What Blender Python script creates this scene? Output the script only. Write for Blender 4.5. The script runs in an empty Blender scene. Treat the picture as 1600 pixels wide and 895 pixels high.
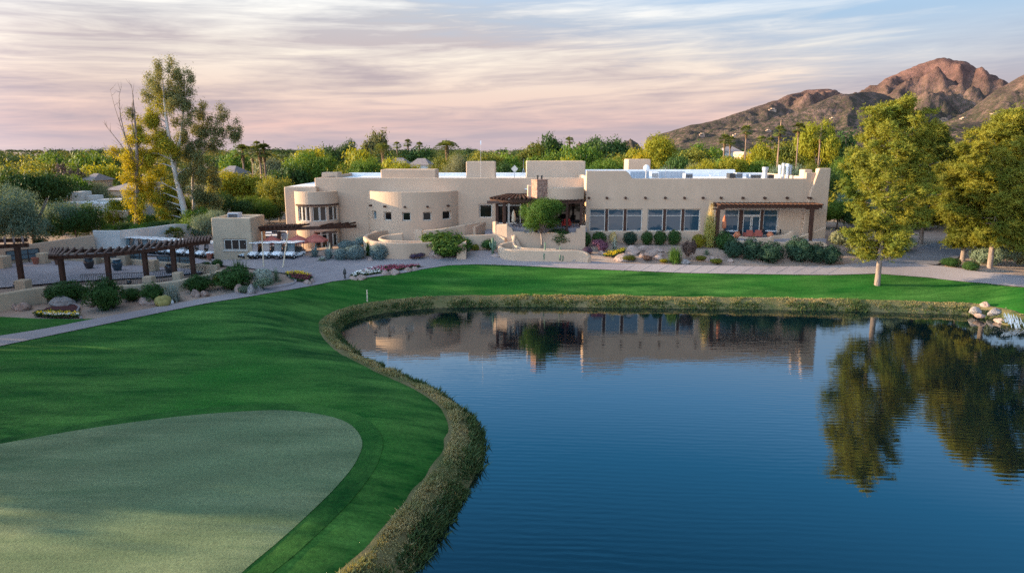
import bpy, bmesh, math, random
import numpy as np
from mathutils import Vector, Matrix, noise
from mathutils.geometry import delaunay_2d_cdt

random.seed(7)
RNG = np.random.default_rng(11)
SC = bpy.context.scene
COL = SC.collection
R = math.radians

# ------------------------------------------------------------------ camera model (real place, metres; water level z = 0)
CAM_H = 15.2
PITCH = R(11.3)
F = 1067.0
FWD = Vector((0, math.cos(PITCH), -math.sin(PITCH)))
UP = Vector((0, math.sin(PITCH), math.cos(PITCH)))
EYE = Vector((0, 0, CAM_H))

def ray(px, py):
    return FWD + Vector((1, 0, 0)) * ((px - 800) / F) + UP * (-(py - 447.5) / F)

def on_z(px, py, z):
    d = ray(px, py)
    t = (z - CAM_H) / d.z
    return EYE + d * t

def at_y(px, py, Y):
    d = ray(px, py)
    return EYE + d * (Y / d.y)

def mpp(p):
    return (Vector(p) - EYE).dot(FWD) / F

# ------------------------------------------------------------------ terrain
SHORE_PX = [(1600, 510), (1560, 500), (1515, 492), (1440, 489), (1370, 487), (1250, 484), (1100, 482), (950, 480), (850, 479),
            (760, 479), (680, 481), (620, 486), (578, 493), (548, 503), (532, 514), (533, 528), (545, 545), (562, 559),
            (592, 575), (622, 590), (662, 607), (700, 627), (728, 647), (744, 669), (751, 692), (749, 716), (741, 740),
            (728, 765), (713, 790), (695, 817), (671, 850), (643, 890), (610, 935), (565, 1000)]
_sh = [on_z(x, y, 0) for x, y in SHORE_PX]
SHORE = [(p.x, p.y) for p in _sh]
SHORE += [(-4.0, 12.0), (2.0, 4.0), (30.0, -6.0), (75.0, 5.0), (84.0, 40.0), (62.0, 56.0)]

def smooth_closed(pts, n=4):
    out = []
    m = len(pts)
    for i in range(m):
        p0, p1, p2, p3 = [np.array(pts[(i + k) % m]) for k in (-1, 0, 1, 2)]
        for k in range(n):
            t = k / n
            out.append(tuple(0.5 * ((2 * p1) + (-p0 + p2) * t + (2 * p0 - 5 * p1 + 4 * p2 - p3) * t * t + (-p0 + 3 * p1 - 3 * p2 + p3) * t ** 3)))
    return out

SHORE_S = np.array(smooth_closed(SHORE, 4))

def shore_dist(x, y):
    """signed distance to the shoreline, positive on land (numpy arrays)"""
    x = np.asarray(x, float); y = np.asarray(y, float)
    shp = x.shape
    p = np.stack([x.ravel(), y.ravel()], 1)
    a = SHORE_S; b = np.roll(SHORE_S, -1, 0)
    best = np.full(len(p), 1e9); inside = np.zeros(len(p), bool)
    for i in range(len(a)):
        ab = b[i] - a[i]; ap = p - a[i]
        t = np.clip((ap @ ab) / max(1e-9, ab @ ab), 0, 1)
        d = np.linalg.norm(ap - t[:, None] * ab, axis=1)
        best = np.minimum(best, d)
        c = ((a[i, 1] > p[:, 1]) != (b[i, 1] > p[:, 1]))
        if abs(ab[1]) > 1e-12:
            xi = a[i, 0] + (p[:, 1] - a[i, 1]) * ab[0] / ab[1]
            inside ^= c & (p[:, 0] < xi)
    return np.where(inside, -best, best).reshape(shp)

def sstep(a, b, v):
    t = np.clip((v - a) / (b - a), 0, 1)
    return t * t * (3 - 2 * t)

def terr(x, y, d=None):
    x = np.asarray(x, float); y = np.asarray(y, float)
    if d is None:
        d = shore_dist(x, y)
    base = 1.35 + 1.45 * np.clip((y - 45) / 27, 0, 1) + 1.2 * sstep(72, 86, y)
    cap = 4.0 - 1.4 * sstep(-14, -34, x)
    base = np.minimum(base, cap)
    base = base + 0.10 * np.sin(x * 0.11 + 1.3) * np.sin(y * 0.13) * sstep(4, 12, d) * (1 - sstep(60, 66, y))
    near = np.where(d < 1.4, 0.75 * np.sin(np.clip(d / 1.4, -1.2, 1) * math.pi / 2), 0.75 + 0.21 * (d - 1.4))
    near = np.where(d < 0, np.maximum(-1.6, 0.9 * d), near)
    k = 0.35
    h = np.clip(0.5 + 0.5 * (base - near) / k, 0, 1)       # smooth minimum
    return base * (1 - h) + near * h - k * h * (1 - h) * (d > 0.3)

def T(x, y):
    return float(terr(np.array([x]), np.array([y]))[0])

def G(px, py):
    z = 2.5
    for _ in range(14):
        p = on_z(px, py, z)
        z = 0.5 * z + 0.5 * T(p.x, p.y)
    p = on_z(px, py, z)
    return Vector((p.x, p.y, T(p.x, p.y)))

# ------------------------------------------------------------------ object helpers
def tag(o, label=None, cat=None, group=None, kind=None):
    if label: o['label'] = label
    if cat: o['category'] = cat
    if group: o['group'] = group
    if kind: o['kind'] = kind
    return o

def empty(name, loc=(0, 0, 0), rz=0, label=None, cat=None, group=None):
    o = bpy.data.objects.new(name, None)
    o.empty_display_size = 0.2
    COL.objects.link(o)
    o.location = loc; o.rotation_euler = (0, 0, rz)
    return tag(o, label, cat, group)

def copy_tree(o, parent=None):
    c = o.copy(); COL.objects.link(c)
    if parent is not None:
        c.parent = parent
    for ch in list(o.children):
        copy_tree(ch, c)
    return c

def mesh_obj(name, verts, faces, mat, parent=None, smooth=False, bevel=0.0, weld=False, segs=2):
    me = bpy.data.meshes.new(name)
    me.from_pydata([tuple(v) for v in verts], [], [tuple(f) for f in faces])
    if weld:
        bm = bmesh.new(); bm.from_mesh(me)
        bmesh.ops.remove_doubles(bm, verts=bm.verts, dist=0.0005)
        bmesh.ops.recalc_face_normals(bm, faces=bm.faces)
        bm.to_mesh(me); bm.free()
    if mat: me.materials.append(mat)
    if smooth:
        me.polygons.foreach_set('use_smooth', [True] * len(me.polygons))
    o = bpy.data.objects.new(name, me)
    COL.objects.link(o)
    if parent is not None: o.parent = parent
    if bevel > 0:
        m = o.modifiers.new('bevel', 'BEVEL'); m.width = bevel; m.segments = segs
        m.limit_method = 'ANGLE'; m.angle_limit = R(50); m.harden_normals = False
    return o

class MB:
    def __init__(s): s.v = []; s.f = []
    def add(s, vs, fs):
        b = len(s.v)
        s.v += [Vector(v) for v in vs]
        s.f += [tuple(b + i for i in f) for f in fs]
        return s
    def box(s, x0, x1, y0, y1, z0, z1):
        vs = [(x, y, z) for z in (z0, z1) for y in (y0, y1) for x in (x0, x1)]
        return s.add(vs, [(0, 2, 3, 1), (4, 5, 7, 6), (0, 1, 5, 4), (2, 6, 7, 3), (0, 4, 6, 2), (1, 3, 7, 5)])
    def bar(s, p, q, w, h, up=(0, 0, 1)):
        p = Vector(p); q = Vector(q); t = (q - p).normalized(); u = Vector(up)
        sd = t.cross(u)
        if sd.length < 1e-4: sd = t.cross(Vector((0, 1, 0)))
        sd.normalize(); u = sd.cross(t).normalized()
        vs = []
        for c in (p, q):
            for a, b in ((-1, -1), (1, -1), (1, 1), (-1, 1)):
                vs.append(c + sd * (a * w / 2) + u * (b * h / 2))
        return s.add(vs, [(0, 1, 2, 3), (7, 6, 5, 4), (0, 4, 5, 1), (1, 5, 6, 2), (2, 6, 7, 3), (3, 7, 4, 0)])
    def tube(s, pts, rad, n=8, cap=True):
        pts = [Vector(p) for p in pts]
        if not hasattr(rad, '__len__'): rad = [rad] * len(pts)
        vs = []; fs = []
        ref = None
        for i, p in enumerate(pts):
            a = pts[max(0, i - 1)]; b = pts[min(len(pts) - 1, i + 1)]
            t = (b - a).normalized() if (b - a).length > 1e-9 else Vector((0, 0, 1))
            if ref is None or abs(ref.dot(t)) > 0.95:
                ref = Vector((1, 0, 0)) if abs(t.x) < 0.8 else Vector((0, 1, 0))
            u = (ref - t * ref.dot(t)).normalized(); w = t.cross(u); ref = u
            for k in range(n):
                an = 2 * math.pi * k / n
                vs.append(p + (u * math.cos(an) + w * math.sin(an)) * rad[i])
        for i in range(len(pts) - 1):
            for k in range(n):
                k2 = (k + 1) % n
                fs.append((i * n + k, i * n + k2, (i + 1) * n + k2, (i + 1) * n + k))
        if cap:
            fs.append(tuple(range(n - 1, -1, -1)))
            fs.append(tuple((len(pts) - 1) * n + k for k in range(n)))
        return s.add(vs, fs)
    def lathe(s, prof, n=16, c=(0, 0, 0)):
        c = Vector(c); vs = []; fs = []
        for r, z in prof:
            for k in range(n):
                an = 2 * math.pi * k / n
                vs.append(c + Vector((r * math.cos(an), r * math.sin(an), z)))
        for i in range(len(prof) - 1):
            for k in range(n):
                k2 = (k + 1) % n
                fs.append((i * n + k, i * n + k2, (i + 1) * n + k2, (i + 1) * n + k))
        fs.append(tuple(range(n - 1, -1, -1))); fs.append(tuple((len(prof) - 1) * n + k for k in range(n)))
        return s.add(vs, fs)
    def prism(s, poly, y0, y1):
        """polygon in x,z extruded along y"""
        n = len(poly)
        vs = [(x, y0, z) for x, z in poly] + [(x, y1, z) for x, z in poly]
        fs = [tuple(range(n)), tuple(range(2 * n - 1, n - 1, -1))]
        for i in range(n):
            j = (i + 1) % n
            fs.append((i, i + n, j + n, j))
        return s.add(vs, fs)
    def slab(s, poly, z0, z1):
        n = len(poly)
        vs = [(p[0], p[1], z0) for p in poly] + [(p[0], p[1], z1) for p in poly]
        fs = [tuple(range(n - 1, -1, -1)), tuple(range(n, 2 * n))]
        for i in range(n):
            j = (i + 1) % n
            fs.append((i, j, j + n, i + n))
        return s.add(vs, fs)
    def build(s, name, mat, parent=None, smooth=False, bevel=0.0, weld=False, segs=2):
        return mesh_obj(name, s.v, s.f, mat, parent, smooth, bevel, weld, segs)

# ------------------------------------------------------------------ materials
def new_mat(name):
    m = bpy.data.materials.new(name); m.use_nodes = True
    nt = m.node_tree; nt.nodes.clear()
    return m, nt, nt.nodes, nt.links

def srgb(r, g, b):
    return tuple(((c / 255) / 12.92 if c / 255 <= 0.04045 else ((c / 255 + 0.055) / 1.055) ** 2.4) for c in (r, g, b))

def surf(name, c1, c2=None, scale=3.0, rough=0.8, bump=0.0, bscale=None, spec=0.3, detail=6, stretch=(1, 1, 1), c3=None, s3=0.15,
         metal=0.0, world=False, contrast=(0.35, 0.65), bdist=0.05):
    m, nt, N, L = new_mat(name)
    out = N.new('ShaderNodeOutputMaterial'); bs = N.new('ShaderNodeBsdfPrincipled')
    L.new(bs.outputs[0], out.inputs[0])
    bs.inputs['Roughness'].default_value = rough
    bs.inputs['Specular IOR Level'].default_value = spec
    bs.inputs['Metallic'].default_value = metal
    c2 = c2 or tuple(x * 0.8 for x in c1)
    tc = N.new('ShaderNodeTexCoord'); mp = N.new('ShaderNodeMapping'); mp.inputs['Scale'].default_value = stretch
    oi = N.new('ShaderNodeObjectInfo')
    L.new(tc.outputs['Object'], mp.inputs[0])
    va = N.new('ShaderNodeVectorMath'); va.operation = 'ADD'
    sc = N.new('ShaderNodeVectorMath'); sc.operation = 'SCALE'; sc.inputs['Scale'].default_value = 37.0
    cb = N.new('ShaderNodeCombineXYZ')
    for k in range(3): L.new(oi.outputs['Random'], cb.inputs[k])
    L.new(cb.outputs[0], sc.inputs[0]); L.new(mp.outputs[0], va.inputs[0]); L.new(sc.outputs[0], va.inputs[1])
    nz = N.new('ShaderNodeTexNoise'); nz.inputs['Scale'].default_value = scale; nz.inputs['Detail'].default_value = detail
    nz.inputs['Roughness'].default_value = 0.65
    L.new(va.outputs[0], nz.inputs['Vector'])
    rp = N.new('ShaderNodeValToRGB')
    rp.color_ramp.elements[0].position = contrast[0]; rp.color_ramp.elements[1].position = contrast[1]
    rp.color_ramp.elements[0].color = (*c1, 1); rp.color_ramp.elements[1].color = (*c2, 1)
    L.new(nz.outputs['Fac'], rp.inputs[0])
    col = rp.outputs[0]
    if c3:
        n3 = N.new('ShaderNodeTexNoise'); n3.inputs['Scale'].default_value = s3; n3.inputs['Detail'].default_value = 4
        L.new(va.outputs[0], n3.inputs['Vector'])
        r3 = N.new('ShaderNodeMapRange'); r3.inputs[1].default_value = 0.42; r3.inputs[2].default_value = 0.66
        L.new(n3.outputs['Fac'], r3.inputs[0])
        mx = N.new('ShaderNodeMixRGB'); mx.inputs[2].default_value = (*c3, 1)
        L.new(r3.outputs[0], mx.inputs[0]); L.new(col, mx.inputs[1]); col = mx.outputs[0]
    L.new(col, bs.inputs['Base Color'])
    if bump > 0:
        nb = N.new('ShaderNodeTexNoise'); nb.inputs['Scale'].default_value = bscale or scale * 3; nb.inputs['Detail'].default_value = 5
        L.new(va.outputs[0], nb.inputs['Vector'])
        bp = N.new('ShaderNodeBump'); bp.inputs['Strength'].default_value = bump; bp.inputs['Distance'].default_value = bdist
        L.new(nb.outputs['Fac'], bp.inputs['Height']); L.new(bp.outputs[0], bs.inputs['Normal'])
    return m

def leafmat(name, c1, c2, transl=0.35, scale=0.5, tint=None, rough=0.6):
    m, nt, N, L = new_mat(name)
    out = N.new('ShaderNodeOutputMaterial')
    df = N.new('ShaderNodeBsdfPrincipled'); df.inputs['Roughness'].default_value = rough; df.inputs['Specular IOR Level'].default_value = 0.15
    tr = N.new('ShaderNodeBsdfTranslucent'); mx = N.new('ShaderNodeMixShader'); mx.inputs[0].default_value = transl
    L.new(df.outputs[0], mx.inputs[1]); L.new(tr.outputs[0], mx.inputs[2]); L.new(mx.outputs[0], out.inputs[0])
    tc = N.new('ShaderNodeTexCoord'); oi = N.new('ShaderNodeObjectInfo')
    nz = N.new('ShaderNodeTexNoise'); nz.noise_dimensions = '4D'; nz.inputs['Scale'].default_value = scale; nz.inputs['Detail'].default_value = 8
    nz.inputs['Roughness'].default_value = 0.7
    L.new(tc.outputs['Object'], nz.inputs['Vector'])
    ml = N.new('ShaderNodeMath'); ml.operation = 'MULTIPLY'; ml.inputs[1].default_value = 50
    L.new(oi.outputs['Random'], ml.inputs[0]); L.new(ml.outputs[0], nz.inputs['W'])
    rp = N.new('ShaderNodeValToRGB'); rp.color_ramp.elements[0].position = 0.36; rp.color_ramp.elements[1].position = 0.64
    rp.color_ramp.elements[0].color = (*c1, 1); rp.color_ramp.elements[1].color = (*c2, 1)
    L.new(nz.outputs['Fac'], rp.inputs[0])
    hs = N.new('ShaderNodeHueSaturation')
    mr = N.new('ShaderNodeMapRange'); mr.inputs[3].default_value = 0.8; mr.inputs[4].default_value = 1.2
    L.new(oi.outputs['Random'], mr.inputs[0]); L.new(mr.outputs[0], hs.inputs['Value']); L.new(rp.outputs[0], hs.inputs['Color'])
    L.new(hs.outputs[0], df.inputs['Base Color'])
    tm = N.new('ShaderNodeMixRGB'); tm.blend_type = 'MULTIPLY'; tm.inputs[0].default_value = 1.0
    tm.inputs[2].default_value = (*(tint or (1.5, 1.25, 0.55)), 1)
    L.new(hs.outputs[0], tm.inputs[1]); L.new(tm.outputs[0], tr.inputs['Color'])
    return m

M = {}
M['stucco'] = surf('tan_stucco', (0.53, 0.383, 0.272), (0.475, 0.341, 0.241), 0.8, 0.9, 0.18, 10, 0.15, c3=(0.485, 0.35, 0.248), s3=0.5, stretch=(1, 1, 0.45), detail=9)
M['stucco_pale'] = surf('pale_stucco', (0.49, 0.38, 0.265), (0.43, 0.33, 0.23), 0.6, 0.9, 0.15, 14, 0.15)
M['white_wall'] = surf('white_painted_wall', (0.62, 0.58, 0.53), (0.54, 0.50, 0.46), 0.5, 0.9, 0.2, 12, 0.15)
M['roof_white'] = surf('white_roof_membrane', (0.78, 0.78, 0.78), (0.66, 0.67, 0.68), 0.6, 0.8)
M['wood'] = surf('dark_stained_wood', (0.085, 0.042, 0.028), (0.045, 0.022, 0.016), 6, 0.75, 0.4, 30, 0.2, stretch=(1, 1, 0.3))
M['wood_grey'] = surf('weathered_wood', (0.17, 0.10, 0.075), (0.085, 0.05, 0.04), 5, 0.8, 0.4, 30, 0.2)
M['frame'] = surf('bone_window_frame', (0.55, 0.50, 0.43), (0.50, 0.45, 0.39), 2, 0.6)
M['metal_dark'] = surf('black_metal', (0.02, 0.02, 0.022), (0.03, 0.03, 0.032), 5, 0.45, spec=0.5)
M['metal_grey'] = surf('galvanised_metal', (0.42, 0.44, 0.46), (0.34, 0.36, 0.39), 3, 0.45, metal=0.5)
M['unit_grey'] = surf('painted_unit_grey', (0.36, 0.39, 0.43), (0.30, 0.33, 0.37), 2, 0.6)
M['stone'] = surf('chimney_rubble', (0.46, 0.28, 0.21), (0.22, 0.13, 0.10), 3.2, 0.9, 1.0, 4.5, 0.2, bdist=0.2)
M['boulder'] = surf('pale_boulder', (0.34, 0.245, 0.20), (0.20, 0.14, 0.12), 1.6, 0.9, 0.8, 5, 0.2, bdist=0.15, c3=(0.40, 0.31, 0.27), s3=0.7)
M['boulder_grey'] = surf('grey_boulder', (0.33, 0.31, 0.30), (0.17, 0.15, 0.145), 2.5, 0.9, 0.8, 6, 0.2, bdist=0.15)
M['gravel'] = surf('tan_gravel', (0.33, 0.24, 0.19), (0.22, 0.16, 0.13), 5.0, 0.95, 0.8, 9, 0.1, c3=(0.39, 0.295, 0.235), s3=0.12, detail=9)
M['concrete'] = surf('mauve_concrete', (0.285, 0.25, 0.255), (0.235, 0.205, 0.215), 0.7, 0.85, 0.2, 12, 0.25, c3=(0.32, 0.285, 0.285), s3=0.1, detail=8)
M['asphalt'] = surf('grey_asphalt', (0.20, 0.19, 0.20), (0.15, 0.145, 0.155), 0.6, 0.9, 0.2, 14, 0.2)
M['plaza'] = surf('plaza_pavers', (0.29, 0.26, 0.275), (0.24, 0.215, 0.23), 1.2, 0.85, 0.2, 9, 0.25, c3=(0.32, 0.29, 0.30), s3=0.15)
M['bark'] = surf('grey_bark', (0.30, 0.24, 0.20), (0.16, 0.12, 0.10), 3, 0.9, 0.8, 9, 0.1, stretch=(1, 1, 0.25), bdist=0.1)
M['bark_white'] = surf('white_bark', (0.62, 0.57, 0.51), (0.40, 0.33, 0.28), 1.2, 0.85, 0.3, 6, 0.1, stretch=(1, 1, 0.4))
M['bark_brown'] = surf('brown_bark', (0.13, 0.085, 0.06), (0.07, 0.045, 0.035), 3, 0.9, 0.7, 9, 0.1, stretch=(1, 1, 0.3), bdist=0.1)
M['palm_trunk'] = surf('palm_trunk', (0.30, 0.20, 0.14), (0.19, 0.13, 0.09), 3, 0.9, 0.5, 8, 0.1, stretch=(1, 1, 3))
M['terracotta'] = surf('terracotta', (0.40, 0.15, 0.10), (0.33, 0.12, 0.08), 2, 0.8)
M['urn_dark'] = surf('glazed_dark_urn', (0.025, 0.022, 0.025), (0.04, 0.035, 0.035), 3, 0.25, spec=0.6)
M['urn_blue'] = surf('glazed_blue_urn', (0.03, 0.07, 0.10), (0.02, 0.045, 0.07), 3, 0.2, spec=0.6)
M['canvas'] = surf('terracotta_canvas', (0.52, 0.16, 0.12), (0.45, 0.135, 0.10), 1.5, 0.9)
M['canvas_tan'] = surf('folded_orange_canvas', (0.55, 0.20, 0.10), (0.45, 0.15, 0.08), 1.5, 0.9)
M['red_fabric'] = surf('red_cushion', (0.40, 0.035, 0.025), (0.30, 0.025, 0.02), 2, 0.85)
M['rust_fabric'] = surf('rust_cushion', (0.36, 0.10, 0.075), (0.28, 0.08, 0.06), 2, 0.85)
M['white_paint'] = surf('white_gloss_paint', (0.78, 0.78, 0.78), (0.74, 0.74, 0.75), 2, 0.3, spec=0.5)
M['black_plastic'] = surf('black_plastic', (0.02, 0.02, 0.022), (0.03, 0.03, 0.03), 3, 0.5)
M['seat_tan'] = surf('cart_seat_vinyl', (0.10, 0.085, 0.075), (0.08, 0.07, 0.06), 3, 0.6)
M['rubber'] = surf('tyre_rubber', (0.015, 0.015, 0.015), (0.025, 0.025, 0.025), 4, 0.85)
M['pole_white'] = surf('bleached_pole', (0.66, 0.55, 0.40), (0.58, 0.46, 0.33), 3, 0.8)
M['roof_tile'] = surf('grey_roof_tile', (0.30, 0.25, 0.24), (0.22, 0.185, 0.18), 1.5, 0.85, 0.5, 3)
M['sheet_white'] = surf('white_tabletop', (0.7, 0.7, 0.7), (0.66, 0.66, 0.66), 2, 0.5)
M['mulch'] = surf('dark_red_mulch', (0.10, 0.03, 0.03), (0.05, 0.018, 0.018), 7, 0.95, 0.6, 20)
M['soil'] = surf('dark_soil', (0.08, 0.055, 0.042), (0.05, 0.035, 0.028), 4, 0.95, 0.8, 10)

def glass_mat(name, col, rough=0.04, spec=0.7):
    m, nt, N, L = new_mat(name)
    out = N.new('ShaderNodeOutputMaterial'); bs = N.new('ShaderNodeBsdfPrincipled'); L.new(bs.outputs[0], out.inputs[0])
    bs.inputs['Base Color'].default_value = (*col, 1); bs.inputs['Roughness'].default_value = rough
    bs.inputs['Specular IOR Level'].default_value = spec; bs.inputs['IOR'].default_value = 1.6
    tc = N.new('ShaderNodeTexCoord'); nz = N.new('ShaderNodeTexNoise'); nz.inputs['Scale'].default_value = 0.9
    L.new(tc.outputs['Object'], nz.inputs['Vector'])
    bp = N.new('ShaderNodeBump'); bp.inputs['Strength'].default_value = 0.06; bp.inputs['Distance'].default_value = 0.1
    L.new(nz.outputs['Fac'], bp.inputs['Height']); L.new(bp.outputs[0], bs.inputs['Normal'])
    return m
M['glass'] = glass_mat('window_glass', (0.026, 0.060, 0.088), 0.04, 0.45)  # blue of the reflected sky painted into the base colour
M['glass_brown'] = glass_mat('brown_shaded_glass', (0.055, 0.04, 0.032), 0.08, 0.4)
M['glass_dark'] = glass_mat('dark_glass', (0.008, 0.007, 0.007), 0.05, 0.4)
M['glass_screen'] = glass_mat('pale_glass_screen', (0.10, 0.15, 0.17), 0.15, 0.6)

def lawn_mat(name, c1, c2, c3, fine=60, streak=(0.25, 1.1, 1), mow=None):
    m, nt, N, L = new_mat(name)
    out = N.new('ShaderNodeOutputMaterial'); bs = N.new('ShaderNodeBsdfPrincipled'); L.new(bs.outputs[0], out.inputs[0])
    bs.inputs['Roughness'].default_value = 0.9; bs.inputs['Specular IOR Level'].default_value = 0.1
    tc = N.new('ShaderNodeTexCoord')
    mp = N.new('ShaderNodeMapping'); mp.inputs['Scale'].default_value = streak; mp.inputs['Rotation'].default_value = (0, 0, R(-14))
    L.new(tc.outputs['Object'], mp.inputs[0])
    a = N.new('ShaderNodeTexNoise'); a.inputs['Scale'].default_value = 0.55; a.inputs['Detail'].default_value = 9; a.inputs['Roughness'].default_value = 0.7
    L.new(mp.outputs[0], a.inputs['Vector'])
    b = N.new('ShaderNodeTexNoise'); b.inputs['Scale'].default_value = fine / 10; b.inputs['Detail'].default_value = 8; b.inputs['Roughness'].default_value = 0.75
    L.new(tc.outputs['Object'], b.inputs['Vector'])
    c = N.new('ShaderNodeTexNoise'); c.inputs['Scale'].default_value = 0.09; c.inputs['Detail'].default_value = 3
    L.new(tc.outputs['Object'], c.inputs['Vector'])
    r1 = N.new('ShaderNodeValToRGB'); r1.color_ramp.elements[0].position = 0.38; r1.color_ramp.elements[1].position = 0.62
    r1.color_ramp.elements[0].color = (*c1, 1); r1.color_ramp.elements[1].color = (*c2, 1)
    L.new(a.outputs['Fac'], r1.inputs[0])
    mr = N.new('ShaderNodeMapRange'); mr.inputs[1].default_value = 0.45; mr.inputs[2].default_value = 0.7
    L.new(c.outputs['Fac'], mr.inputs[0])
    mr.inputs[4].default_value = .85; m1 = N.new('ShaderNodeMixRGB'); m1.inputs[2].default_value = (*c3, 1); L.new(mr.outputs[0], m1.inputs[0]); L.new(r1.outputs[0], m1.inputs[1])
    m2 = N.new('ShaderNodeMixRGB'); m2.blend_type = 'MULTIPLY'; m2.inputs[0].default_value = 0.7
    r2 = N.new('ShaderNodeValToRGB'); r2.color_ramp.elements[0].position = 0.3; r2.color_ramp.elements[1].position = 0.7
    r2.color_ramp.elements[0].color = (0.45, 0.45, 0.45, 1); r2.color_ramp.elements[1].color = (1.5, 1.45, 1.3, 1)
    L.new(b.outputs['Fac'], r2.inputs[0]); L.new(m1.outputs[0], m2.inputs[1]); L.new(r2.outputs[0], m2.inputs[2])
    col = m2.outputs[0]
    if mow:
        wv = N.new('ShaderNodeTexWave'); wv.inputs['Scale'].default_value = mow; wv.inputs['Distortion'].default_value = 1.5; wv.inputs['Detail'].default_value = 2
        mp2 = N.new('ShaderNodeMapping'); mp2.inputs['Rotation'].default_value = (0, 0, R(62)); L.new(tc.outputs['Object'], mp2.inputs[0]); L.new(mp2.outputs[0], wv.inputs['Vector'])
        m3 = N.new('ShaderNodeMixRGB'); m3.blend_type = 'MULTIPLY'; m3.inputs[0].default_value = 0.13
        L.new(col, m3.inputs[1]); L.new(wv.outputs['Color'], m3.inputs[2]); col = m3.outputs[0]
    L.new(col, bs.inputs['Base Color'])
    bp = N.new('ShaderNodeBump'); bp.inputs['Strength'].default_value = 0.7; bp.inputs['Distance'].default_value = 0.05
    L.new(b.outputs['Fac'], bp.inputs['Height']); L.new(bp.outputs[0], bs.inputs['Normal'])
    return m
M['lawn'] = lawn_mat('lawn_grass', (0.006, 0.064, 0.008), (0.066, 0.185, 0.034), (0.016, 0.130, 0.013), mow=0.06)
M['green'] = lawn_mat('putting_green_turf', (0.098, 0.150, 0.078), (0.185, 0.232, 0.128), (0.125, 0.185, 0.10), fine=120, streak=(0.3, 1.6, 1), mow=0.085)
M['collar'] = lawn_mat('collar_turf', (0.006, 0.054, 0.008), (0.050, 0.145, 0.028), (0.013, 0.10, 0.012), streak=(0.5, 0.5, 1))
M['bank'] = surf('dry_bank_grass', (0.15, 0.125, 0.06), (0.055, 0.085, 0.028), 0.8, 0.95, 0.8, 8, 0.05, c3=(0.17, 0.14, 0.07), s3=0.3, detail=9)
M['blade'] = leafmat('fringe_blades', (0.40, 0.31, 0.16), (0.11, 0.15, 0.055), 0.3, 0.45)

def water_mat():
    m, nt, N, L = new_mat('pond_water')
    out = N.new('ShaderNodeOutputMaterial'); df = N.new('ShaderNodeBsdfDiffuse'); df.inputs[0].default_value = (0.0, 0.006, 0.010, 1)
    bs = N.new('ShaderNodeBsdfGlossy'); bs.inputs['Roughness'].default_value = 0.015; bs.inputs[0].default_value = (.97, .99, 1, 1)
    fr = N.new('ShaderNodeFresnel'); fr.inputs['IOR'].default_value = 3.1
    mx = N.new('ShaderNodeMixShader'); L.new(fr.outputs[0], mx.inputs[0]); L.new(df.outputs[0], mx.inputs[1]); L.new(bs.outputs[0], mx.inputs[2]); L.new(mx.outputs[0], out.inputs[0])
    tc = N.new('ShaderNodeTexCoord')
    mp = N.new('ShaderNodeMapping'); mp.inputs['Scale'].default_value = (0.55, 1.7, 1); mp.inputs['Rotation'].default_value = (0, 0, R(12))
    L.new(tc.outputs['Object'], mp.inputs[0])
    a = N.new('ShaderNodeTexNoise'); a.inputs['Scale'].default_value = 1.3; a.inputs['Detail'].default_value = 4; a.inputs['Distortion'].default_value = 0.4
    L.new(mp.outputs[0], a.inputs['Vector'])
    w = N.new('ShaderNodeTexWave'); w.inputs['Scale'].default_value = 0.45; w.inputs['Distortion'].default_value = 6; w.inputs['Detail'].default_value = 2; w.inputs['Detail Scale'].default_value = 0.6
    w.bands_direction = 'Y'
    L.new(mp.outputs[0], w.inputs['Vector'])
    ad = N.new('ShaderNodeMath'); ad.operation = 'MULTIPLY_ADD'; ad.inputs[1].default_value = 0.22
    L.new(w.outputs['Fac'], ad.inputs[0]); L.new(a.outputs['Fac'], ad.inputs[2])
    c = N.new('ShaderNodeTexNoise'); c.inputs['Scale'].default_value = 0.06; c.inputs['Detail'].default_value = 2
    L.new(tc.outputs['Object'], c.inputs['Vector'])
    mr = N.new('ShaderNodeMapRange'); mr.inputs[1].default_value = 0.35; mr.inputs[2].default_value = 0.7; mr.inputs[3].default_value = 0.012; mr.inputs[4].default_value = 0.065
    L.new(c.outputs['Fac'], mr.inputs[0])
    bp = N.new('ShaderNodeBump'); bp.inputs['Distance'].default_value = 0.13
    L.new(mr.outputs[0], bp.inputs['Strength']); L.new(ad.outputs[0], bp.inputs['Height']); L.new(bp.outputs[0], bs.inputs['Normal'])
    return m
M['water'] = water_mat()
M['foam'] = surf('white_water', (0.82, 0.82, 0.80), (0.66, 0.67, 0.66), 5, 0.7, 0.4, 8, 0.1)

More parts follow.
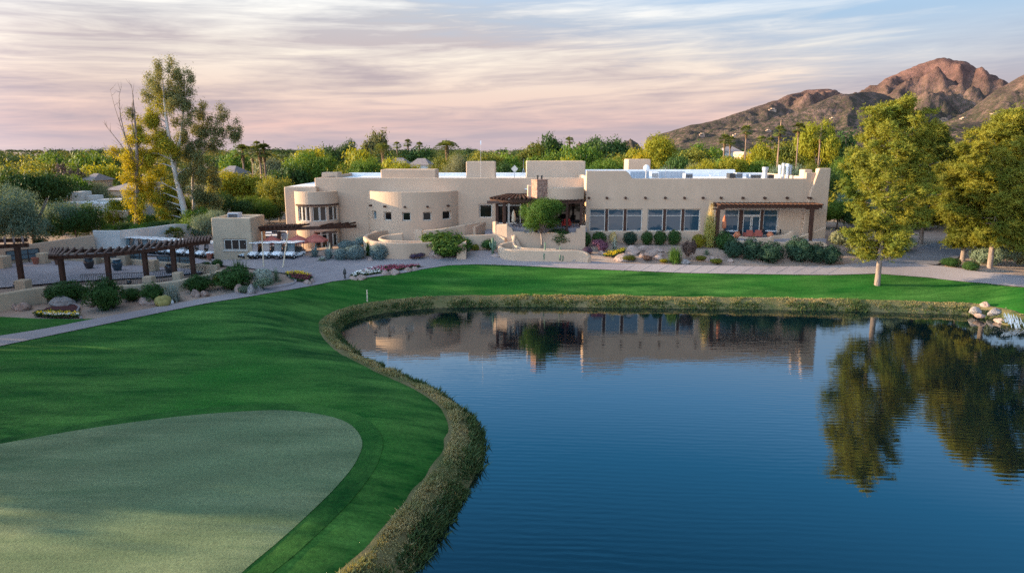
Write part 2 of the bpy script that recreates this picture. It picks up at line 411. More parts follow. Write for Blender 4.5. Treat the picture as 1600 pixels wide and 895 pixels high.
# foliage colours
LM = {
 'olive': leafmat('olive_leaves', (0.11, 0.14, 0.022), (0.21, 0.21, 0.036)),
 'dark': leafmat('dark_green_leaves', (0.026, 0.066, 0.018), (0.062, 0.115, 0.03), 0.28),
 'green': leafmat('mid_green_leaves', (0.058, 0.13, 0.018), (0.13, 0.20, 0.03)),
 'yellow': leafmat('yellow_green_leaves', (0.17, 0.205, 0.018), (0.30, 0.29, 0.028), 0.4),
 'gold': leafmat('sunlit_gold_leaves', (0.30, 0.27, 0.022), (0.44, 0.36, 0.03), 0.45, tint=(1.5, 1.35, 0.5)),  # gold of the evening sun put into the leaf colour
 'grey': leafmat('grey_green_leaves', (0.12, 0.175, 0.115), (0.19, 0.24, 0.165), 0.3, tint=(1.2, 1.15, 0.8)),
 'pale': leafmat('pale_olive_leaves', (0.16, 0.175, 0.085), (0.24, 0.24, 0.13), 0.3, tint=(1.2, 1.1, 0.7)),
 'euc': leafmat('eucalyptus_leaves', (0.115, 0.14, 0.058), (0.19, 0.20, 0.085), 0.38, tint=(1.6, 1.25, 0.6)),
 'euc_lit': leafmat('eucalyptus_sunlit_leaves', (0.25, 0.27, 0.028), (0.40, 0.38, 0.04), 0.42),  # lit copy of the eucalyptus leaves: low sun painted into the colour
 'pine': leafmat('pine_needles', (0.070, 0.110, 0.018), (0.235, 0.225, 0.030), 0.32, 0.35, tint=(1.8, 1.5, 0.38)),
 'palm': leafmat('palm_fronds', (0.08, 0.11, 0.025), (0.14, 0.16, 0.04), 0.25),
 'skirt': leafmat('dead_palm_fronds', (0.22, 0.14, 0.07), (0.14, 0.09, 0.045), 0.2),
 'silver': leafmat('silver_blue_leaves', (0.13, 0.19, 0.19), (0.20, 0.27, 0.26), 0.15, 2.0, tint=(1, 1, 1)),
 'silver_pale': leafmat('pale_silver_leaves', (0.24, 0.29, 0.24), (0.36, 0.38, 0.31), 0.15, 2.0, tint=(1, 1, 1)),
 'shrub': leafmat('shrub_leaves', (0.022, 0.066, 0.016), (0.055, 0.115, 0.028), 0.2, 2.0),
 'shrub_bright': leafmat('bright_shrub_leaves', (0.036, 0.098, 0.016), (0.085, 0.155, 0.028), 0.3, 2.0),
 'shrub_deep': leafmat('deep_shrub_leaves', (0.018, 0.050, 0.030), (0.040, 0.082, 0.050), 0.2, 2.0),
 'shrub_yellow': leafmat('yellow_shrub_leaves', (0.16, 0.17, 0.015), (0.30, 0.25, 0.02), 0.3, 2.0),
 'purple': leafmat('purple_leaves', (0.20, 0.075, 0.12), (0.14, 0.07, 0.09), 0.2, 2.0, tint=(1, 1, 1)),
 'purple_dark': leafmat('dark_purple_leaves', (0.07, 0.05, 0.085), (0.10, 0.07, 0.11), 0.2, 2.0, tint=(1, 1, 1)),
 'dead': leafmat('dead_twigs', (0.09, 0.055, 0.045), (0.15, 0.10, 0.08), 0.1, 2.0, tint=(1, 1, 1)),
 'plume': leafmat('grass_plumes', (0.62, 0.48, 0.20), (0.72, 0.56, 0.28), 0.3, 1.5, tint=(1.2, 1.1, 0.7)),
 'grassblade': leafmat('ornamental_grass', (0.30, 0.30, 0.07), (0.42, 0.38, 0.11), 0.3, 1.5),
 'cactus': leafmat('cactus_skin', (0.10, 0.17, 0.11), (0.14, 0.21, 0.14), 0.0, 2.0),
 'cactus_gold': leafmat('golden_cactus_skin', (0.26, 0.22, 0.07), (0.18, 0.17, 0.06), 0.0, 3.0),
 'flower_white': leafmat('white_petals', (0.7, 0.68, 0.62), (0.78, 0.75, 0.7), 0.2, 3, tint=(1, 1, 1)),
 'flower_pink': leafmat('pink_petals', (0.45, 0.05, 0.13), (0.55, 0.14, 0.2), 0.2, 3, tint=(1, 1, 1)),
 'flower_yellow': leafmat('yellow_petals', (0.68, 0.42, 0.01), (0.75, 0.55, 0.04), 0.2, 3, tint=(1, 1, 1)),
 'flower_maroon': leafmat('maroon_petals', (0.15, 0.02, 0.045), (0.22, 0.04, 0.07), 0.2, 3, tint=(1, 1, 1)),
}

# ------------------------------------------------------------------ foliage geometry
def leaf_arrays(c, nrm, L, W, rng, droop=0.0):
    """diamond leaves at centres c facing nrm -> verts (n,4,3)"""
    n = len(c)
    nrm = nrm / (np.linalg.norm(nrm, axis=1, keepdims=True) + 1e-9)
    t = rng.normal(size=(n, 3)); t[:, 2] -= droop
    t -= nrm * np.sum(t * nrm, 1, keepdims=True)
    t /= np.linalg.norm(t, axis=1, keepdims=True) + 1e-9
    b = np.cross(nrm, t)
    l = (L * rng.uniform(0.6, 1.3, n))[:, None] / 2; w = (W * rng.uniform(0.6, 1.3, n))[:, None] / 2
    return np.stack([c - t * l, c + b * w + t * l * 0.1, c + t * l, c - b * w + t * l * 0.1], 1)

def quads_mesh(name, V, mat=None):
    n = len(V)
    me = bpy.data.meshes.new(name)
    me.vertices.add(n * 4); me.vertices.foreach_set('co', V.reshape(-1).astype(np.float32))
    me.loops.add(n * 4); me.loops.foreach_set('vertex_index', np.arange(n * 4, dtype=np.int32))
    me.polygons.add(n); me.polygons.foreach_set('loop_start', np.arange(0, n * 4, 4, dtype=np.int32))
    me.update(calc_edges=True); me.validate()
    if mat: me.materials.append(mat)
    return me

def sphere_pts(n, rng, rmin=0.0, power=2.6):
    v = rng.normal(size=(n, 3)); v /= np.linalg.norm(v, axis=1, keepdims=True)
    r = rmin + (1 - rmin) * rng.uniform(0, 1, n) ** (1 / power)
    return v, r

def crown_leaves(lobes, n_clump, per, clump_r, L, W, rng, outward=0.6, droop=0.0, flat=1.0, power=3.0):
    """lobes: list of (cx,cy,cz,rx,ry,rz). leaf clumps scattered through each lobe's volume"""
    lobes = np.array(lobes, float)
    wgt = (lobes[:, 3] * lobes[:, 4] + lobes[:, 3] * lobes[:, 5]) ; wgt /= wgt.sum()
    idx = rng.choice(len(lobes), n_clump, p=wgt)
    v, r = sphere_pts(n_clump, rng, 0.0, power)
    cc = lobes[idx, :3] + v * r[:, None] * lobes[idx, 3:]
    cs = clump_r * rng.uniform(0.6, 1.4, n_clump)
    ci = np.repeat(np.arange(n_clump), per)
    off = rng.normal(size=(len(ci), 3)) * 0.5; off[:, 2] *= flat
    c = cc[ci] + off * cs[ci][:, None]
    od = off / (np.linalg.norm(off, axis=1, keepdims=True) + 1e-6)
    nrm = v[ci] * outward + od * 1.1 + rng.normal(size=(len(ci), 3)) * 0.38 + np.array([0, 0, 0.2])
    return leaf_arrays(c, nrm, L, W, rng, droop)

def obj_from(me, name, parent=None, mat=None):
    o = bpy.data.objects.new(name, me); COL.objects.link(o)
    if parent is not None: o.parent = parent
    if mat is not None:
        if len(me.materials) == 0: me.materials.append(None)
        o.material_slots[0].link = 'OBJECT'; o.material_slots[0].material = mat
    return o
# ================================================================== GROUND
def sheet(name, outline, mat, off, step, parent=None, sink=False, extra=None):
    """drape a polygon (world x,y) on the terrain as one sheet"""
    poly = [Vector((p[0], p[1])) for p in outline]
    xs = [p.x for p in poly]; ys = [p.y for p in poly]
    # resample the boundary
    bd = []
    for i in range(len(poly)):
        a, b = poly[i], poly[(i + 1) % len(poly)]
        k = max(1, int((b - a).length / step))
        for j in range(k): bd.append(a.lerp(b, j / k))
    nb = len(bd)
    gx = np.arange(min(xs), max(xs), step); gy = np.arange(min(ys), max(ys), step)
    X, Y = np.meshgrid(gx, gy)
    P = np.stack([X.ravel(), Y.ravel()], 1)
    A = np.array([(p.x, p.y) for p in bd]); B = np.roll(A, -1, 0)
    ins = np.zeros(len(P), bool)
    for i in range(nb):
        c = (A[i, 1] > P[:, 1]) != (B[i, 1] > P[:, 1])
        if abs(B[i, 1] - A[i, 1]) > 1e-12:
            ins ^= c & (P[:, 0] < A[i, 0] + (P[:, 1] - A[i, 1]) * (B[i, 0] - A[i, 0]) / (B[i, 1] - A[i, 1]))
    P = P[ins]
    pts = bd + [Vector((x, y)) for x, y in P]
    if extra is not None: pts += [Vector(p) for p in extra]
    edges = [(i, (i + 1) % nb) for i in range(nb)]
    v, e, f, *_ = delaunay_2d_cdt(pts, edges, [], 1, 1e-4)
    va = np.array([(p.x, p.y) for p in v])
    d = shore_dist(va[:, 0], va[:, 1])
    z = terr(va[:, 0], va[:, 1], d) + off
    if sink: z = z - 0.45 * (1 - sstep(0.9, 1.6, d))
    return mesh_obj(name, [(a[0], a[1], h) for a, h in zip(va, z)], f, mat, parent, smooth=True)

def px_poly(pts): return [tuple(G(x, y)[:2]) for x, y in pts]

def chain(pts, n=4):
    """open Catmull-Rom through 2-D or 3-D points"""
    P = [np.array(p, float) for p in pts]
    P = [2 * P[0] - P[1]] + P + [2 * P[-1] - P[-2]]
    out = []
    for i in range(1, len(P) - 2):
        p0, p1, p2, p3 = P[i - 1:i + 3]
        for k in range(n):
            t = k / n
            out.append(0.5 * ((2 * p1) + (-p0 + p2) * t + (2 * p0 - 5 * p1 + 4 * p2 - p3) * t * t + (-p0 + 3 * p1 - 3 * p2 + p3) * t ** 3))
    out.append(P[-2])
    return [tuple(o) for o in out]

# base ground reaching the horizon: fine near, coarse far
def ground():
    xs = np.concatenate([np.array([-9000, -4000, -2000, -1000, -500, -300, -200, -150]), np.arange(-120, 121, 2.0), np.array([150, 200, 300, 500, 1000, 2000, 4000, 9000])])
    ys = np.concatenate([np.array([-300, -150, -80, -40, -20]), np.arange(-8, 131, 2.0), np.array([150, 200, 300, 500, 900, 1500, 3000, 6000, 12000])])
    X, Y = np.meshgrid(xs, ys)
    D = shore_dist(X, Y)
    Z = terr(X, Y, D) - 0.10 - 0.5 * (1 - sstep(2.5, 6.0, D))
    nx, ny = len(xs), len(ys)
    v = np.stack([X.ravel(), Y.ravel(), Z.ravel()], 1)
    f = [(j * nx + i, j * nx + i + 1, (j + 1) * nx + i + 1, (j + 1) * nx + i) for j in range(ny - 1) for i in range(nx - 1)]
    return tag(mesh_obj('ground', v, f, M['gravel'], smooth=True), kind='structure')
ground()

# shoreline offsets
def shore_offset(d):
    P = SHORE_S; n = len(P)
    t = np.roll(P, -1, 0) - np.roll(P, 1, 0); t /= np.linalg.norm(t, axis=1, keepdims=True)
    nrm = np.stack([t[:, 1], -t[:, 0]], 1)
    test = shore_dist(P[:, 0] + nrm[:, 0] * 0.3, P[:, 1] + nrm[:, 1] * 0.3)
    sgn = 1 if np.median(test) > 0 else -1
    return P + nrm * sgn * d
SH_VIS = 34 * 4

w = shore_offset(0.9)
tag(mesh_obj('water', [(x, y, 0.0) for x, y in w], [tuple(range(len(w)))], M['water']), kind='structure')

offs = [-2.5, -1.2, -0.5, 0.0, 0.25, 0.5, 0.75, 1.0, 1.25, 1.5, 1.8]
rings = []
for d in offs:
    w = shore_offset(d)
    if d > 1.2:                                  # ragged top edge of the rough grass
        wob = np.array([0.35 * noise.noise(Vector((x * 0.6, y * 0.6, 3))) for x, y in w])
        w = shore_offset(d) + (w - shore_offset(0)) / d * wob[:, None] * (.8 if d > 1.7 else 0.4)
    z = terr(w[:, 0], w[:, 1]) + (0.06 if d < 1.7 else -0.03)
    rings.append(np.column_stack([w, z]))
nS = len(SHORE_S)
bv = np.concatenate(rings); bf = []
for k in range(len(offs) - 1):
    for i in range(nS):
        j = (i + 1) % nS
        bf.append((k * nS + i, k * nS + j, (k + 1) * nS + j, (k + 1) * nS + i))
tag(mesh_obj('pond_bank', bv, bf, M['bank'], smooth=True), kind='structure')

# ---- lawn, green, paths, plaza
LAWN_TOP = [(-60, 551), (0, 541), (120, 516), (240, 491), (330, 473), (400, 462), (470, 450), (520, 440), (546, 437), (590, 432), (630, 427),
            (660, 421), (700, 415), (740, 413.5), (770, 414), (820, 416), (880, 419), (1000, 424), (1075, 427), (1200, 429), (1300, 430), (1370, 428), (1450, 434),
            (1540, 443), (1600, 449), (1680, 457)]
lt = chain(px_poly(LAWN_TOP), 3)
lawn_out = [(-60, 12)] + [(-60, 40)] + lt + [(62, 52), (40, 62), (30, 30), (10, 6), (-10, 4)]
fine = [tuple(p) for d in (0.0, 0.9, 1.3, 1.7, 2.2, 3.0, 4.0) for p in shore_offset(d)[:SH_VIS]]
tag(sheet('lawn', lawn_out, M['lawn'], 0.0, 1.2, sink=True, extra=fine), kind='structure')
side = px_poly([(-80, 493), (0, 495), (60, 498), (120, 499), (152, 497.5), (120, 506), (75, 515), (0, 529), (-80, 545)])
tag(sheet('side_lawn', side, M['lawn'], 0.02, 0.8), kind='structure')
GREEN = [(-260, 745), (-100, 712), (0, 694), (100, 676), (200, 661), (300, 649), (400, 642), (455, 642), (512, 650), (548, 664), (566, 690), (556, 722),
         (528, 758), (488, 798), (440, 842), (390, 884), (335, 935), (250, 1010), (60, 1150), (-260, 1150)]
gp = smooth_closed(px_poly(GREEN), 4)
cen = np.mean(np.array(gp), 0)
col_out = [tuple(np.array(p) + (np.array(p) - cen) / np.linalg.norm(np.array(p) - cen) * 1.0) for p in gp]
tag(sheet('green_collar', col_out, M['collar'], 0.018, 0.8), kind='structure')
tag(sheet('putting_green', gp, M['green'], 0.03, 0.8), kind='structure')

PATH_UP = [(-80, 538), (0, 525), (75, 513), (150, 498), (230, 483), (310, 468), (385, 454), (425, 447), (462, 441)]
path = chain(px_poly(PATH_UP), 3) + chain(px_poly([(-60, 551), (0, 541), (120, 516), (240, 491), (330, 473), (400, 462), (470, 450), (497, 444)]), 3)[::-1]
tag(sheet('cart_path', path, M['concrete'], 0.045, 0.7), kind='structure')
DRIVE_UP = [(326, 403), (400, 398), (480, 400), (560, 401), (640, 400), (700, 397), (745, 392), (775, 393), (790, 402), (850, 407), (925, 408), (960, 412), (1030, 413.5), (1090, 415), (1200, 417), (1300, 416),
            (1350, 410), (1400, 408), (1450, 414), (1500, 420), (1530, 425), (1600, 432), (1690, 440)]
low = LAWN_TOP[6:]
drive = px_poly(DRIVE_UP) + px_poly([(x, y) for x, y in low])[::-1] + px_poly([(462, 442), (487, 441), (487, 433), (450, 428), (400, 421), (340, 415)])
tag(sheet('driveway', drive, M['concrete'], 0.05, 0.9), kind='structure')
road = px_poly([(1380, 411), (1420, 393), (1445, 384), (1480, 376), (1515, 371), (1530, 376), (1512, 390), (1496, 404), (1462, 414)])
tag(sheet('side_road', road, M['asphalt'], 0.06, 1.0), kind='structure')
plaza = px_poly([(-160, 470), (-20, 452), (60, 445), (120, 440), (250, 433), (335, 424), (338, 412), (305, 404), (180, 402), (100, 402), (0, 409), (-160, 428)])
tag(sheet('plaza', plaza, M['plaza'], 0.06, 1.0), kind='structure')
lot = [(-31, 90), (-29, 101), (-22, 118), (-18, 150), (-26, 150), (-36, 118), (-40, 100), (-60, 88), (-62, 82), (-37, 82)]
tag(sheet('parking_lot', lot, M['asphalt'], 0.03, 2.0), kind='structure')

# joints across the concrete walk by the long wing
jm = MB()
for px in range(985, 1330, 27):
    a = G(px + 6, 414.5 + (px - 985) * 0.008); b = G(px - 16, 426 + (px - 985) * 0.008)
    pts = [a.lerp(b, t) for t in (0, .5, 1)]
    for p, q in zip(pts, pts[1:]):
        p = Vector((p.x, p.y, T(p.x, p.y) + 0.056)); q = Vector((q.x, q.y, T(q.x, q.y) + 0.056))
        jm.bar(p, q, 0.03, 0.008)
tag(jm.build('path_joint', M['asphalt']), kind='structure')

# ---- rough grass along the bank
def fringe(name, dlo, dhi, dens, hgt, wid, mat, rng, lo=0, hi=SH_VIS):
    A = SHORE_S[lo:hi]; B = SHORE_S[lo + 1:hi + 1]
    O1 = shore_offset(1.0)[lo:hi] - A
    seg = np.linalg.norm(B - A, axis=1)
    dist = np.maximum(15, 0.5 * (A[:, 1] + B[:, 1]))
    cnt = seg * (dhi - dlo) * dens * np.clip(45 / dist, 0.6, 1.6)
    i = np.repeat(np.arange(len(A)), cnt.astype(int))
    t = rng.uniform(0, 1, len(i))[:, None]; d = rng.uniform(dlo, dhi, len(i))
    p = A[i] * (1 - t) + B[i] * t + O1[i] * d[:, None]
    kee = np.array([noise.noise(Vector((x * 0.5, y * 0.5, 9.0))) for x, y in p])
    z = terr(p[:, 0], p[:, 1]) + 0.03
    h = hgt * rng.uniform(0.5, 1.4, len(i)) * np.clip(1 + 1.7 * kee, .35, 2.2) * np.where(p[:, 1] > 50, .75, 1.0)
    gap = np.array([noise.noise(Vector((x * 1.3, y * 1.3, 21.0))) for x, y in p]) + .5 * np.array([noise.noise(Vector((x * .35, y * .35, 5.0))) for x, y in p])
    ok = gap < .22 + .25 * rng.uniform(size=len(i)) ; p = p[ok]; z = z[ok]; h = h[ok]; i = i[ok]
    base = np.column_stack([p, z])
    k = 5
    base = np.repeat(base, k, 0); h = np.repeat(h, k)
    n = len(base)
    base[:, :2] += rng.normal(size=(n, 2)) * 0.06
    lean = rng.normal(size=(n, 2)) * 0.45
    tip = base + np.column_stack([lean * h[:, None], h])
    an = rng.uniform(0, math.pi, n); s = np.column_stack([np.cos(an), np.sin(an), np.zeros(n)]) * wid * rng.uniform(0.6, 1.3, n)[:, None]
    mid = base * 0.45 + tip * 0.55 + np.column_stack([-lean * h[:, None] * 0.18, np.zeros(n)])
    V = np.stack([base - s, base + s, tip, mid - s * 0.8], 1)
    V = np.stack([base - s * 0.6, mid + s, tip, mid - s], 1)
    return tag(obj_from(quads_mesh(name, V, mat), name), kind='stuff')
o = fringe('bank_grass', 0.05, 1.45, 95, 0.165, 0.024, M['blade'], RNG)
tag(o, 'strip of dry tan and olive rough grass along the pond edge', 'grass')
M['reed'] = leafmat('reed_blades', (0.030, 0.060, 0.022), (0.075, 0.105, 0.035), 0.25, 0.6)
o = fringe('bank_reeds', -0.25, 0.55, 60, 0.30, 0.035, M['reed'], RNG)
tag(o, 'dark green reeds growing at the waterline of the pond', 'reeds')

# ================================================================== BUILDING HELPERS
def wall_mesh(mb, mapf, us, zs, holes, thick, keep=None):
    us = sorted(set(round(u, 4) for u in us)); zs = sorted(set(round(z, 4) for z in zs))
    nu, nz = len(us), len(zs)
    def solid(i, j):
        if i < 0 or j < 0 or i >= nu - 1 or j >= nz - 1: return False
        u = (us[i] + us[i + 1]) / 2; z = (zs[j] + zs[j + 1]) / 2
        for a, b, c, d in holes:
            if a < u < b and c < z < d: return False
        return keep(u, z) if keep else True
    idx = {}; V = []; Fc = []
    def vid(i, j, k):
        if (i, j, k) not in idx:
            x, y = mapf(us[i], k * thick)
            idx[(i, j, k)] = len(V); V.append((x, y, zs[j]))
        return idx[(i, j, k)]
    for i in range(nu - 1):
        for j in range(nz - 1):
            if not solid(i, j): continue
            Fc.append((vid(i, j, 0), vid(i + 1, j, 0), vid(i + 1, j + 1, 0), vid(i, j + 1, 0)))
            Fc.append((vid(i, j, 1), vid(i, j + 1, 1), vid(i + 1, j + 1, 1), vid(i + 1, j, 1)))
            if not solid(i - 1, j): Fc.append((vid(i, j, 0), vid(i, j + 1, 0), vid(i, j + 1, 1), vid(i, j, 1)))
            if not solid(i + 1, j): Fc.append((vid(i + 1, j, 0), vid(i + 1, j, 1), vid(i + 1, j + 1, 1), vid(i + 1, j + 1, 0)))
            if not solid(i, j - 1): Fc.append((vid(i, j, 0), vid(i, j, 1), vid(i + 1, j, 1), vid(i + 1, j, 0)))
            if not solid(i, j + 1): Fc.append((vid(i, j + 1, 0), vid(i + 1, j + 1, 0), vid(i + 1, j + 1, 1), vid(i, j + 1, 1)))
    return mb.add(V, Fc)

def flat(y): return lambda u, t: (u, y + t)
def holes_cuts(holes):
    u = [h[0] for h in holes] + [h[1] for h in holes]; z = [h[2] for h in holes] + [h[3] for h in holes]
    return u, z

def window(parent, p0, p1, z0, z1, nx=1, trans=(), fw=0.07, depth=0.07, glass=None, frame=None, muntin=None, name='window'):
    """window frame between plan points p0-p1 with its pane as a sub-part"""
    p0 = Vector((p0[0], p0[1], 0)); p1 = Vector((p1[0], p1[1], 0))
    t = (p1 - p0).normalized(); n = Vector((t.y, -t.x, 0))
    mb = MB(); up = Vector((0, 0, 1))
    def P(s, z): return p0 + t * s + up * z
    Ln = (p1 - p0).length
    mb.bar(P(0, z0 + fw / 2), P(Ln, z0 + fw / 2), depth, fw)
    mb.bar(P(0, z1 - fw / 2), P(Ln, z1 - fw / 2), depth, fw)
    for k in range(nx + 1):
        s = fw / 2 + (Ln - fw) * k / nx
        mb.bar(P(s, z0 + fw), P(s, z1 - fw), fw, depth, t)
    for z in trans:
        for k in range(nx):
            a = fw + (Ln - fw) * k / nx; b = (Ln - fw) * (k + 1) / nx
            mb.bar(P(a, z), P(b, z), depth * 0.9, muntin or fw * 0.8)
    fr = mb.build(name, frame or M['frame'], parent)
    g = MB()
    off = -n * 0.012
    g.add([P(0.02, z0 + 0.02) + off, P(Ln - 0.02, z0 + 0.02) + off, P(Ln - 0.02, z1 - 0.02) + off, P(0.02, z1 - 0.02) + off,
           P(0.02, z0 + 0.02) + off * 2, P(Ln - 0.02, z0 + 0.02) + off * 2, P(Ln - 0.02, z1 - 0.02) + off * 2, P(0.02, z1 - 0.02) + off * 2],
          [(0, 1, 2, 3), (7, 6, 5, 4), (0, 4, 5, 1), (1, 5, 6, 2), (2, 6, 7, 3), (3, 7, 4, 0)])
    g.build('pane', glass or M['glass'], fr)
    return fr

def X_(px, Y, py=330): return at_y(px, py, Y).x
def Z_(py, Y, px=800): return at_y(px, py, Y).z

# ================================================================== CLUBHOUSE
YR, YL = 85.0, 88.0
XR0, XR1 = X_(915, YR), X_(1289, YR)
XL0, XL1 = X_(494, YL), X_(912.5, YL)
club = empty('clubhouse', (0, 0, 0), 0, 'long low tan adobe clubhouse with flat roofs and round bays behind the pond', 'building')
ZB = 3.2
# ---- right wing front wall with its stepped parapet
zw0, zw1 = Z_(361, YR), Z_(327, YR)
zt = Z_(279, YR); zh = Z_(267, YR); ztw = Z_(263.5, YR)
gA = (X_(921.5, YR), X_(1004, YR), zw0, zw1); gB = (X_(1012.5, YR), X_(1094.5, YR), zw0, zw1)
zd0, zd1 = Z_(368, YR), Z_(328, YR)
gC = (X_(1133, YR), X_(1217, YR), zd0, zd1)
xs = X_(980, YR); xtw = X_(1271, YR); xst = X_(1255, YR)
hu, hz = holes_cuts([gA, gB, gC])
mb = MB()
zmid = Z_(273, YR)
def keepR(u, z):
    if u < xs: return z < zh
    if u > xtw: return z < ztw
    if u > xst: return z < zmid + .25
    return z < zt
wall_mesh(mb, flat(YR), [XR0, XR1, xs, xtw, xst] + hu, [ZB, zt, zh, ztw, zmid + .25] + hz, [gA, gB, gC], 0.45, keepR)
for v in mb.v:
    if abs(v.x - xs) < 0.01:
        if abs(v.z - zh) < 0.01: v.x -= 0.35
        elif abs(v.z - zt) < 0.01: v.x += 0.5
mb.build('front_wall', M['stucco'], club, bevel=0.13, weld=True, segs=3)
# buttress with a battered edge at the right end
xb = X_(1253, YR, 345)
MB().prism([(xtw + .1, ztw + 0.06), (XR1 + .12, ztw + 0.06), (XR1 + .12, ZB), (xb, ZB), (xb, Z_(345, YR)), (X_(1262, YR), Z_(300, YR))], YR - 0.42, YR + 0.3).build('buttress', M['stucco'], club, bevel=0.12, segs=3)
# side and rear walls, roof
YRB = 106.0
mb = MB(); mb.box(XR0, XR0 + .45, YR + .46, YRB, ZB, zt + 0.25); mb.build('side_wall', M['stucco'], club, bevel=0.12)
mb = MB(); mb.box(XR1 - .45, XR1, YR + .46, YRB, ZB, zt + 0.02); mb.build('side_wall', M['stucco'], club, bevel=0.12)
zrr = Z_(265, YRB); zrr2 = Z_(270, YRB)
xrj = X_(1145, YRB)
mb = MB(); mb.box(XR0 - 6, xrj, YRB, YRB + .45, ZB, zrr); mb.build('rear_wall', M['roof_white'], club, bevel=0.08)
mb = MB(); mb.box(xrj + .005, XR1, YRB + .05, YRB + .45, ZB, zrr2); mb.build('rear_wall', M['roof_white'], club, bevel=0.08)
mb = MB(); mb.box(XR0 + .45, XR1 - .45, YR + .45, YRB, zt - 0.75, zt - 0.55); mb.build('roof', M['roof_white'], club)
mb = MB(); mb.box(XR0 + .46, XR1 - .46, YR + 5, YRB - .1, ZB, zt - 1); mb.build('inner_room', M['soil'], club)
# grey standing-seam screen on the right roof
sx0, sx1 = X_(983, 100), X_(1066, 100)
mb = MB()
k = 0; x = sx0
while x < sx1:
    mb.box(x, x + .22, 100 - (.04 if k % 2 else 0), 100.12, zt - .55, Z_(268, 100)); x += .225; k += 1
mb.build('roof_screen', M['unit_grey'], club)
# windows of the right wing: three panes, dark wood piers between
def trio(g):
    x0, x1, z0, z1 = g; wd = (x1 - x0); pw = 0.34
    pane = (wd - 2 * pw) / 3
    for k in range(3):
        a = x0 + k * (pane + pw)
        window(club, (a + .01, YR + .22), (a + pane - .01, YR + .22), z0, z1, 1, (z0 + (z1 - z0) * 0.70,), 0.08, 0.1)
        if k < 2:
            MB().box(a + pane, a + pane + pw, YR + .06, YR + .40, z0, z1).build('window_pier', M['wood'], club, bevel=.02)
trio(gA); trio(gB)
x0, x1, z0, z1 = gC
px_ = [(1133, 1156, 0), (1162, 1190, 1), (1194, 1217, 0)]
for a, b, dr in px_:
    xa, xb2 = X_(a, YR) + .01, X_(b, YR) - .01
    if not dr:
        window(club, (xa, YR + .22), (xb2, YR + .22), z0, z1, 1, (z0 + (z1 - z0) * 0.78,), 0.08, 0.1)
    else:
        zt2 = z0 + (z1 - z0) * 0.78
        window(club, (xa, YR + .22), (xb2, YR + .22), zt2 + .005, z1, 1, (), 0.08, 0.1)
        xm = (xa + xb2) / 2
        for c, e in ((xa, xm - .005), (xm + .005, xb2)):
            dd = window(club, (c, YR + .22), (e, YR + .22), z0, zt2, 1, (), 0.16, 0.1, name='door')
            MB().tube([(xm + (-.08 if c == xa else .08), YR + .13, z0 + 1.0), (xm + (-.08 if c == xa else .08), YR + .13, z0 + 1.25)], .025, 6).build('handle', M['metal_dark'], dd)
for a, b in ((1156, 1162), (1190, 1194)):
    MB().box(X_(a, YR), X_(b, YR), YR + .05, YR + .4, z0, z1).build('window_pier', M['wood'], club, bevel=.02)
# projecting roof beams
def beam_end(x, y, z, ln=0.55, r=0.15, dirv=(0, -1, 0)):
    d = Vector(dirv).normalized(); p = Vector((x, y, z))
    MB().tube([p - d * .2, p + d * ln], [r, r * .95], 10).build('roof_beam', M['wood'], club, smooth=False)
for px in (920, 948, 977, 1008, 1039, 1069, 1098, 1126, 1160, 1194, 1229, 1263):
    beam_end(X_(px, YR, 309), YR, Z_(309.5, YR - .4), .45 if px < 1250 else .8)

# ---- left wing: straight wall, curved bay, turret, corner block
ztl = Z_(278, YL)
hw = [(X_(749, YL), X_(769, YL), Z_(340, YL), Z_(320, YL)), (X_(776, YL), X_(908, YL), 5.9, 9.3)]
hu, hz = holes_cuts(hw)
mb = MB(); wall_mesh(mb, flat(YL), [XL0, XL1] + hu, [2.4, ztl] + hz, hw, 0.45); mb.build('front_wall', M['stucco'], club, bevel=.13, weld=True, segs=3)
a, b, c, d = hw[0]
window(club, (a + .02, YL + .2), (b - .02, YL + .2), c, d, 1, (), .09, .1, glass=M['glass_dark'])
a, b, c, d = hw[1]
nn = 7
for k in range(nn):
    s0 = a + (b - a) * k / nn; s1 = a + (b - a) * (k + 1) / nn
    window(club, (s0 + .01, YL + .2), (s1 - .01, YL + .2), c, d, 1, (c + 2.3,), .10, .1, glass=M['glass_dark'], frame=M['frame'] if k < 2 else M['wood'], name='door' if k in (1, 3) else 'window')
YLB = 107.0
mb = MB(); mb.box(XL0, XL0 + .45, YL + .46, YLB, 2.4, ztl - .02); mb.build('side_wall', M['stucco'], club, bevel=.12)
zlr = Z_(270, YLB)
mb = MB(); mb.box(XL0, XR0 - 6.01, YLB, YLB + .45, 2.4, zlr); mb.build('rear_wall', M['roof_white'], club, bevel=.08)
mb = MB(); mb.box(XL0 + .46, XR0 - .02, YL + .46, YLB - .01, ztl - .7, ztl - .45); mb.build('roof', M['roof_white'], club)
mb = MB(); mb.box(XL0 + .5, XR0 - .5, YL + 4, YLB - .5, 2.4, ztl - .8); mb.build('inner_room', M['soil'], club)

def arc_map(px0, px1, bulge, yw):
    """circular arc in plan from wall point px0 to px1 bulging towards the camera"""
    x0, x1 = X_(px0, yw), X_(px1, yw); h = (x1 - x0) / 2
    rad = (h * h + bulge * bulge) / (2 * bulge); cx = (x0 + x1) / 2; cy = yw - bulge + rad
    a = math.asin(min(1, h / rad))
    if bulge > h: a = math.pi - a
    def f(u, t):
        an = -a + 2 * a * u
        return (cx + (rad - t) * math.sin(an), cy - (rad - t) * math.cos(an))
    return f
def arc_u(mapf, px, y_guess=None):
    best = min(np.linspace(0, 1, 801), key=lambda u: abs(800 + F * mapf(u, 0)[0] / (Vector((mapf(u, 0)[0], mapf(u, 0)[1], 8)) - EYE).dot(FWD) - px))
    return float(best)
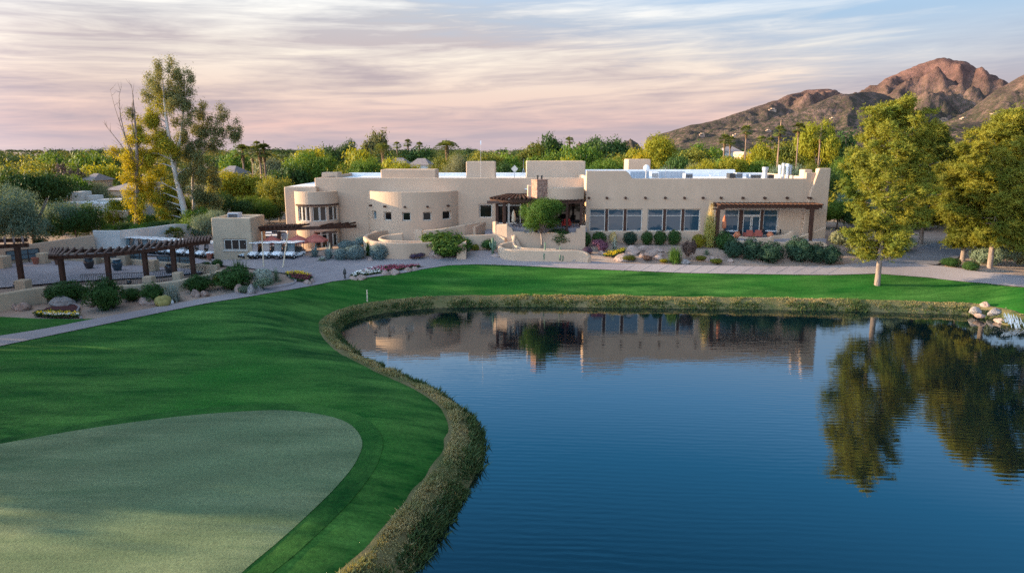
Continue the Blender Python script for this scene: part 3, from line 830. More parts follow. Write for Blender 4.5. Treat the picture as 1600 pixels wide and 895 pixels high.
# curved bay with five small windows
bay = arc_map(575, 716, 3.6, YL)
zbt = Z_(300, 85.2); bz0, bz1 = Z_(344.5, 85), Z_(331, 85)
bh = []
for a, b in ((581, 587.5), (599, 611), (628, 641.5), (660.5, 674.5), (691.5, 705)):
    bh.append((arc_u(bay, a), arc_u(bay, b), bz0, bz1))
hu, hz = holes_cuts(bh)
mb = MB(); wall_mesh(mb, bay, list(np.linspace(0, 1, 33)) + hu, [2.4, zbt] + hz, bh, .5); mb.build('curved_bay', M['stucco'], club, bevel=.16, weld=True, segs=3)
mb = MB(); mb.slab([bay(u, .4) for u in np.linspace(0, 1, 25)], zbt - .5, zbt - .3); mb.build('roof', M['roof_white'], club)
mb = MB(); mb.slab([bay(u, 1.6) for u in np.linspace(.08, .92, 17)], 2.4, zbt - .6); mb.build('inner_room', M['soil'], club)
for a, b, c, d in bh:
    window(club, bay(a, .25), bay(b, .25), c + .01, d - .01, 1, (), .09, .1, glass=M['glass_dark'] if a > .2 else M['glass_screen'])
for px in (581, 602.5, 633, 667.5, 699):
    u = arc_u(bay, px); p = bay(u, 0); q = bay(u, -1)
    beam_end(p[0], p[1], Z_(323.2, 84.6), .35, .13, (q[0] - p[0], q[1] - p[1], 0))
# turret with a window band
tur = arc_map(463, 529, 2.7, YL - .6)
ztu = Z_(300, 84.8); tz0, tz1, tz2 = Z_(346, 84.8), Z_(322.5, 84.8), Z_(355, 84.8)
th = []
for a, b in ((465.5, 484), (487.5, 510.5), (513.5, 527.5)):
    th.append((arc_u(tur, a), arc_u(tur, b), tz0, tz1))
low = [(arc_u(tur, 489), arc_u(tur, 526), 2.9, 5.2)]
hu, hz = holes_cuts(th + low)
mb = MB(); wall_mesh(mb, tur, list(np.linspace(0, 1, 25)) + hu, [2.4, ztu] + hz, th + low, .4); mb.build('turret', M['stucco'], club, bevel=.14, weld=True, segs=3)
mb = MB(); mb.slab([tur(u, .3) for u in np.linspace(0, 1, 25)], ztu - .5, ztu - .3); mb.build('roof', M['roof_white'], club)
mb = MB(); mb.slab([tur(u, 1.2) for u in np.linspace(.08, .92, 17)], 2.4, ztu - .6); mb.build('inner_room', M['soil'], club)
for (a, b, c, d), n in zip(th, (3, 2, 2)):
    m_ = n
    for k in range(m_):
        u0 = a + (b - a) * k / m_; u1 = a + (b - a) * (k + 1) / m_
        window(club, tur(u0 + .002, .18), tur(u1 - .002, .18), c + .01, d - .01, 1, (), .09, .1, glass=M['glass_brown'])
a, b, c, d = low[0]
for k in range(4):
    u0 = a + (b - a) * k / 4; u1 = a + (b - a) * (k + 1) / 4
    window(club, tur(u0 + .002, .2), tur(u1 - .002, .2), c, d, 1, (c + 1.9,), .1, .1, glass=M['glass_dark'], name='door' if k in (1, 2) else 'window')
mb = MB()
us = np.linspace(th[0][0] - .03, th[2][1] + .02, 15)
for u0, u1 in zip(us, us[1:]): mb.bar((*tur(u0, -.08), tz1 + .12), (*tur(u1, -.08), tz1 + .12), .2, .2)
mb.build('lintel', M['wood'], club)
# corner block, a step lower
zcb = Z_(292, 87)
xc0, xc1 = X_(445.5, 87), X_(496, 87)
mb = MB(); mb.box(xc0, xc1, 87.0, YLB - 1, 2.4, zcb); mb.build('corner_block', M['stucco'], club, bevel=.18, segs=3)
mb = MB(); mb.box(xc0 + .4, xc1 - .3, 87.5, YLB - 1.4, zcb + .005, zcb + .02); mb.build('roof', M['roof_white'], club)
# ---- entry volume: rounded wall, stone chimney
ent = arc_map(842, 912.6, 1.6, 84.2)
ze = Z_(292.5, 83.6)
mb = MB(); wall_mesh(mb, ent, list(np.linspace(0, 1, 17)), [Z_(312.5, 83.5), ze], [], .5); mb.build('entry_parapet', M['stucco'], club, bevel=.14, weld=True, segs=3)
mb = MB(); mb.slab([ent(u, .45) for u in np.linspace(0, 1, 15)] + [(XR0 - .01, YL - .01), (X_(820, YL), YL - .01)], ze - .55, ze - .4); mb.build('roof', M['roof_white'], club)
cx, cy = X_(843, 82.8), 83.3
ch = MB()
an = R(32); hx, hy = .78, .62
cor = [(cx + math.cos(an) * sx * hx - math.sin(an) * sy * hy, cy + math.sin(an) * sx * hx + math.cos(an) * sy * hy) for sx, sy in ((-1, -1), (1, -1), (1, 1), (-1, 1))]
ch.slab(cor, 5.9, Z_(282, 83))
chim = ch.build('chimney', M['stone'], club, bevel=.06)
cap = MB(); cap.slab([(cx + (a - cx) * 1.06, cy + (b - cy) * 1.06) for a, b in cor], Z_(282, 83) + .003, Z_(280.6, 83))
cap.build('chimney_cap', M['stone'], chim)
for s in (-.25, .25):
    MB().lathe([(.10, 0), (.10, .35), (.15, .36), (.15, .46), (.02, .5)], 8, (cx + s, cy, Z_(280.6, 83))).build('flue', M['metal_dark'], chim)
mb = MB(); mb.box(X_(824, 84), X_(833, 84), 83.6, 85.6, 5.9, Z_(290, 84)); mb.build('chimney_shoulder', M['stucco'], club, bevel=.1)
# raised porch floor
mb = MB(); mb.box(X_(772, 86), XR0 - .01, 83.2, YL - .01, 2.6, 5.85); mb.build('porch_floor', M['plaza'], club)
# base plinth of the right wing's patio
mb = MB(); mb.box(X_(1118, YR), XR1 - 1, YR - 3.2, YR - .01, 3.0, zd0 - .02); mb.build('patio_floor', M['plaza'], club)

# ---- boxes standing on the roofs (parts of the building)
def roof_box(px0, px1, pyt, y0, dy, z0, mat='stucco', bev=.14, name='roof_box'):
    return MB().box(X_(px0, y0, pyt), X_(px1, y0, pyt), y0, y0 + dy, z0, Z_(pyt, y0)).build(name, M[mat], club, bevel=bev, segs=3)
zr = ztl - .45
roof_box(502, 527.5, 269.5, 96, 2.5, zr - .8)
roof_box(594.5, 680.5, 265, 89.5, 4, zr - .3)
bx = roof_box(728, 774, 252.5, 92, 4, zr - .3)
roof_box(823, 915, 252, 96, 5, zr - .3)
roof_box(981.5, 1017, 249, 109, 4, 9)
roof_box(1257, 1270, 265, 87.5, 1.6, zt - .6)
# ================================================================== OUTBUILDINGS, PERGOLAS, WALLS
def P3(px, py, Y): return at_y(px, py, Y)

# ---- rooftop equipment: each rests on the roof, so each is a thing
def unit(name, label, cat, px0, px1, pyt, y, zb, dy, mat, group='equipment on the clubhouse roof', fan=True):
    x0, x1 = X_(px0, y, pyt), X_(px1, y, pyt); zt_ = Z_(pyt, y)
    t = empty(name, ((x0 + x1) / 2, y, zb), 0, label, cat, group)
    cx_ = (x0 + x1) / 2
    MB().box(x0 - cx_, x1 - cx_, 0, dy, .12, zt_ - zb).build('casing', mat, t, bevel=.03)
    g = MB()
    n = 6
    for k in range(n): g.box((x0 - cx_) * .85, (x1 - cx_) * .85, -.025, -.005, (zt_ - zb) * (.25 + .1 * k), (zt_ - zb) * (.25 + .1 * k) + .05)
    g.build('grille', M['metal_dark'], t)
    MB().box((x0 - cx_) * .8, (x1 - cx_) * .8, .1, dy - .1, 0, .118).build('base_rail', M['metal_grey'], t)
    return t
zrr_ = zt - .55
unit('rooftop_unit', 'low white cooling unit on the roof in front of the grey ribbed screen', 'cooling unit', 1018, 1030, 269, 95, zrr_, 1.5, M['roof_white'])
unit('rooftop_unit', 'grey boxy cooling unit on the roof right of the ribbed screen', 'cooling unit', 1071, 1083, 271, 96, zrr_, 1.5, M['unit_grey'])
unit('rooftop_unit', 'dark fronted cooling unit in the middle of the right roof', 'cooling unit', 1140, 1149, 271, 96, zrr_, 1.4, M['metal_dark'])
unit('rooftop_unit', 'grey cooling unit standing against the dark fronted one', 'cooling unit', 1151, 1161, 270, 96.5, zrr_, 1.4, M['unit_grey'])
unit('rooftop_unit', 'wide low grey unit left of the round exhaust vent', 'cooling unit', 1172, 1190, 272.5, 96, zrr_, 1.6, M['unit_grey'])
unit('rooftop_unit', 'small dark unit just right of the round exhaust vent', 'cooling unit', 1201, 1210, 273, 96, zrr_, 1.2, M['metal_dark'])
def vent(px, pyt, y, r, label, name='exhaust_vent', mat='metal_grey'):
    x = X_(px, y, pyt); h = Z_(pyt, y) - zrr_
    t = empty(name, (x, y, zrr_), 0, label, 'exhaust vent', 'equipment on the clubhouse roof')
    MB().lathe([(r * .8, 0), (r * .8, h - .5)], 14).build('pipe', M[mat], t)
    MB().lathe([(r * .8, h - .497), (r, h - .45), (r, h - .02), (r * .9, h)], 14).build('hood', M[mat], t)
vent(1196, 261, 95, .42, 'round silver exhaust vent with a wide hood on the right roof')
k = 0
for px, pyt, r, lb in ((1219, 258, .22, 'slim tall steel kitchen flue, leftmost of the flue cluster near the buttress'), (1225, 255, .28, 'tallest pale steel kitchen flue in the cluster near the buttress'),
                       (1231, 256, .24, 'third steel flue from the left in the cluster near the buttress'), (1236, 258, .2, 'rightmost steel flue of the cluster near the buttress')):
    vent(px, pyt, 96 + .4 * (k % 2), r, lb, 'kitchen_flue', 'metal_grey' if k % 2 else 'roof_white'); k += 1
# pipe rack
t = empty('pipe_rack', (X_(1119, 94), 94, zrr_), 0, 'white pipe loop raised over the right roof near its front edge', 'pipes', 'equipment on the clubhouse roof')
for x in (-1, .9): MB().tube([(x, 0, 0), (x, 0, .6)], .05, 6).build('post', M['roof_white'], t)
MB().tube([(-1.2, 0, .62), (1.1, 0, .62), (1.1, .4, .62)], .07, 6).build('pipe', M['roof_white'], t)
# masts and dish
def mast(px, pyb, pyt, y, zb, label, r=.022):
    p = at_y(px, pyt, y)
    t = empty('roof_mast', (p.x, y, zb), 0, label, 'mast')
    MB().tube([(0, 0, 0), (0, 0, p.z - zb)], [r, r * .6], 6).build('pole', M['metal_grey'], t)
    MB().box(-.12, .12, -.12, .12, 0, .06).build('base_plate', M['metal_grey'], t)
    return t
m = mast(751, 278, 226, 91.6, zr + .0, 'tall thin mast rising in front of the square roof box')
MB().box(-.08, .08, -.08, .08, Z_(226, 91.6) - zr, Z_(226, 91.6) - zr + .5).build('antenna_tip', M['white_paint'], m)
m = mast(818, 272, 248, 93, zr, 'thin braced mast on the left roof beside the diamond panel')
for s in (-1, 1): MB().tube([(s * .45, 0, 0), (0, 0, 1.5)], .03, 5).build('brace', M['metal_grey'], m)
mast(1040, 275, 263, 92, zrr_, 'short black post on the right roof among the cooling units', .05)
t = empty('diamond_panel', (X_(804, 93), 93, zr), 0, 'white diamond shaped panel on a post on the left roof', 'panel')
zc = Z_(264, 93) - zr
MB().tube([(0, 0, 0), (0, 0, zc - .3)], .04, 6).build('post', M['metal_grey'], t)
MB().prism([(0, zc - .5), (.48, zc), (0, zc + .5), (-.48, zc)], -.05, .02).build('plate', M['frame'], t)
t = empty('satellite_dish', (X_(1007.5, 94), 94, zrr_), 0, 'round white satellite dish on the right roof', 'dish')
zc = Z_(262.5, 94) - zrr_
MB().tube([(0, .1, 0), (0, .1, zc)], .05, 6).build('post', M['metal_grey'], t)
d = MB(); d.lathe([(.02, .16), (.25, .10), (.44, 0), (.44, .03), (.25, .13), (.02, .19)], 18)
o = d.build('dish', M['white_paint'], t, smooth=True); o.location = (0, -.1, zc); o.rotation_euler = (R(80), 0, 0)

# ---- small hut
yh = 78.6
hx0, hx1 = X_(331.5, yh, 370), X_(393, yh, 370)
hz1 = Z_(340.5, yh); zg = 2.4
hut = empty('guard_hut', ((hx0 + hx1) / 2, yh, zg), 0, 'small square buff stucco hut with a three pane window by the golf carts', 'hut')
w_ = (hx1 - hx0) / 2; hh = hz1 - zg
c0 = (hx0 + hx1) / 2
hole = (X_(345, yh) - c0, X_(381.5, yh) - c0, Z_(391, yh) - zg, Z_(374, yh) - zg)
mb = MB(); hu, hz = holes_cuts([hole])
wall_mesh(mb, flat(0), [-w_, w_] + hu, [0, hh] + hz, [hole], .35); mb.build('front_wall', M['stucco_pale'], hut, bevel=.14, weld=True, segs=3)
mb = MB(); mb.box(-w_, -w_ + .35, .352, 4.6, 0, hh - .02); mb.box(w_ - .35, w_, .352, 4.6, 0, hh - .02); mb.box(-w_ + .35, w_ - .35, 4.25, 4.6, 0, hh - .02)
mb.build('wall', M['stucco_pale'], hut, bevel=.1)
mb = MB(); mb.box(-w_ + .35, w_ - .35, .36, 4.24, hh - .5, hh - .35); mb.build('roof', M['roof_white'], hut)
mb = MB(); mb.box(-w_ + .4, w_ - .4, 1.6, 4.2, .1, hh - .55); mb.build('inner_room', M['soil'], hut)
window(hut, (hole[0] + .01, .16), (hole[1] - .01, .16), hole[2] + .01, hole[3] - .01, 3, (), .1, .1, glass=M['glass_brown'])
MB().box(hole[0] - .12, hole[1] + .12, -.1, .1, hole[2] - .12, hole[2] - .003).build('sill', M['frame'], hut, bevel=.02)
t = unit('rooftop_unit', 'grey cooling unit on the roof of the small buff hut', 'cooling unit', 355, 372, 333, yh + 2, hz1 - .36, 1.2, M['unit_grey'], group='cooling units on small roofs')

# ---- low adobe walls: swept along the ground
def garden_wall(label, pts, thick=.4, mat='stucco', n=5, zsub=.4, name='garden_wall', straight=False, cat='wall', group=None):
    """pts: (px, py of the foot, py of the top)"""
    P = []
    for px, pb, pt in pts:
        b = G(px, pb); P.append((b.x, b.y, at_y(px, pt, b.y).z))
    C = P if straight else chain(P, n)
    V = []; Fc = []
    m_ = len(C)
    for i, (x, y, z) in enumerate(C):
        a = np.array(C[max(0, i - 1)][:2]); b = np.array(C[min(m_ - 1, i + 1)][:2])
        t = (b - a) / (np.linalg.norm(b - a) + 1e-9); nn_ = np.array([-t[1], t[0]]) * thick / 2
        zb_ = T(x, y) - zsub
        sec = [(-1, zb_), (-1, z - .10), (-.72, z - .02), (0, z), (.72, z - .02), (1, z - .10), (1, zb_)]
        for s, zz in sec: V.append((x + nn_[0] * s, y + nn_[1] * s, zz))
    q = 7
    for i in range(m_ - 1):
        for k in range(q):
            k2 = (k + 1) % q
            Fc.append((i * q + k, i * q + k2, (i + 1) * q + k2, (i + 1) * q + k))
    Fc.append(tuple(range(q))); Fc.append(tuple((m_ - 1) * q + k for k in range(q - 1, -1, -1)))
    o = mesh_obj(name, V, Fc, M[mat], None)
    bm = bmesh.new(); bm.from_mesh(o.data); bmesh.ops.recalc_face_normals(bm, faces=bm.faces); bm.to_mesh(o.data); bm.free()
    return tag(o, label, cat, group)

# courtyard left of the entry
garden_wall('large curved tan wall ringing the lower courtyard below the round bay', [(661, 379, 359), (640, 377, 358.5), (612, 376, 358.5), (590, 380, 361), (572, 388, 368), (580, 399, 375), (600, 403, 378), (630, 404.5, 379.5), (655, 402, 379), (690, 397, 377), (728, 392, 375)], .5)
garden_wall('inner curved tan wall inside the large courtyard ring', [(630, 386, 364), (605, 386, 367), (594, 391, 371.5), (604, 396, 374.5), (630, 398, 376), (660, 398, 376)], .35)
garden_wall('straight tan ramp wall climbing towards the porch', [(661, 386, 360), (690, 385, 357.5), (725, 380, 351), (757, 374, 345.5)], .5, straight=True)
garden_wall('low lit tan wall in front of the red courtyard chairs', [(661, 387, 363), (700, 388, 367), (745, 388, 367), (775, 386, 366), (790, 389, 372)], .45)
garden_wall('short angled tan wall at the back of the seating court', [(741, 378, 354), (757, 374, 345.5)], .4, straight=True)
# stepped salmon wall before the porch
SW = [(772, 384, 346), (776, 385, 346), (777, 385, 350), (793, 387, 350), (796, 387, 354), (800, 387, 356), (802, 387, 361), (818, 387, 362), (822, 387, 364), (834, 387, 362), (842, 387, 364), (865, 387, 363), (884, 387, 366), (893, 387, 363), (899, 387, 363), (900, 387, 357), (905, 387, 356.5), (906, 387, 352), (914, 387, 352)]
garden_wall('stepped tan wall with curved shoulders in front of the entry porch', SW, .5, straight=True)
garden_wall('sloping stair wall running down from the porch to the planter', [(796, 386, 358), (803, 388, 368), (808, 391, 377), (812, 393, 385)], .5)
garden_wall('long low curved tan planter wall facing the cart path', [(806, 391, 376), (789, 394, 379), (781, 398, 383), (787, 404, 387), (805, 407, 389.5), (840, 408, 390.5), (880, 409, 390.5), (905, 409, 391), (918, 410, 395), (921, 411, 402)], .45)
garden_wall('inner curved planter wall under the small shade tree', [(804, 388, 366), (803, 394, 380), (815, 399, 386), (840, 401, 388), (868, 402, 388.5)], .35)
# patio of the right wing
garden_wall('low curved patio wall with a raised horn below the rust armchairs', [(1150, 383, 368.5), (1165, 384, 370), (1185, 385, 371), (1199, 385, 370.5), (1205, 385, 368.5), (1220, 384, 367), (1230, 384, 364), (1233, 384, 361), (1237, 384, 361)], .4)
garden_wall('sloping tan stair wall at the right end of the patio', [(1228, 386, 377), (1245, 385, 370), (1270, 384, 361), (1286, 383, 354.5)], .45, straight=True)
garden_wall('lower tan retaining wall behind the big dark shrubs', [(1140, 389, 374), (1180, 390, 377), (1230, 390, 378), (1280, 389, 377), (1293, 391, 385)], .4)
# monument slab
b0 = G(721, 404)
mb = MB(); mb.prism([(-.55, -.3), (.55, -.3), (.6, 2.05), (.1, 1.85), (-.5, 1.5)], -.35, .35)
o = mb.build('monument_slab', M['stucco'], None, bevel=.08); o.location = b0; tag(o, 'upright tan slab with a worn emblem beside the walk to the courtyard', 'slab')
mb = MB()
for a in range(9):
    an = a * math.pi * 2 / 9; mb.tube([(.03 + .1 * math.cos(an), -.36, 1.35 + .1 * math.sin(an)), (.03 + .26 * math.cos(an + .4), -.36, 1.35 + .2 * math.sin(an + .4))], .028, 5)
mb.build('emblem', M['rust_fabric'], o)

# ---- pergolas
def post(parent, p, ztop, w=.34, mat='wood', corbel=True, base=None):
    MB().bar((p[0], p[1], p[2]), (p[0], p[1], ztop), w, w, (0, 1, 0)).build('post', M[mat], parent, bevel=.03)
# patio pergola of the right wing
yb = YR - 3.0
zbm = Z_(323, yb)
perg = empty('pergola', (X_(1200, yb), yb, zd0), 0, 'dark brown patio pergola with short rafter ends attached to the right wing', 'pergola')
def rel(o, p): return (p[0] - o.location.x, p[1] - o.location.y, p[2] - o.location.z)
bm_ = MB(); bm_.bar(rel(perg, (X_(1121, yb), yb, zbm)), rel(perg, (X_(1284, yb), yb, zbm)), .26, .36); bm_.build('beam', M['wood'], perg, bevel=.03)
bm_ = MB(); bm_.bar(rel(perg, (X_(1121, yb), YR - .16, zbm)), rel(perg, (X_(1250, yb), YR - .16, zbm)), .2, .36); bm_.build('beam', M['wood'], perg, bevel=.03)
for k in range(24):
    x = X_(1124, yb) + (X_(1282, yb) - X_(1124, yb)) * k / 23
    MB().bar(rel(perg, (x, yb - .55, zbm + .27)), rel(perg, (x, YR - .43, zbm + .27)), .12, .18).build('rafter', M['wood'], perg)
for px in (1122, 1269):
    x = X_(px, yb)
    post(perg, rel(perg, (x, yb, zd0 - 1)), zbm - .18 - perg.location.z, .42)
    MB().bar(rel(perg, (x - .75, yb, zbm - .26)), rel(perg, (x + .75, yb, zbm - .26)), .3, .16).build('corbel', M['wood'], perg, bevel=.03)
# curved entry pergola
pe = empty('pergola', (X_(810, 82.5), 82.5, 5.9), 0, 'dark rounded entry pergola beside the stone chimney', 'pergola')
ep = arc_map(767, 850, 1.7, 83.6)
ztop = Z_(311.5, 82.5)
mb = MB(); us = np.linspace(.0, 1, 15)
for u0, u1 in zip(us, us[1:]): mb.bar(rel(pe, (*ep(u0, 0), ztop - .15)), rel(pe, (*ep(u1, 0), ztop - .15)), .25, .32)
mb.build('beam', M['wood'], pe)
mb = MB(); mb.bar(rel(pe, (X_(761, 82.6), 82.6, Z_(316, 82.6))), rel(pe, (X_(846, 82.6), 82.6, Z_(316, 82.6))), .24, .34); mb.build('beam', M['wood_grey'], pe)
for k in range(14):
    u = .05 + .9 * k / 13
    p = ep(u, -.4)
    MB().bar(rel(pe, (*p, ztop + .1)), rel(pe, (p[0] * .4 + X_(812, YL) * .6, YL - .05, ztop + .28)), .16, .2).build('rafter', M['wood'], pe)
for px, yy in ((776.5, 83.2), (788, 82.5), (838, 82.3)):
    post(pe, rel(pe, (X_(px, yy, 335), yy, 4.6)), ztop - .3 - pe.location.z, .36)
mb = MB(); a_, b_ = X_(850, 82.8), X_(913, 82.8)
p2 = empty('pergola', (a_, 82.8, 5.9), 0, 'straight dark porch pergola between the chimney and the right wing', 'pergola')
mb.bar(rel(p2, (a_, 82.8, Z_(316, 82.8))), rel(p2, (b_, 82.8, Z_(316, 82.8))), .25, .3); mb.build('beam', M['wood'], p2)
for k in range(11):
    x = a_ + (b_ - a_) * (k + .5) / 11
    MB().bar(rel(p2, (x, 82.3, Z_(313, 82.8))), rel(p2, (x, 83.6, Z_(313, 82.8))), .14, .2).build('rafter', M['wood'], p2)
for px in (886, 908): post(p2, rel(p2, (X_(px, 82.8), 82.8, 4.6)), Z_(316, 82.8) - .15 - 5.9, .3)
# pergola below the turret
yq = 81.5
p3 = empty('pergola', (X_(470, yq), yq, 2.6), 0, 'dark pergola with stubby rafters between the hut and the turret', 'pergola')
A_ = at_y(393, 359, yq); B_ = at_y(500, 356, yq - .3); C_ = at_y(556, 353.5, YL - 1.2)
mb = MB(); mb.bar(rel(p3, A_), rel(p3, B_), .26, .4); mb.build('beam', M['wood'], p3)
mb = MB(); mb.bar(rel(p3, B_ + Vector((.05, 0, .02))), rel(p3, C_), .26, .4); mb.build('beam', M['wood'], p3)
for k in range(16):
    q = A_.lerp(B_, (k + .3) / 16) if k < 12 else B_.lerp(C_, (k - 11.5) / 4.6)
    MB().bar(rel(p3, q + Vector((-.25, -.7, .28))), rel(p3, q + Vector((.5, 2.2, .28))), .16, .2).build('rafter', M['wood'], p3)
for px in (396, 436, 516):
    x = X_(px, yq, 370); post(p3, rel(p3, (x, yq, 2.2)), A_.z - .2 - 2.6, .34)
for px in (436, 516):
    x = X_(px, yq, 370); MB().bar(rel(p3, (x - .8, yq, A_.z - .3)), rel(p3, (x + .8, yq, A_.z - .3)), .28, .16).build('corbel', M['wood'], p3)

# ---- the plaza's two big pergolas
def big_pergola(label, front, back, posts, nr, z_off=0, matr='wood_grey'):
    """front/back: pixel polylines (px,py,Y) of the two beams"""
    Fp = chain([tuple(at_y(*q)) for q in front], 5); Bp = chain([tuple(at_y(*q)) for q in back], 5)
    o = Vector(Fp[len(Fp) // 2]); gz = T(o.x, o.y)
    t = empty('plaza_pergola', (o.x, o.y, gz), 0, label, 'pergola', 'timber pergolas round the plaza')
    for C in (Fp, Bp):
        mb = MB()
        for a, b in zip(C, C[1:]): mb.bar(rel(t, a), rel(t, b), .22, .36)
        mb.build('beam', M['wood'], t)
    def along(C, s):
        s = s * (len(C) - 1); i = min(len(C) - 2, int(s)); f = s - i
        return Vector(C[i]).lerp(Vector(C[i + 1]), f)
    for k in range(nr):
        a = along(Fp, (k + .5) / nr); b = along(Bp, (k + .5) / nr)
        d = (b - a).normalized()
        MB().bar(rel(t, a - d * .6 + Vector((0, 0, .27))), rel(t, b + d * .5 + Vector((0, 0, .27))), .17, .18).build('rafter', M[matr], t)
    for px, pt, pb in posts:
        g = G(px, pb); z = at_y(px, pt, g.y).z
        p = min(Fp + Bp, key=lambda q: (q[0] - g.x) ** 2 + (q[1] - g.y) ** 2)
        post(t, rel(t, (g.x, g.y, g.z)), p[2] - .18 - gz, .40)
    return t
def gy(px, py): return G(px, py).y
y1, y2, y3, y4, y5, y6 = gy(100, 447), gy(172, 444), gy(230, 440), gy(277, 436), gy(303, 432), gy(330, 428)
big_pergola('curved weathered timber pergola on six posts along the plaza wall', [(76, 402, y1 - .2), (100, 402, y1), (172, 398, y2), (230, 391.5, y3), (277, 385, y4), (303, 381, y5), (328, 378, y6)],
            [(78, 392, y1 + 4.2), (110, 392, y1 + 4.2), (180, 391, y2 + 4.2), (237, 384, y3 + 4.2), (280, 378.5, y4 + 4.2), (305, 375.5, y5 + 4), (330, 373, y6 + 3.6)],
            [(100, 404, 447), (172, 401, 444), (230, 395, 440), (274, 388, 436), (303, 384, 432)], 30)
y0 = gy(38, 452)
big_pergola('timber pergola cut off by the left edge of the view', [(-120, 388, y0 + 1), (-40, 387, y0 + .4), (44, 383, y0 - .2)], [(-120, 378, y0 + 6), (-40, 377, y0 + 5.2), (42, 375, y0 + 4.6)],
            [(36, 385, 452), (-60, 388, 462)], 12)

# plaza walls
garden_wall('long buff plaza wall behind the clipped hedges', [(-60, 489, 470), (0, 484, 459), (60, 472, 449), (72, 470, 449), (74, 465, 447.5), (130, 462, 446), (200, 460, 445), (270, 454, 439), (300, 449, 433), (330, 444, 427), (348, 437, 421)], .5, 'stucco_pale', 4)
garden_wall('short buff wall end beside the driveway', [(300, 421, 411), (322, 426, 413), (340, 428, 414), (341, 424, 412)], .4, 'stucco_pale', straight=True)
garden_wall('low buff rear wall of the plaza below the glass panels', [(-80, 420, 410), (0, 413.5, 403.5), (50, 409.5, 402), (110, 407.5, 400), (150, 410, 402), (200, 413, 404), (250, 417, 408), (300, 420, 412)], .5, 'stucco_pale', 3)
def pier(px, pyb, pyt, w=.95, label=None, group='buff piers of the plaza wall'):
    g = G(px, pyb); z = at_y(px, pyt, g.y).z
    o = MB().box(-w / 2, w / 2, -w / 2, w / 2, -.3, z - g.z).build('wall_pier', M['stucco_pale'], None, bevel=.07, segs=3)
    o.location = g; return tag(o, label, 'pier', group)
pier(4, 419, 400, 1.3, 'buff pier at the left edge of the view between two glass panels')
pier(69, 412, 395, 1.0, 'buff pier right of the first glass panel and the clay pot')
pier(148, 413, 401, 1.0, 'buff pier between the dark urn and the blue urn')
pier(194, 415, 391, 1.0, 'buff pier right of the blue urn')
pier(239, 424, 406, 1.0, 'buff pier between two glass panels left of the round dark urn')
pier(38, 455, 437, 1.0, 'buff pier under the post of the leftmost pergola')
pier(234, 447, 431.5, .9, 'buff pier under the middle post of the curved pergola')
pier(279, 441, 425, .8, 'buff pier under the fourth post of the curved pergola')
def screen(label, pa, pb, top):
    a = G(*pa); b = G(*pb); t = empty('glass_screen', a, 0, label, 'glass panel', 'black framed glass panels on the plaza wall')
    za = at_y(pa[0], top[0], a.y).z - a.z; zb_ = at_y(pb[0], top[1], b.y).z - a.z
    L_ = b - a
    lo = 0.45
    mb = MB()
    for s in (0, .33, .66, 1):
        mb.bar(Vector((L_.x * s, L_.y * s, 0)), Vector((L_.x * s, L_.y * s, za * (1 - s) + zb_ * s)), .09, .09, (0, 1, 0))
    for f in (lo, .5, 1.0):
        z0_ = lo if f == lo else lo + (za - lo) * f; z1_ = lo if f == lo else lo + (zb_ - lo) * f
        mb.bar(Vector((0, 0, z0_)), Vector((L_.x, L_.y, z1_)), .07, .07)
    mb.build('frame', M['metal_dark'], t)
    n_ = Vector((-L_.y, L_.x, 0)).normalized() * .01
    g = MB(); Lh = Vector((L_.x, L_.y, 0))
    g.add([Vector((0, 0, lo)) - n_, Lh + Vector((0, 0, lo)) - n_, Lh + Vector((0, 0, zb_)) - n_, Vector((0, 0, za)) - n_, Vector((0, 0, lo)) + n_, Lh + Vector((0, 0, lo)) + n_, Lh + Vector((0, 0, zb_)) + n_, Vector((0, 0, za)) + n_],
          [(0, 1, 2, 3), (7, 6, 5, 4), (0, 4, 5, 1), (1, 5, 6, 2), (2, 6, 7, 3), (3, 7, 4, 0)])
    g.build('glass', M['glass_screen'], t)
screen('glass panel leftmost on the plaza wall behind the first pergola post', (12, 413), (63, 409), (393, 388))
screen('small glass panel between the dark urn and the blue urn', (158, 411), (186, 412), (396, 396))
screen('glass panel right of the blue urn', (202, 413), (229, 415), (394, 395))
screen('widest glass panel right of the round dark urn', (247, 417), (300, 420), (400, 401))
def rail(label, pa, pb, h):
    a = G(*pa); b = G(*pb); a.z += .0; t = empty('railing', a, 0, label, 'railing', 'black bar railings on the plaza wall')
    L_ = b - a; n = max(4, int(L_.length / .16))
    mb = MB()
    for z, nm in ((.1, 'bottom_rail'), (h, 'top_rail')): MB().bar((0, 0, z), L_ + Vector((0, 0, z)), .05, .05).build(nm, M['metal_dark'], t)
    mb = MB()
    for k in range(n + 1): mb.bar(L_ * (k / n) + Vector((0, 0, .1)), L_ * (k / n) + Vector((0, 0, h)), .025, .025, (0, 1, 0))
    mb.build('bars', M['metal_dark'], t)
rail('black bar railing between the second and middle pergola posts', (128, 447.5), (229, 444), 1.15)
rail('black bar railing right of the middle pergola post', (241, 443), (272, 438), 1.2)
rail('short black railing at the last pergola post', (285, 436), (322, 428), 1.2)

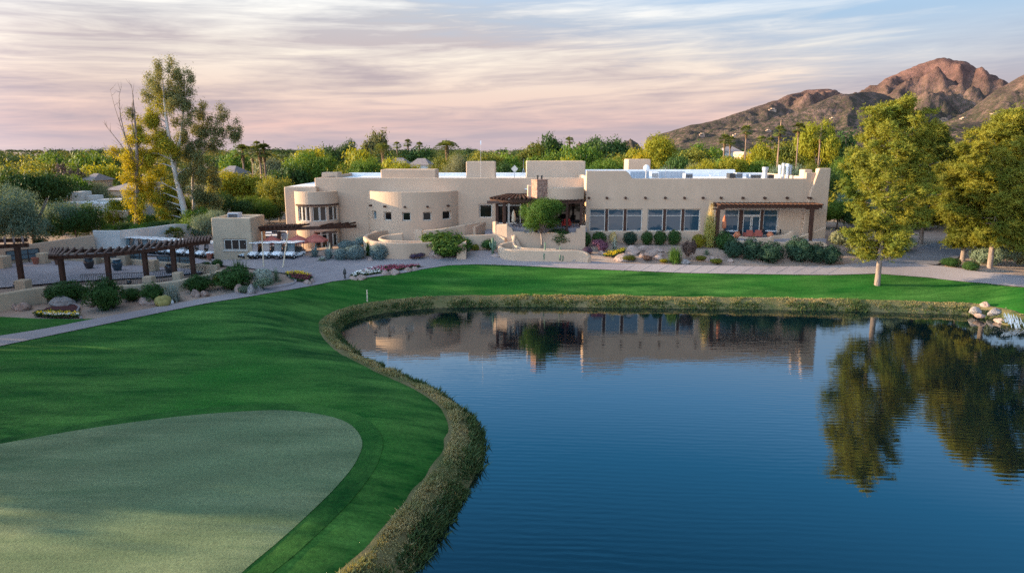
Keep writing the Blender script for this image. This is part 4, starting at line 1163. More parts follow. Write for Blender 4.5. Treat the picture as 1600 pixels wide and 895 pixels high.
# ---- pots and urns
def urn(px, pyb, h_px, label, mat, kind='urn'):
    g = G(px, pyb); h = h_px * mpp(g)
    t = empty('urn' if kind == 'urn' else 'plant_pot', g, 0, label, 'urn' if kind == 'urn' else 'pot')
    if kind == 'urn':
        MB().lathe([(.22 * h, 0), (.26 * h, .05 * h), (.40 * h, .45 * h), (.42 * h, .62 * h), (.33 * h, .84 * h), (.30 * h, .88 * h)], 18).build('body', M[mat], t, smooth=True)
        MB().lathe([(.30 * h, .881 * h), (.36 * h, .92 * h), (.36 * h, .96 * h), (.28 * h, .97 * h)], 18).build('rim', M[mat], t, smooth=True)
    else:
        MB().lathe([(.36 * h, 0), (.5 * h, .82 * h)], 16).build('body', M[mat], t, smooth=False)
        MB().lathe([(.5 * h, .822 * h), (.56 * h, .83 * h), (.56 * h, h), (.46 * h, h), (.44 * h, .85 * h)], 16).build('rim', M[mat], t, smooth=False)
    return t
urn(140, 420, 18, 'glossy black urn standing on the plaza by the rear wall', 'urn_dark')
urn(184, 423, 19, 'glazed blue urn on the plaza between two buff piers', 'urn_blue')
urn(265, 427, 16, 'squat round black urn in front of the widest glass panel', 'urn_dark')
urn(202, 446, 9, 'small dark urn just behind the plaza railing', 'urn_dark')
urn(28, 452, 14, 'dark teal urn beside the leftmost pier', 'urn_blue')
urn(57, 413, 11, 'square shouldered clay pot beside the pier at the left', 'terracotta', 'pot')
urn(328, 405, 9, 'left one of two clay pots beside the hut wall', 'terracotta', 'pot')
urn(341, 405, 9, 'right one of two clay pots beside the hut wall', 'terracotta', 'pot')
urn(92, 414, 12, 'brown box shaped planter pot beside the rear plaza wall', 'wood_grey', 'pot')

# ---- bleached leaning poles
def pole(label, pb, pt, Y=None):
    g = G(*pb); q = at_y(pt[0], pt[1], g.y + .3)
    o = MB().tube([(0, 0, -.3), q - g], [.09, .06], 8).build('leaning_pole', M['pole_white'], None); o.location = g
    tag(o, label, 'pole')
pole('thin upright pale pole rising from the shrubs in front of the carts', (412, 417), (409, 362))
pole('thicker pale pole leaning right in front of the carts', (441, 418), (450, 364))
o = MB().lathe([(.09, 0), (.09, .5), (.16, .52), (.18, .7), (.13, .95), (.10, 1.0), (.03, 1.15)], 10).build('path_lamp', M['metal_dark'], None)
o.location = G(539, 436); tag(o, 'small black path lamp at the edge of the lawn', 'lamp')
o = MB().tube([(0, 0, -.2), (0, 0, 1.15)], .06, 6).build('stake', M['pole_white'], None); o.location = G(574, 471); tag(o, 'short wooden stake in the grass at the pond head', 'stake')

# ---- umbrellas
def umbrella_parts(t, r, h, mat):
    MB().tube([(0, 0, 0), (0, 0, h)], .035, 8).build('pole', M['wood'], t)
    n = 8; vs = [(0, 0, h + .02)]; fs = []
    for k in range(n):
        a = 2 * math.pi * k / n
        vs += [(r * .5 * math.cos(a), r * .5 * math.sin(a), h - .30), (r * math.cos(a), r * math.sin(a), h - .72), (r * math.cos(a), r * math.sin(a), h - .9)]
    for k in range(n):
        a = 1 + 3 * k; b = 1 + 3 * ((k + 1) % n)
        fs += [(0, a, b), (a, a + 1, b + 1, b), (a + 1, a + 2, b + 2, b + 1)]
    o = mesh_obj('canopy', vs, fs, mat, t)
    m_ = o.modifiers.new('thick', 'SOLIDIFY'); m_.thickness = .02
    MB().lathe([(.25, 0), (.25, .06), (.05, .1)], 12).build('base', M['metal_dark'], t)
    MB().lathe([(.04, 0), (.06, .05), (.01, .16)], 8, (0, 0, h + .02)).build('finial', M['wood'], t)
def umbrella(label, px, py_top, Y, r, zb):
    p = at_y(px, py_top, Y)
    t = empty('patio_umbrella', (p.x, p.y, zb), R(11), label, 'umbrella', 'open terracotta umbrellas under the turret')
    umbrella_parts(t, r, p.z - zb, M['canvas'])
umbrella('open terracotta umbrella farthest from the turret, beside the hut', 424, 368.5, 81, 1.35, 2.7)
umbrella('open terracotta umbrella in the middle of the three', 465, 367.5, 81.2, 1.45, 2.7)
umbrella('open terracotta umbrella nearest the turret doors', 492.5, 365.5, 82.3, 1.5, 2.7)
def folded(label, px, pyt, pyb, Y, mat):
    a = at_y(px, pyb, Y); b = at_y(px, pyt, Y); h = b.z - a.z
    t = empty('folded_umbrella', a, 0, label, 'umbrella')
    MB().tube([(0, 0, 0), (0, 0, h * .3)], .03, 8).build('pole', M['wood'], t)
    MB().lathe([(.10, h * .18), (.24, h * .22), (.27, h * .4), (.20, h * .75), (.06, h * .97), (.02, h)], 10).build('canopy', M[mat], t, smooth=True)
    MB().lathe([(.28, 0), (.28, .07), (.05, .1)], 12).build('base', M['metal_dark'], t)
folded('folded orange umbrella on the patio left of the pergola doors', 1131, 336, 362, YR - 2.2, 'canvas_tan')
folded('folded tan umbrella on the entry porch behind the stepped wall', 802.5, 328, 352, YL - 3, 'pole_white')

# ---- furniture
def armchair(label, p, rz, mat, group):
    t = empty('armchair', p, rz, label, 'armchair', group)
    MB().box(-.4, .4, -.38, .34, .22, .46).build('seat', M[mat], t, bevel=.06)
    MB().box(-.4, .4, .345, .5, .2, .98).build('backrest', M[mat], t, bevel=.06)
    for s in (-1, 1): MB().box(min(s * .405, s * .52), max(s * .405, s * .52), -.38, .5, .12, .64).build('armrest', M[mat], t, bevel=.05)
    for sx in (-1, 1):
        for sy in (-1, 1): MB().box(sx * .4 - .04, sx * .4 + .04, .05 + sy * .36 - .04, .05 + sy * .36 + .04, 0, .118).build('leg', M['metal_dark'], t)
zpt = zd0 - .02
armchair('left rust armchair of the pair before the patio doors', (X_(1170, YR - 1.7), YR - 1.9, zpt), math.pi + .1, 'rust_fabric', 'rust armchairs on the patio')
armchair('right rust armchair of the pair before the patio doors', (X_(1185, YR - 1.7), YR - 1.9, zpt), math.pi - .1, 'rust_fabric', 'rust armchairs on the patio')
for px, lb in ((1154, 'clay pot with a rounded shape left of the rust armchairs'), (1206, 'clay pot with a rounded shape right of the rust armchairs')):
    t = empty('plant_pot', (X_(px, YR - 2.4), YR - 2.4, zpt), 0, lb, 'pot')
    MB().lathe([(.22, 0), (.4, .35), (.38, .55), (.22, .68)], 14).build('body', M['canvas_tan'], t, smooth=True)
    MB().lathe([(.22, .682), (.3, .72), (.3, .78), (.2, .78)], 14).build('rim', M['canvas_tan'], t, smooth=True)
def round_table(label, p, r, chairs=0, mat='sheet_white'):
    t = empty('patio_table', p, 0, label, 'table', 'patio tables of the clubhouse')
    MB().lathe([(r, .72), (r, .76)], 20).build('tabletop', M[mat], t)
    MB().lathe([(.05, .05), (.05, .718)], 8).build('pedestal', M['metal_dark'], t)
    MB().lathe([(.3, 0), (.3, .04), (.06, .048)], 12).build('base', M['metal_dark'], t)
def chair(label, p, rz, group, mat='metal_dark'):
    t = empty('patio_chair', p, rz, label, 'chair', group)
    MB().box(-.24, .24, -.24, .24, .42, .47).build('seat', M[mat], t, bevel=.01)
    MB().box(-.24, .24, .2, .245, .475, .92).build('backrest', M[mat], t, bevel=.01)
    for sx in (-1, 1):
        for sy in (-1, 1): MB().bar((sx * .21, sy * .21, 0), (sx * .21, sy * .21, .418), .04, .04, (0, 1, 0)).build('leg', M['metal_dark'], t)
round_table('round white patio table left of the pergola doors', (X_(1146, YR - 1.2), YR - 1.2, zpt), .7)
round_table('round white patio table right of the pergola doors', (X_(1207, YR - 1.2), YR - 1.2, zpt), .7)
chair('dark chair left of the white table near the folded orange umbrella', (X_(1137, YR - 1.2), YR - 1.1, zpt), R(90), 'dark chairs on the patio')
chair('dark chair between the left white table and the patio doors', (X_(1156, YR - .9), YR - 1.0, zpt), R(-90), 'dark chairs on the patio')
chair('dark chair left of the right white patio table', (X_(1198, YR - .9), YR - .9, zpt), R(90), 'dark chairs on the patio')
chair('dark chair right of the right white patio table', (X_(1219, YR - 1.0), YR - 1.0, zpt), R(-90), 'dark chairs on the patio')
# seating court and porch
zc_ = Z_(372, 84.0)
court = MB().slab([(X_(664, 84), 82.2), (X_(770, 84), 82.2), (X_(770, 86), 87), (X_(664, 86), 87)], 2.6, zc_ - .55).build('court_floor', M['plaza'], club)
zc_ -= .55
def sofa(label, p, rz, wd, mat, group):
    t = empty('sofa', p, rz, label, 'sofa', group)
    MB().box(-wd / 2, wd / 2, -.4, .35, .15, .48).build('seat', M[mat], t, bevel=.07)
    MB().box(-wd / 2, wd / 2, .355, .52, .15, .98).build('backrest', M[mat], t, bevel=.07)
    for s in (-1, 1): MB().box(min(s * (wd / 2 + .005), s * (wd / 2 + .13)), max(s * (wd / 2 + .005), s * (wd / 2 + .13)), -.4, .52, .1, .68).build('armrest', M[mat], t, bevel=.05)
    MB().box(-wd / 2 + .05, wd / 2 - .05, -.3, .45, 0, .148).build('base', M['metal_dark'], t)
sofa('red sofa in the seating court behind the low wall', (X_(707, 84), 83.6, zc_), R(25), 1.25, 'red_fabric', 'red seats of the court')
armchair('red armchair facing the low table in the seating court', (X_(738, 84.4), 84.8, zc_), R(-8), 'red_fabric', 'red seats of the court')
armchair('red armchair nearest the steps in the seating court', (X_(752, 83.6), 83.6, zc_), R(-60), 'red_fabric', 'red seats of the court')
round_table('low white table between the red seats of the court', (X_(739, 83), 83.0, zc_), .75)
zp = 5.85
armchair('red porch armchair seen right of the small shade tree trunk', (X_(857, 84.6), 84.4, zp), R(20), 'red_fabric', 'red seats of the porch')
armchair('red porch armchair nearest the right wing', (X_(885, 84.6), 84.4, zp), R(-15), 'red_fabric', 'red seats of the porch')
chair('dark porch chair behind the stepped wall beside the folded tan umbrella', (X_(811, 84.6), 84.4, zp), R(40), 'dark chairs on the porch')
chair('dark porch chair behind the shade tree crown', (X_(822, 84.6), 84.6, zp), R(-40), 'dark chairs on the porch')
# steps up to the porch
st = MB()
for k in range(6): st.box(X_(757, 85), X_(771, 85), 84.0 + k * .4, 87.9, zc_ + k * .2 - (.3 if k == 0 else .0), zc_ + (k + 1) * .2 - .003)
tag(st.build('porch_steps', M['plaza'], None), 'flight of grey steps rising from the seating court to the porch', 'steps')

# ---- golf carts
def make_cart():
    t = empty('golf_cart')
    # heading -Y
    b = MB(); b.prism([(-1.22, .34), (-1.2, .52), (-1.02, .66), (-.72, .80), (-.52, .82), (-.5, .34)], -.56, .56)
    b.v = [Vector((v.y, v.x, v.z)) for v in b.v]
    b.box(-.56, .56, -.499, .25, .28, .36)
    b2 = MB(); b2.prism([(.251, .28), (.251, .62), (.9, .70), (1.15, .60), (1.2, .36), (1.1, .28)], -.56, .56)
    b2.v = [Vector((v.y, v.x, v.z)) for v in b2.v]; b.add(b2.v, [(f) for f in b2.f])
    o = b.build('body', M['white_paint'], t, bevel=.04, weld=True)
    MB().box(-.55, .55, -1.27, -1.203, .26, .46).build('bumper', M['black_plastic'], t, bevel=.02)
    MB().box(-.52, .52, .2, .66, .702, .84).build('seat', M['seat_tan'], t, bevel=.04)
    MB().box(-.52, .52, .665, .76, .80, 1.22).build('backrest', M['seat_tan'], t, bevel=.03)
    MB().box(-.6, .6, -.78, 1.1, 1.76, 1.85).build('roof', M['white_paint'], t, bevel=.04)
    for s in (-1, 1):
        MB().bar((s * .54, -.62, .8), (s * .54, -.5, 1.757), .045, .045).build('roof_strut', M['black_plastic'], t)
        MB().bar((s * .54, .82, .7), (s * .54, .95, 1.757), .045, .045).build('roof_strut', M['black_plastic'], t)
    w = MB(); w.bar((0, -.615, .83), (0, -.51, 1.74), 1.03, .012, (0, 1, 0)); w.build('windshield', M['glass_screen'], t)
    MB().tube([(-.25, -.5, .8), (-.25, -.22, 1.02)], .03, 6).build('steering_column', M['black_plastic'], t)
    for s in (-1, 1): MB().box(s * .36 - .1, s * .36 + .1, -1.235, -1.19, .5, .58).build('headlight', M['glass_screen'], t, bevel=.01)
    MB().box(-.5, .5, 1.0, 1.3, .64, .80).build('bag_rack', M['black_plastic'], t, bevel=.02)
    for sx in (-1, 1):
        for sy in (-.82, .82):
            y_ = MB().lathe([(.13, -.09), (.23, -.09), (.25, -.05), (.25, .05), (.23, .09), (.13, .09)], 14).build('wheel', M['rubber'], t)
            y_.rotation_euler = (0, R(90), 0); y_.location = (sx * .5, sy, .25)
            MB().lathe([(.04, -.095), (.129, -.085), (.129, .085), (.04, .095)], 12).build('rim', M['white_paint'], y_)
    return t
cart0 = make_cart(); used = [False]
def cart(loc, rz, label, group):
    if not used[0]: o = cart0; used[0] = True
    else: o = copy_tree(cart0)
    o.location = loc; o.rotation_euler = (0, 0, rz); tag(o, label, 'golf cart', group)
ORD = ['first', 'second', 'third', 'fourth', 'fifth', 'sixth', 'seventh', 'eighth', 'ninth', 'tenth', 'eleventh', 'twelfth']
for k, px in enumerate((381, 399.5, 418, 436.5, 457)):
    g = G(px, 405.5); g.z += .05
    lb = ['white golf cart nearest the hut window in the front row of five', 'white golf cart second from the hut in the front row of five', 'white golf cart at the middle of the front row of five', 'white golf cart fourth from the hut, behind the leaning pale pole',
          'white golf cart at the open right end of the front row of five'][k]
    cart((g.x, g.y + 1.0, g.z), R(-24), lb, 'golf carts in the front row')
for k in range(11):
    a = Vector((X_(183, 86), 86.5)); b = Vector((X_(333, 81), 80.8))
    p = a.lerp(b, k / 10)
    cart((p.x, p.y, T(p.x, p.y)), R(-30), 'white golf cart, %s from the left in the row behind the curved pergola' % ORD[k], 'golf carts behind the pergola')
for r in range(3):
    for k in range(4):
        x = X_(398, 86) + k * 1.5 + r * .6; y = 86.5 + r * 3.4
        if x > xc0 - 1.0: continue
        cart((x, y, T(x, y) + .05), R(-80), 'white golf cart between hut and clubhouse, %s row back, %s from the left' % (['front', 'middle', 'far'][r], ORD[k]), 'golf carts between hut and clubhouse')

# ---- houses and walls behind on the left
garden_wall('white boundary wall behind the golf cart row', [(150, 394, 360), (190, 394, 360), (235, 388, 355), (275, 384, 350), (300, 380, 350), (331, 372, 345)], .3, 'white_wall', straight=True)
garden_wall('tan boundary wall behind the plaza trees', [(-60, 406, 386), (30, 402, 384), (100, 398, 374), (150, 395, 367)], .3, 'stucco', straight=True)
def house(label, px0, px1, pyt, Y, dep, mat='white_wall', roof='flat', blocks=(), name='house', rmat='roof_tile', wins=2, group=None, gz=None):
    x0, x1 = X_(px0, Y, pyt), X_(px1, Y, pyt); zt_ = Z_(pyt, Y)
    gz = gz if gz is not None else T((x0 + x1) / 2, Y)
    t = empty(name, ((x0 + x1) / 2, Y, gz), 0, label, 'house', group)
    w = (x1 - x0) / 2; h = zt_ - gz
    eave = h if roof == 'flat' else h * .8
    MB().box(-w, w, 0, dep, 0, eave).build('wall', M[mat], t, bevel=.08)
    if roof == 'flat':
        MB().box(-w + .3, w - .3, .3, dep - .3, eave + .004, eave + .05).build('roof', M['roof_white'], t)
    else:
        mb = MB(); e = .5
        mb.add([(-w - e, -e, eave + .01), (w + e, -e, eave + .01), (w + e, dep + e, eave + .01), (-w - e, dep + e, eave + .01), (-w * .45, dep / 2, h), (w * .45, dep / 2, h)],
               [(0, 1, 5, 4), (1, 2, 5), (2, 3, 4, 5), (3, 0, 4), (3, 2, 1, 0)])
        mb.build('roof', M[rmat], t)
    for k in range(wins):
        x = -w + 2 * w * (k + .5) / wins
        window(t, (x - min(.8, w * .3), -.03), (x + min(.8, w * .3), -.03), eave * .35, eave * .75, 2, (), .08, .06, glass=M['glass_dark'])
    for bx0, bx1, bpt, by in blocks:
        a, b = X_(bx0, by, bpt) - t.location.x, X_(bx1, by, bpt) - t.location.x
        MB().box(a, b, by - Y, by - Y + 3, eave - .5, Z_(bpt, by) - gz).build('roof_block', M[mat], t, bevel=.1)
    return t
house('flat roofed white stucco house beyond the trees at left', 84, 200, 318, 108, 12, 'white_wall', 'flat', [(110, 126, 300, 112), (95, 145, 306, 113), (150, 190, 312, 110)])
house('tan wing of the flat roofed house just behind the golden tree', 140, 200, 330, 104, 3.8, 'stucco', 'flat')
house('hip roofed grey house behind the sunlit golden tree', 163, 215, 286, 128, 14, 'stucco', 'hip')
house('small tan hip roofed house above the bright green tree at left', 125, 142, 272, 150, 8, 'stucco', 'hip')
house('pale house with a hip roof behind the tall eucalyptus', 338, 362, 260, 160, 10, 'white_wall', 'hip')
house('grey roofed house left of centre in the trees', 606, 632, 247, 230, 14, 'stucco', 'hip')
house('pale hip roofed house behind the low roof box', 640, 668, 248, 215, 14, 'white_wall', 'hip')
house('white house low among palms at the foot of the mountain', 1134, 1160, 229, 300, 14, 'white_wall', 'hip', gz=5)
house('tan flat house in the trees left of the white palm house', 1162, 1180, 238, 260, 12, 'stucco', 'flat', gz=5)
def small_car(label, px, py, Y, rz, mat):
    p = at_y(px, py, Y); t = empty('parked_car', (p.x, Y, T(p.x, Y)), rz, label, 'car', 'cars beyond the clubhouse')
    b = MB(); b.prism([(-2.2, .35), (-2.2, .85), (-1.2, .98), (-.7, 1.5), (1.1, 1.5), (1.7, 1.0), (2.2, .9), (2.2, .35)], -.9, .9); b.build('body', M[mat], t, bevel=.08)
    g = MB(); g.prism([(-1.02, 1.0), (-.62, 1.42), (1.02, 1.42), (1.45, 1.0)], -.91, .91); g.build('windows', M['glass_dark'], t)
    for x in (-1.4, 1.4):
        for s in (-1, 1):
            o = MB().lathe([(.05, -.1), (.33, -.1), (.33, .1), (.05, .1)], 12).build('wheel', M['rubber'], t); o.rotation_euler = (R(90), 0, 0); o.location = (x, s * .85, .33)
small_car('white car parked beyond the roof in the gap by the yellow hedge', 1047, 257, 135, R(20), 'white_paint')
small_car('white car parked farther back in the gap by the yellow hedge', 1056, 251, 150, R(70), 'white_paint')
# ================================================================== PLANTS
def rand_lobes(rng, n, spread=.55, rad=(.35, .55), zc=(.4, .75), rz=.8):
    L_ = []
    for k in range(n):
        a = rng.uniform(0, 2 * math.pi); d = spread * math.sqrt(rng.uniform(0.05, 1))
        r = rng.uniform(*rad)
        L_.append((d * math.cos(a), d * math.sin(a), rng.uniform(*zc), r, r, r * rz * .6))
    return L_
PROTO = {}
def crown_proto(key, seed, lobes_args, n_clump, per, clump_r, Lf, Wf, **kw):
    rng = np.random.default_rng(seed)
    V = crown_leaves(rand_lobes(rng, **lobes_args), n_clump, per, clump_r, Lf, Wf, rng, **kw)
    V[:, :, 2] = np.maximum(V[:, :, 2], 0.02)
    V[:, :, 2] /= V[:, :, 2].max(); V[:, :, :2] /= np.percentile(np.abs(V[:, :, :2]), 99.5)
    PROTO[key] = quads_mesh('crown', V)
for i in range(4):
    crown_proto('dome%d' % i, 100 + i, dict(n=9, spread=.6, rad=(.32, .5), zc=(.35, .75)), 480, 9, .12, .085, .05)
for i in range(3):
    crown_proto('tall%d' % i, 200 + i, dict(n=9, spread=.5, rad=(.28, .45), zc=(.3, .88)), 480, 9, .12, .085, .05)
for i in range(3):
    crown_proto('airy%d' % i, 300 + i, dict(n=11, spread=.68, rad=(.2, .38), zc=(.35, .85)), 420, 8, .12, .08, .035)
for i in range(3):
    crown_proto('fine%d' % i, 400 + i, dict(n=10, spread=.6, rad=(.3, .5), zc=(.3, .75)), 1300, 13, .085, .05, .026)
crown_proto('weep0', 420, dict(n=10, spread=.65, rad=(.28, .45), zc=(.3, .7)), 1500, 14, .10, .075, .011, droop=.9)
crown_proto('weep1', 421, dict(n=10, spread=.65, rad=(.28, .45), zc=(.3, .7)), 1500, 14, .10, .075, .011, droop=.9)
def trunk_proto():
    mb = MB(); rng = random.Random(5)
    mb.tube([(0, 0, -.05), (.02, .01, .2), (-.01, .02, .4)], [.05, .04, .035], 7)
    for k in range(6):
        a = k * 1.05; d = .45
        mb.tube([(0, .02, .2 + .03 * k), (.2 * math.cos(a), .2 * math.sin(a), .42), (d * math.cos(a), d * math.sin(a), .7)], [.028, .018, .006], 5)
    o = mb.build('trunk', None); me = o.data; bpy.data.objects.remove(o); return me
TRUNK = trunk_proto()

def tree(px, pyt, wpx, Y, kind, col, label, name='broadleaf_tree', group=None, bark='bark', gz=None, hmin=3.0):
    p = at_y(px, pyt, Y); gz = T(p.x, Y) if gz is None else gz
    h = max(hmin, p.z - gz) * (1.05 if Y > 125 else 1.02); w = wpx * mpp(p) * (1.14 if Y > 100 else 1.06)
    t = empty(name, (p.x, Y, gz - .1), 0, label, 'tree', group)
    c = obj_from(PROTO[kind], 'crown', t, LM[col]); c.scale = (w / 2, w / 2, h); c.rotation_euler = (0, 0, random.uniform(0, 6.28))
    k = obj_from(TRUNK, 'trunk', t, M[bark]); k.scale = (w / 2 * .8, w / 2 * .8, h); k.rotation_euler = (0, 0, random.uniform(0, 6.28))
    return t

# ---- palms
def palm_crown(seed, fan=True):
    rng = np.random.default_rng(seed); quads = []; sk = []
    for k in range(44):
        az = rng.uniform(0, 2 * math.pi); el = rng.uniform(-.5, 1.35)
        d = np.array([math.cos(az) * math.cos(el), math.sin(az) * math.cos(el), math.sin(el)])
        side = np.array([-math.sin(az), math.cos(az), 0]); upv = np.cross(d, side)
        pet = 1.0 if fan else .2
        quads.append([side * .03, -side * .03, d * pet - side * .03, d * pet + side * .03])
        if fan:
            c = d * pet
            for b in np.linspace(-1.25, 1.25, 13):
                dd = d * math.cos(b) + side * math.sin(b); L_ = .95 * (1 - .12 * abs(b)); s2 = np.cross(dd, upv) * .06
                tip = c + dd * L_ + np.array([0, 0, -.28 * L_])
                m_ = c + dd * L_ * .55
                quads.append([c, m_ + s2, tip, m_ - s2])
        else:
            prev = d * .2
            for s in range(1, 9):
                p = d * (.35 * s) + np.array([0, 0, -.035 * s * s])
                for sg in (-1, 1):
                    tip = p + side * sg * .75 * (1 - s / 12) + np.array([0, 0, -.25]) + d * .35
                    w_ = d * .07
                    quads.append([p - w_, p + w_, tip + w_ * .2, tip - w_ * .2])
                prev = p
    for k in range(150):
        az = rng.uniform(0, 2 * math.pi); z = rng.uniform(-2.0, -.1); r = .32 + .25 * (z + 2) / 2
        d = np.array([math.cos(az), math.sin(az), 0]); side = np.array([-math.sin(az), math.cos(az), 0]) * .16
        a = d * .15 + np.array([0, 0, z + .3]); b = d * r + np.array([0, 0, z - .5])
        sk.append([a - side, a + side, b + side * .6, b - side * .6])
    return quads_mesh('fronds', np.array(quads)), quads_mesh('skirt', np.array(sk))
PALM = [palm_crown(1), palm_crown(2)]
DATE = palm_crown(3, False)
mb = MB(); mb.tube([(0, 0, 0), (.25, .1, .3), (.1, 0, .65), (0, 0, 1)], [1.3, 1.0, .9, .8], 9); _o = mb.build('trunk', None); PTRUNK = _o.data; bpy.data.objects.remove(_o)
def palm(px, pyt, Y, label, size=1.0, date=False, gz=None, group='palms beyond the clubhouse'):
    p = at_y(px, pyt, Y); gz = T(p.x, Y) if gz is None else gz
    h = p.z - gz - 1.5 * size
    t = empty('fan_palm' if not date else 'date_palm', (p.x, Y, gz), 0, label, 'palm tree', group)
    tr = obj_from(PTRUNK, 'trunk', t, M['palm_trunk']); tr.scale = (.19 * size, .19 * size, h); tr.rotation_euler = (0, 0, random.uniform(0, 6))
    f, s = random.choice(PALM) if not date else DATE
    c = obj_from(f, 'fronds', t, LM['palm']); c.location = (0, 0, h); c.scale = (size * 1.05,) * 3; c.rotation_euler = (0, 0, random.uniform(0, 6))
    c = obj_from(s, 'dead_skirt', t, LM['skirt']); c.location = (0, 0, h); c.scale = (size * .75, size * .75, size * .8); c.rotation_euler = (0, 0, random.uniform(0, 6))

# ---- shrubs
def ball_proto(key, seed, n, Lf, Wf, lump=.12, out=1.2, flat_b=.0):
    rng = np.random.default_rng(seed)
    v, r = sphere_pts(n, rng, .72, 1.6)
    rad = np.array([1 + lump * 2 * noise.noise(Vector((a * 2.2 + seed, b * 2.2, c * 2.2))) for a, b, c in v])
    c = v * (r * rad)[:, None]
    nrm = v * out + rng.normal(size=(n, 3)) * .55
    V = leaf_arrays(c, nrm, Lf, Wf, rng)
    V[:, :, 2] = V[:, :, 2] * .5 + .46
    V = V[V[:, :, 2].min(1) > -.08]
    # inner twiggy core so that the ball is not hollow
    v2, r2 = sphere_pts(n // 4, rng, 0, 2.5)
    C2 = leaf_arrays(v2 * (r2 * .66)[:, None], rng.normal(size=(n // 4, 3)), Lf * 1.8, Wf * 2.2, rng)
    C2[:, :, 2] = C2[:, :, 2] * .5 + .44
    PROTO[key] = quads_mesh('foliage', np.concatenate([V, C2]))
for i in range(4): ball_proto('ball%d' % i, 20 + i, 5200, .10, .065)
for i in range(3): ball_proto('lumpy%d' % i, 40 + i, 5200, .12, .07, .3)
def loose_proto(key, seed, n, Lf, Wf, droop=0, up=.0):
    rng = np.random.default_rng(seed)
    V = crown_leaves(rand_lobes(rng, 8, .6, (.3, .5), (.3, .65), .9), n // 10, 10, .14, Lf, Wf, rng, droop=droop)
    V[:, :, 2] = np.maximum(V[:, :, 2], 0.0); V[:, :, 2] /= np.percentile(V[:, :, 2], 98.5); V[:, :, :2] /= np.percentile(np.abs(V[:, :, :2]), 97)
    PROTO[key] = quads_mesh('foliage', V)
for i in range(3): loose_proto('loose%d' % i, 60 + i, 5000, .15, .055)
def blade_proto(key, seed, n, base_r, length, wid, el=(0.1, 1.4), bend=.25):
    rng = np.random.default_rng(seed); Q = []
    for k in range(n):
        az = rng.uniform(0, 2 * math.pi); e = rng.uniform(*el)
        d = np.array([math.cos(az) * math.cos(e), math.sin(az) * math.cos(e), math.sin(e)])
        s = np.array([-math.sin(az), math.cos(az), 0]) * wid
        b = np.array([rng.normal() * base_r, rng.normal() * base_r, 0]); L_ = length * rng.uniform(.65, 1.1)
        m1 = b + d * L_ * .5; tip = b + d * L_ + np.array([0, 0, -bend * L_ * math.cos(e)])
        Q.append([b - s * .6, b + s * .6, m1 + s, m1 - s]); Q.append([m1 - s, m1 + s, tip + s * .1, tip - s * .1])
    V = np.array(Q); V[:, :, 2] /= V[:, :, 2].max(); V[:, :, :2] /= np.abs(V[:, :, :2]).max()
    PROTO[key] = quads_mesh('leaves', V)
blade_proto('agave', 71, 90, .03, 1, .055, (.15, 1.35), .12)
blade_proto('spiky', 72, 260, .05, 1, .016, (.0, 1.45), .3)
blade_proto('fern', 73, 420, .25, 1, .03, (.2, 1.4), .35)
blade_proto('tuft', 74, 700, .22, 1, .012, (.9, 1.5), .3)
def shrub(px, pyb, wpx, hpx, kind, col, label, cat='shrub', name='shrub', group=None, dy=.38, rz=None):
    g = G(px, pyb); m_ = mpp(g); w = wpx * m_; h = hpx * m_ * 1.02
    y = g.y + w * dy; g = Vector((g.x * y / g.y, y, T(g.x * y / g.y, y)))
    h -= max(0, g.z - G(px, pyb).z) * .6
    o = obj_from(PROTO[kind], name, None, LM[col]); o.location = (g.x, g.y, g.z - .04); o.scale = (w / 2, w / 2, max(.3, h))
    o.rotation_euler = (0, 0, random.uniform(0, 6.28) if rz is None else rz)
    return tag(o, label, cat, group)

HB = 'clipped round shrubs below the dining windows'
shrub(874, 388, 40, 30, 'ball0', 'shrub', 'broad round clipped shrub right of the small shade tree', group=HB)
shrub(911, 387, 26, 25, 'ball1', 'shrub', 'dark round shrub at the left corner of the right wing', group=HB)
shrub(936, 384, 24, 22, 'ball2', 'shrub', 'round shrub under the leftmost dining window', group=HB)
shrub(954, 377, 18, 16, 'ball3', 'olive', 'small shrub behind the silver spiky plant', group=HB)
shrub(984, 383, 23, 21, 'ball1', 'shrub_deep', 'lone dark round shrub above the big pink boulder', group=HB)
shrub(1011, 383, 19, 22, 'ball2', 'shrub', 'left one of three rounded square clipped shrubs', group=HB)
shrub(1031, 383, 21, 23, 'ball3', 'shrub', 'middle one of three rounded square clipped shrubs', group=HB)
shrub(1053, 383, 22, 24, 'ball0', 'shrub', 'right one of three rounded square clipped shrubs', group=HB)
BB = 'big dark shrubs below the patio'
for px, pyb, w, h, k, lb in ((1146, 405, 32, 30, 'lumpy0', 'leftmost of the big dark shrubs, half behind its neighbour'), (1172, 408, 34, 34, 'lumpy1', 'second big dark shrub from the left below the patio'),
                             (1202, 414, 44, 34, 'lumpy2', 'low wide dark shrub at the middle front of the patio shrub row'), (1248, 412, 46, 38, 'lumpy0', 'largest dark shrub right of the middle of the patio row'),
                             (1276, 412, 32, 30, 'lumpy1', 'dark shrub second from the right end of the patio row'), (1298, 415, 28, 31, 'lumpy2', 'dark shrub at the right end of the patio row near the pine')):
    shrub(px, pyb, w, h, k, 'shrub_deep', lb, group=BB)
shrub(1132, 390, 32, 27, 'lumpy0', 'shrub', 'dark spreading shrub at the foot of the tall plume grass', dy=.2)
shrub(1091, 388, 22, 22, 'ball1', 'shrub_yellow', 'yellow-green bush left of the tall plume grass')
o = shrub(1108, 388, 30, 60, 'tuft', 'grassblade', 'tall upright ornamental grass by the patio pergola', 'ornamental grass', 'ornamental_grass')
pl = obj_from(PROTO['tuft'], 'plumes', o, LM['plume']); pl.scale = (.55, .55, 1.28); pl.rotation_euler = (0, 0, 1.0)
shrub(1054, 412, 38, 30, 'fern', 'shrub_bright', 'bright green feathery shrub by the walk', dy=.2)
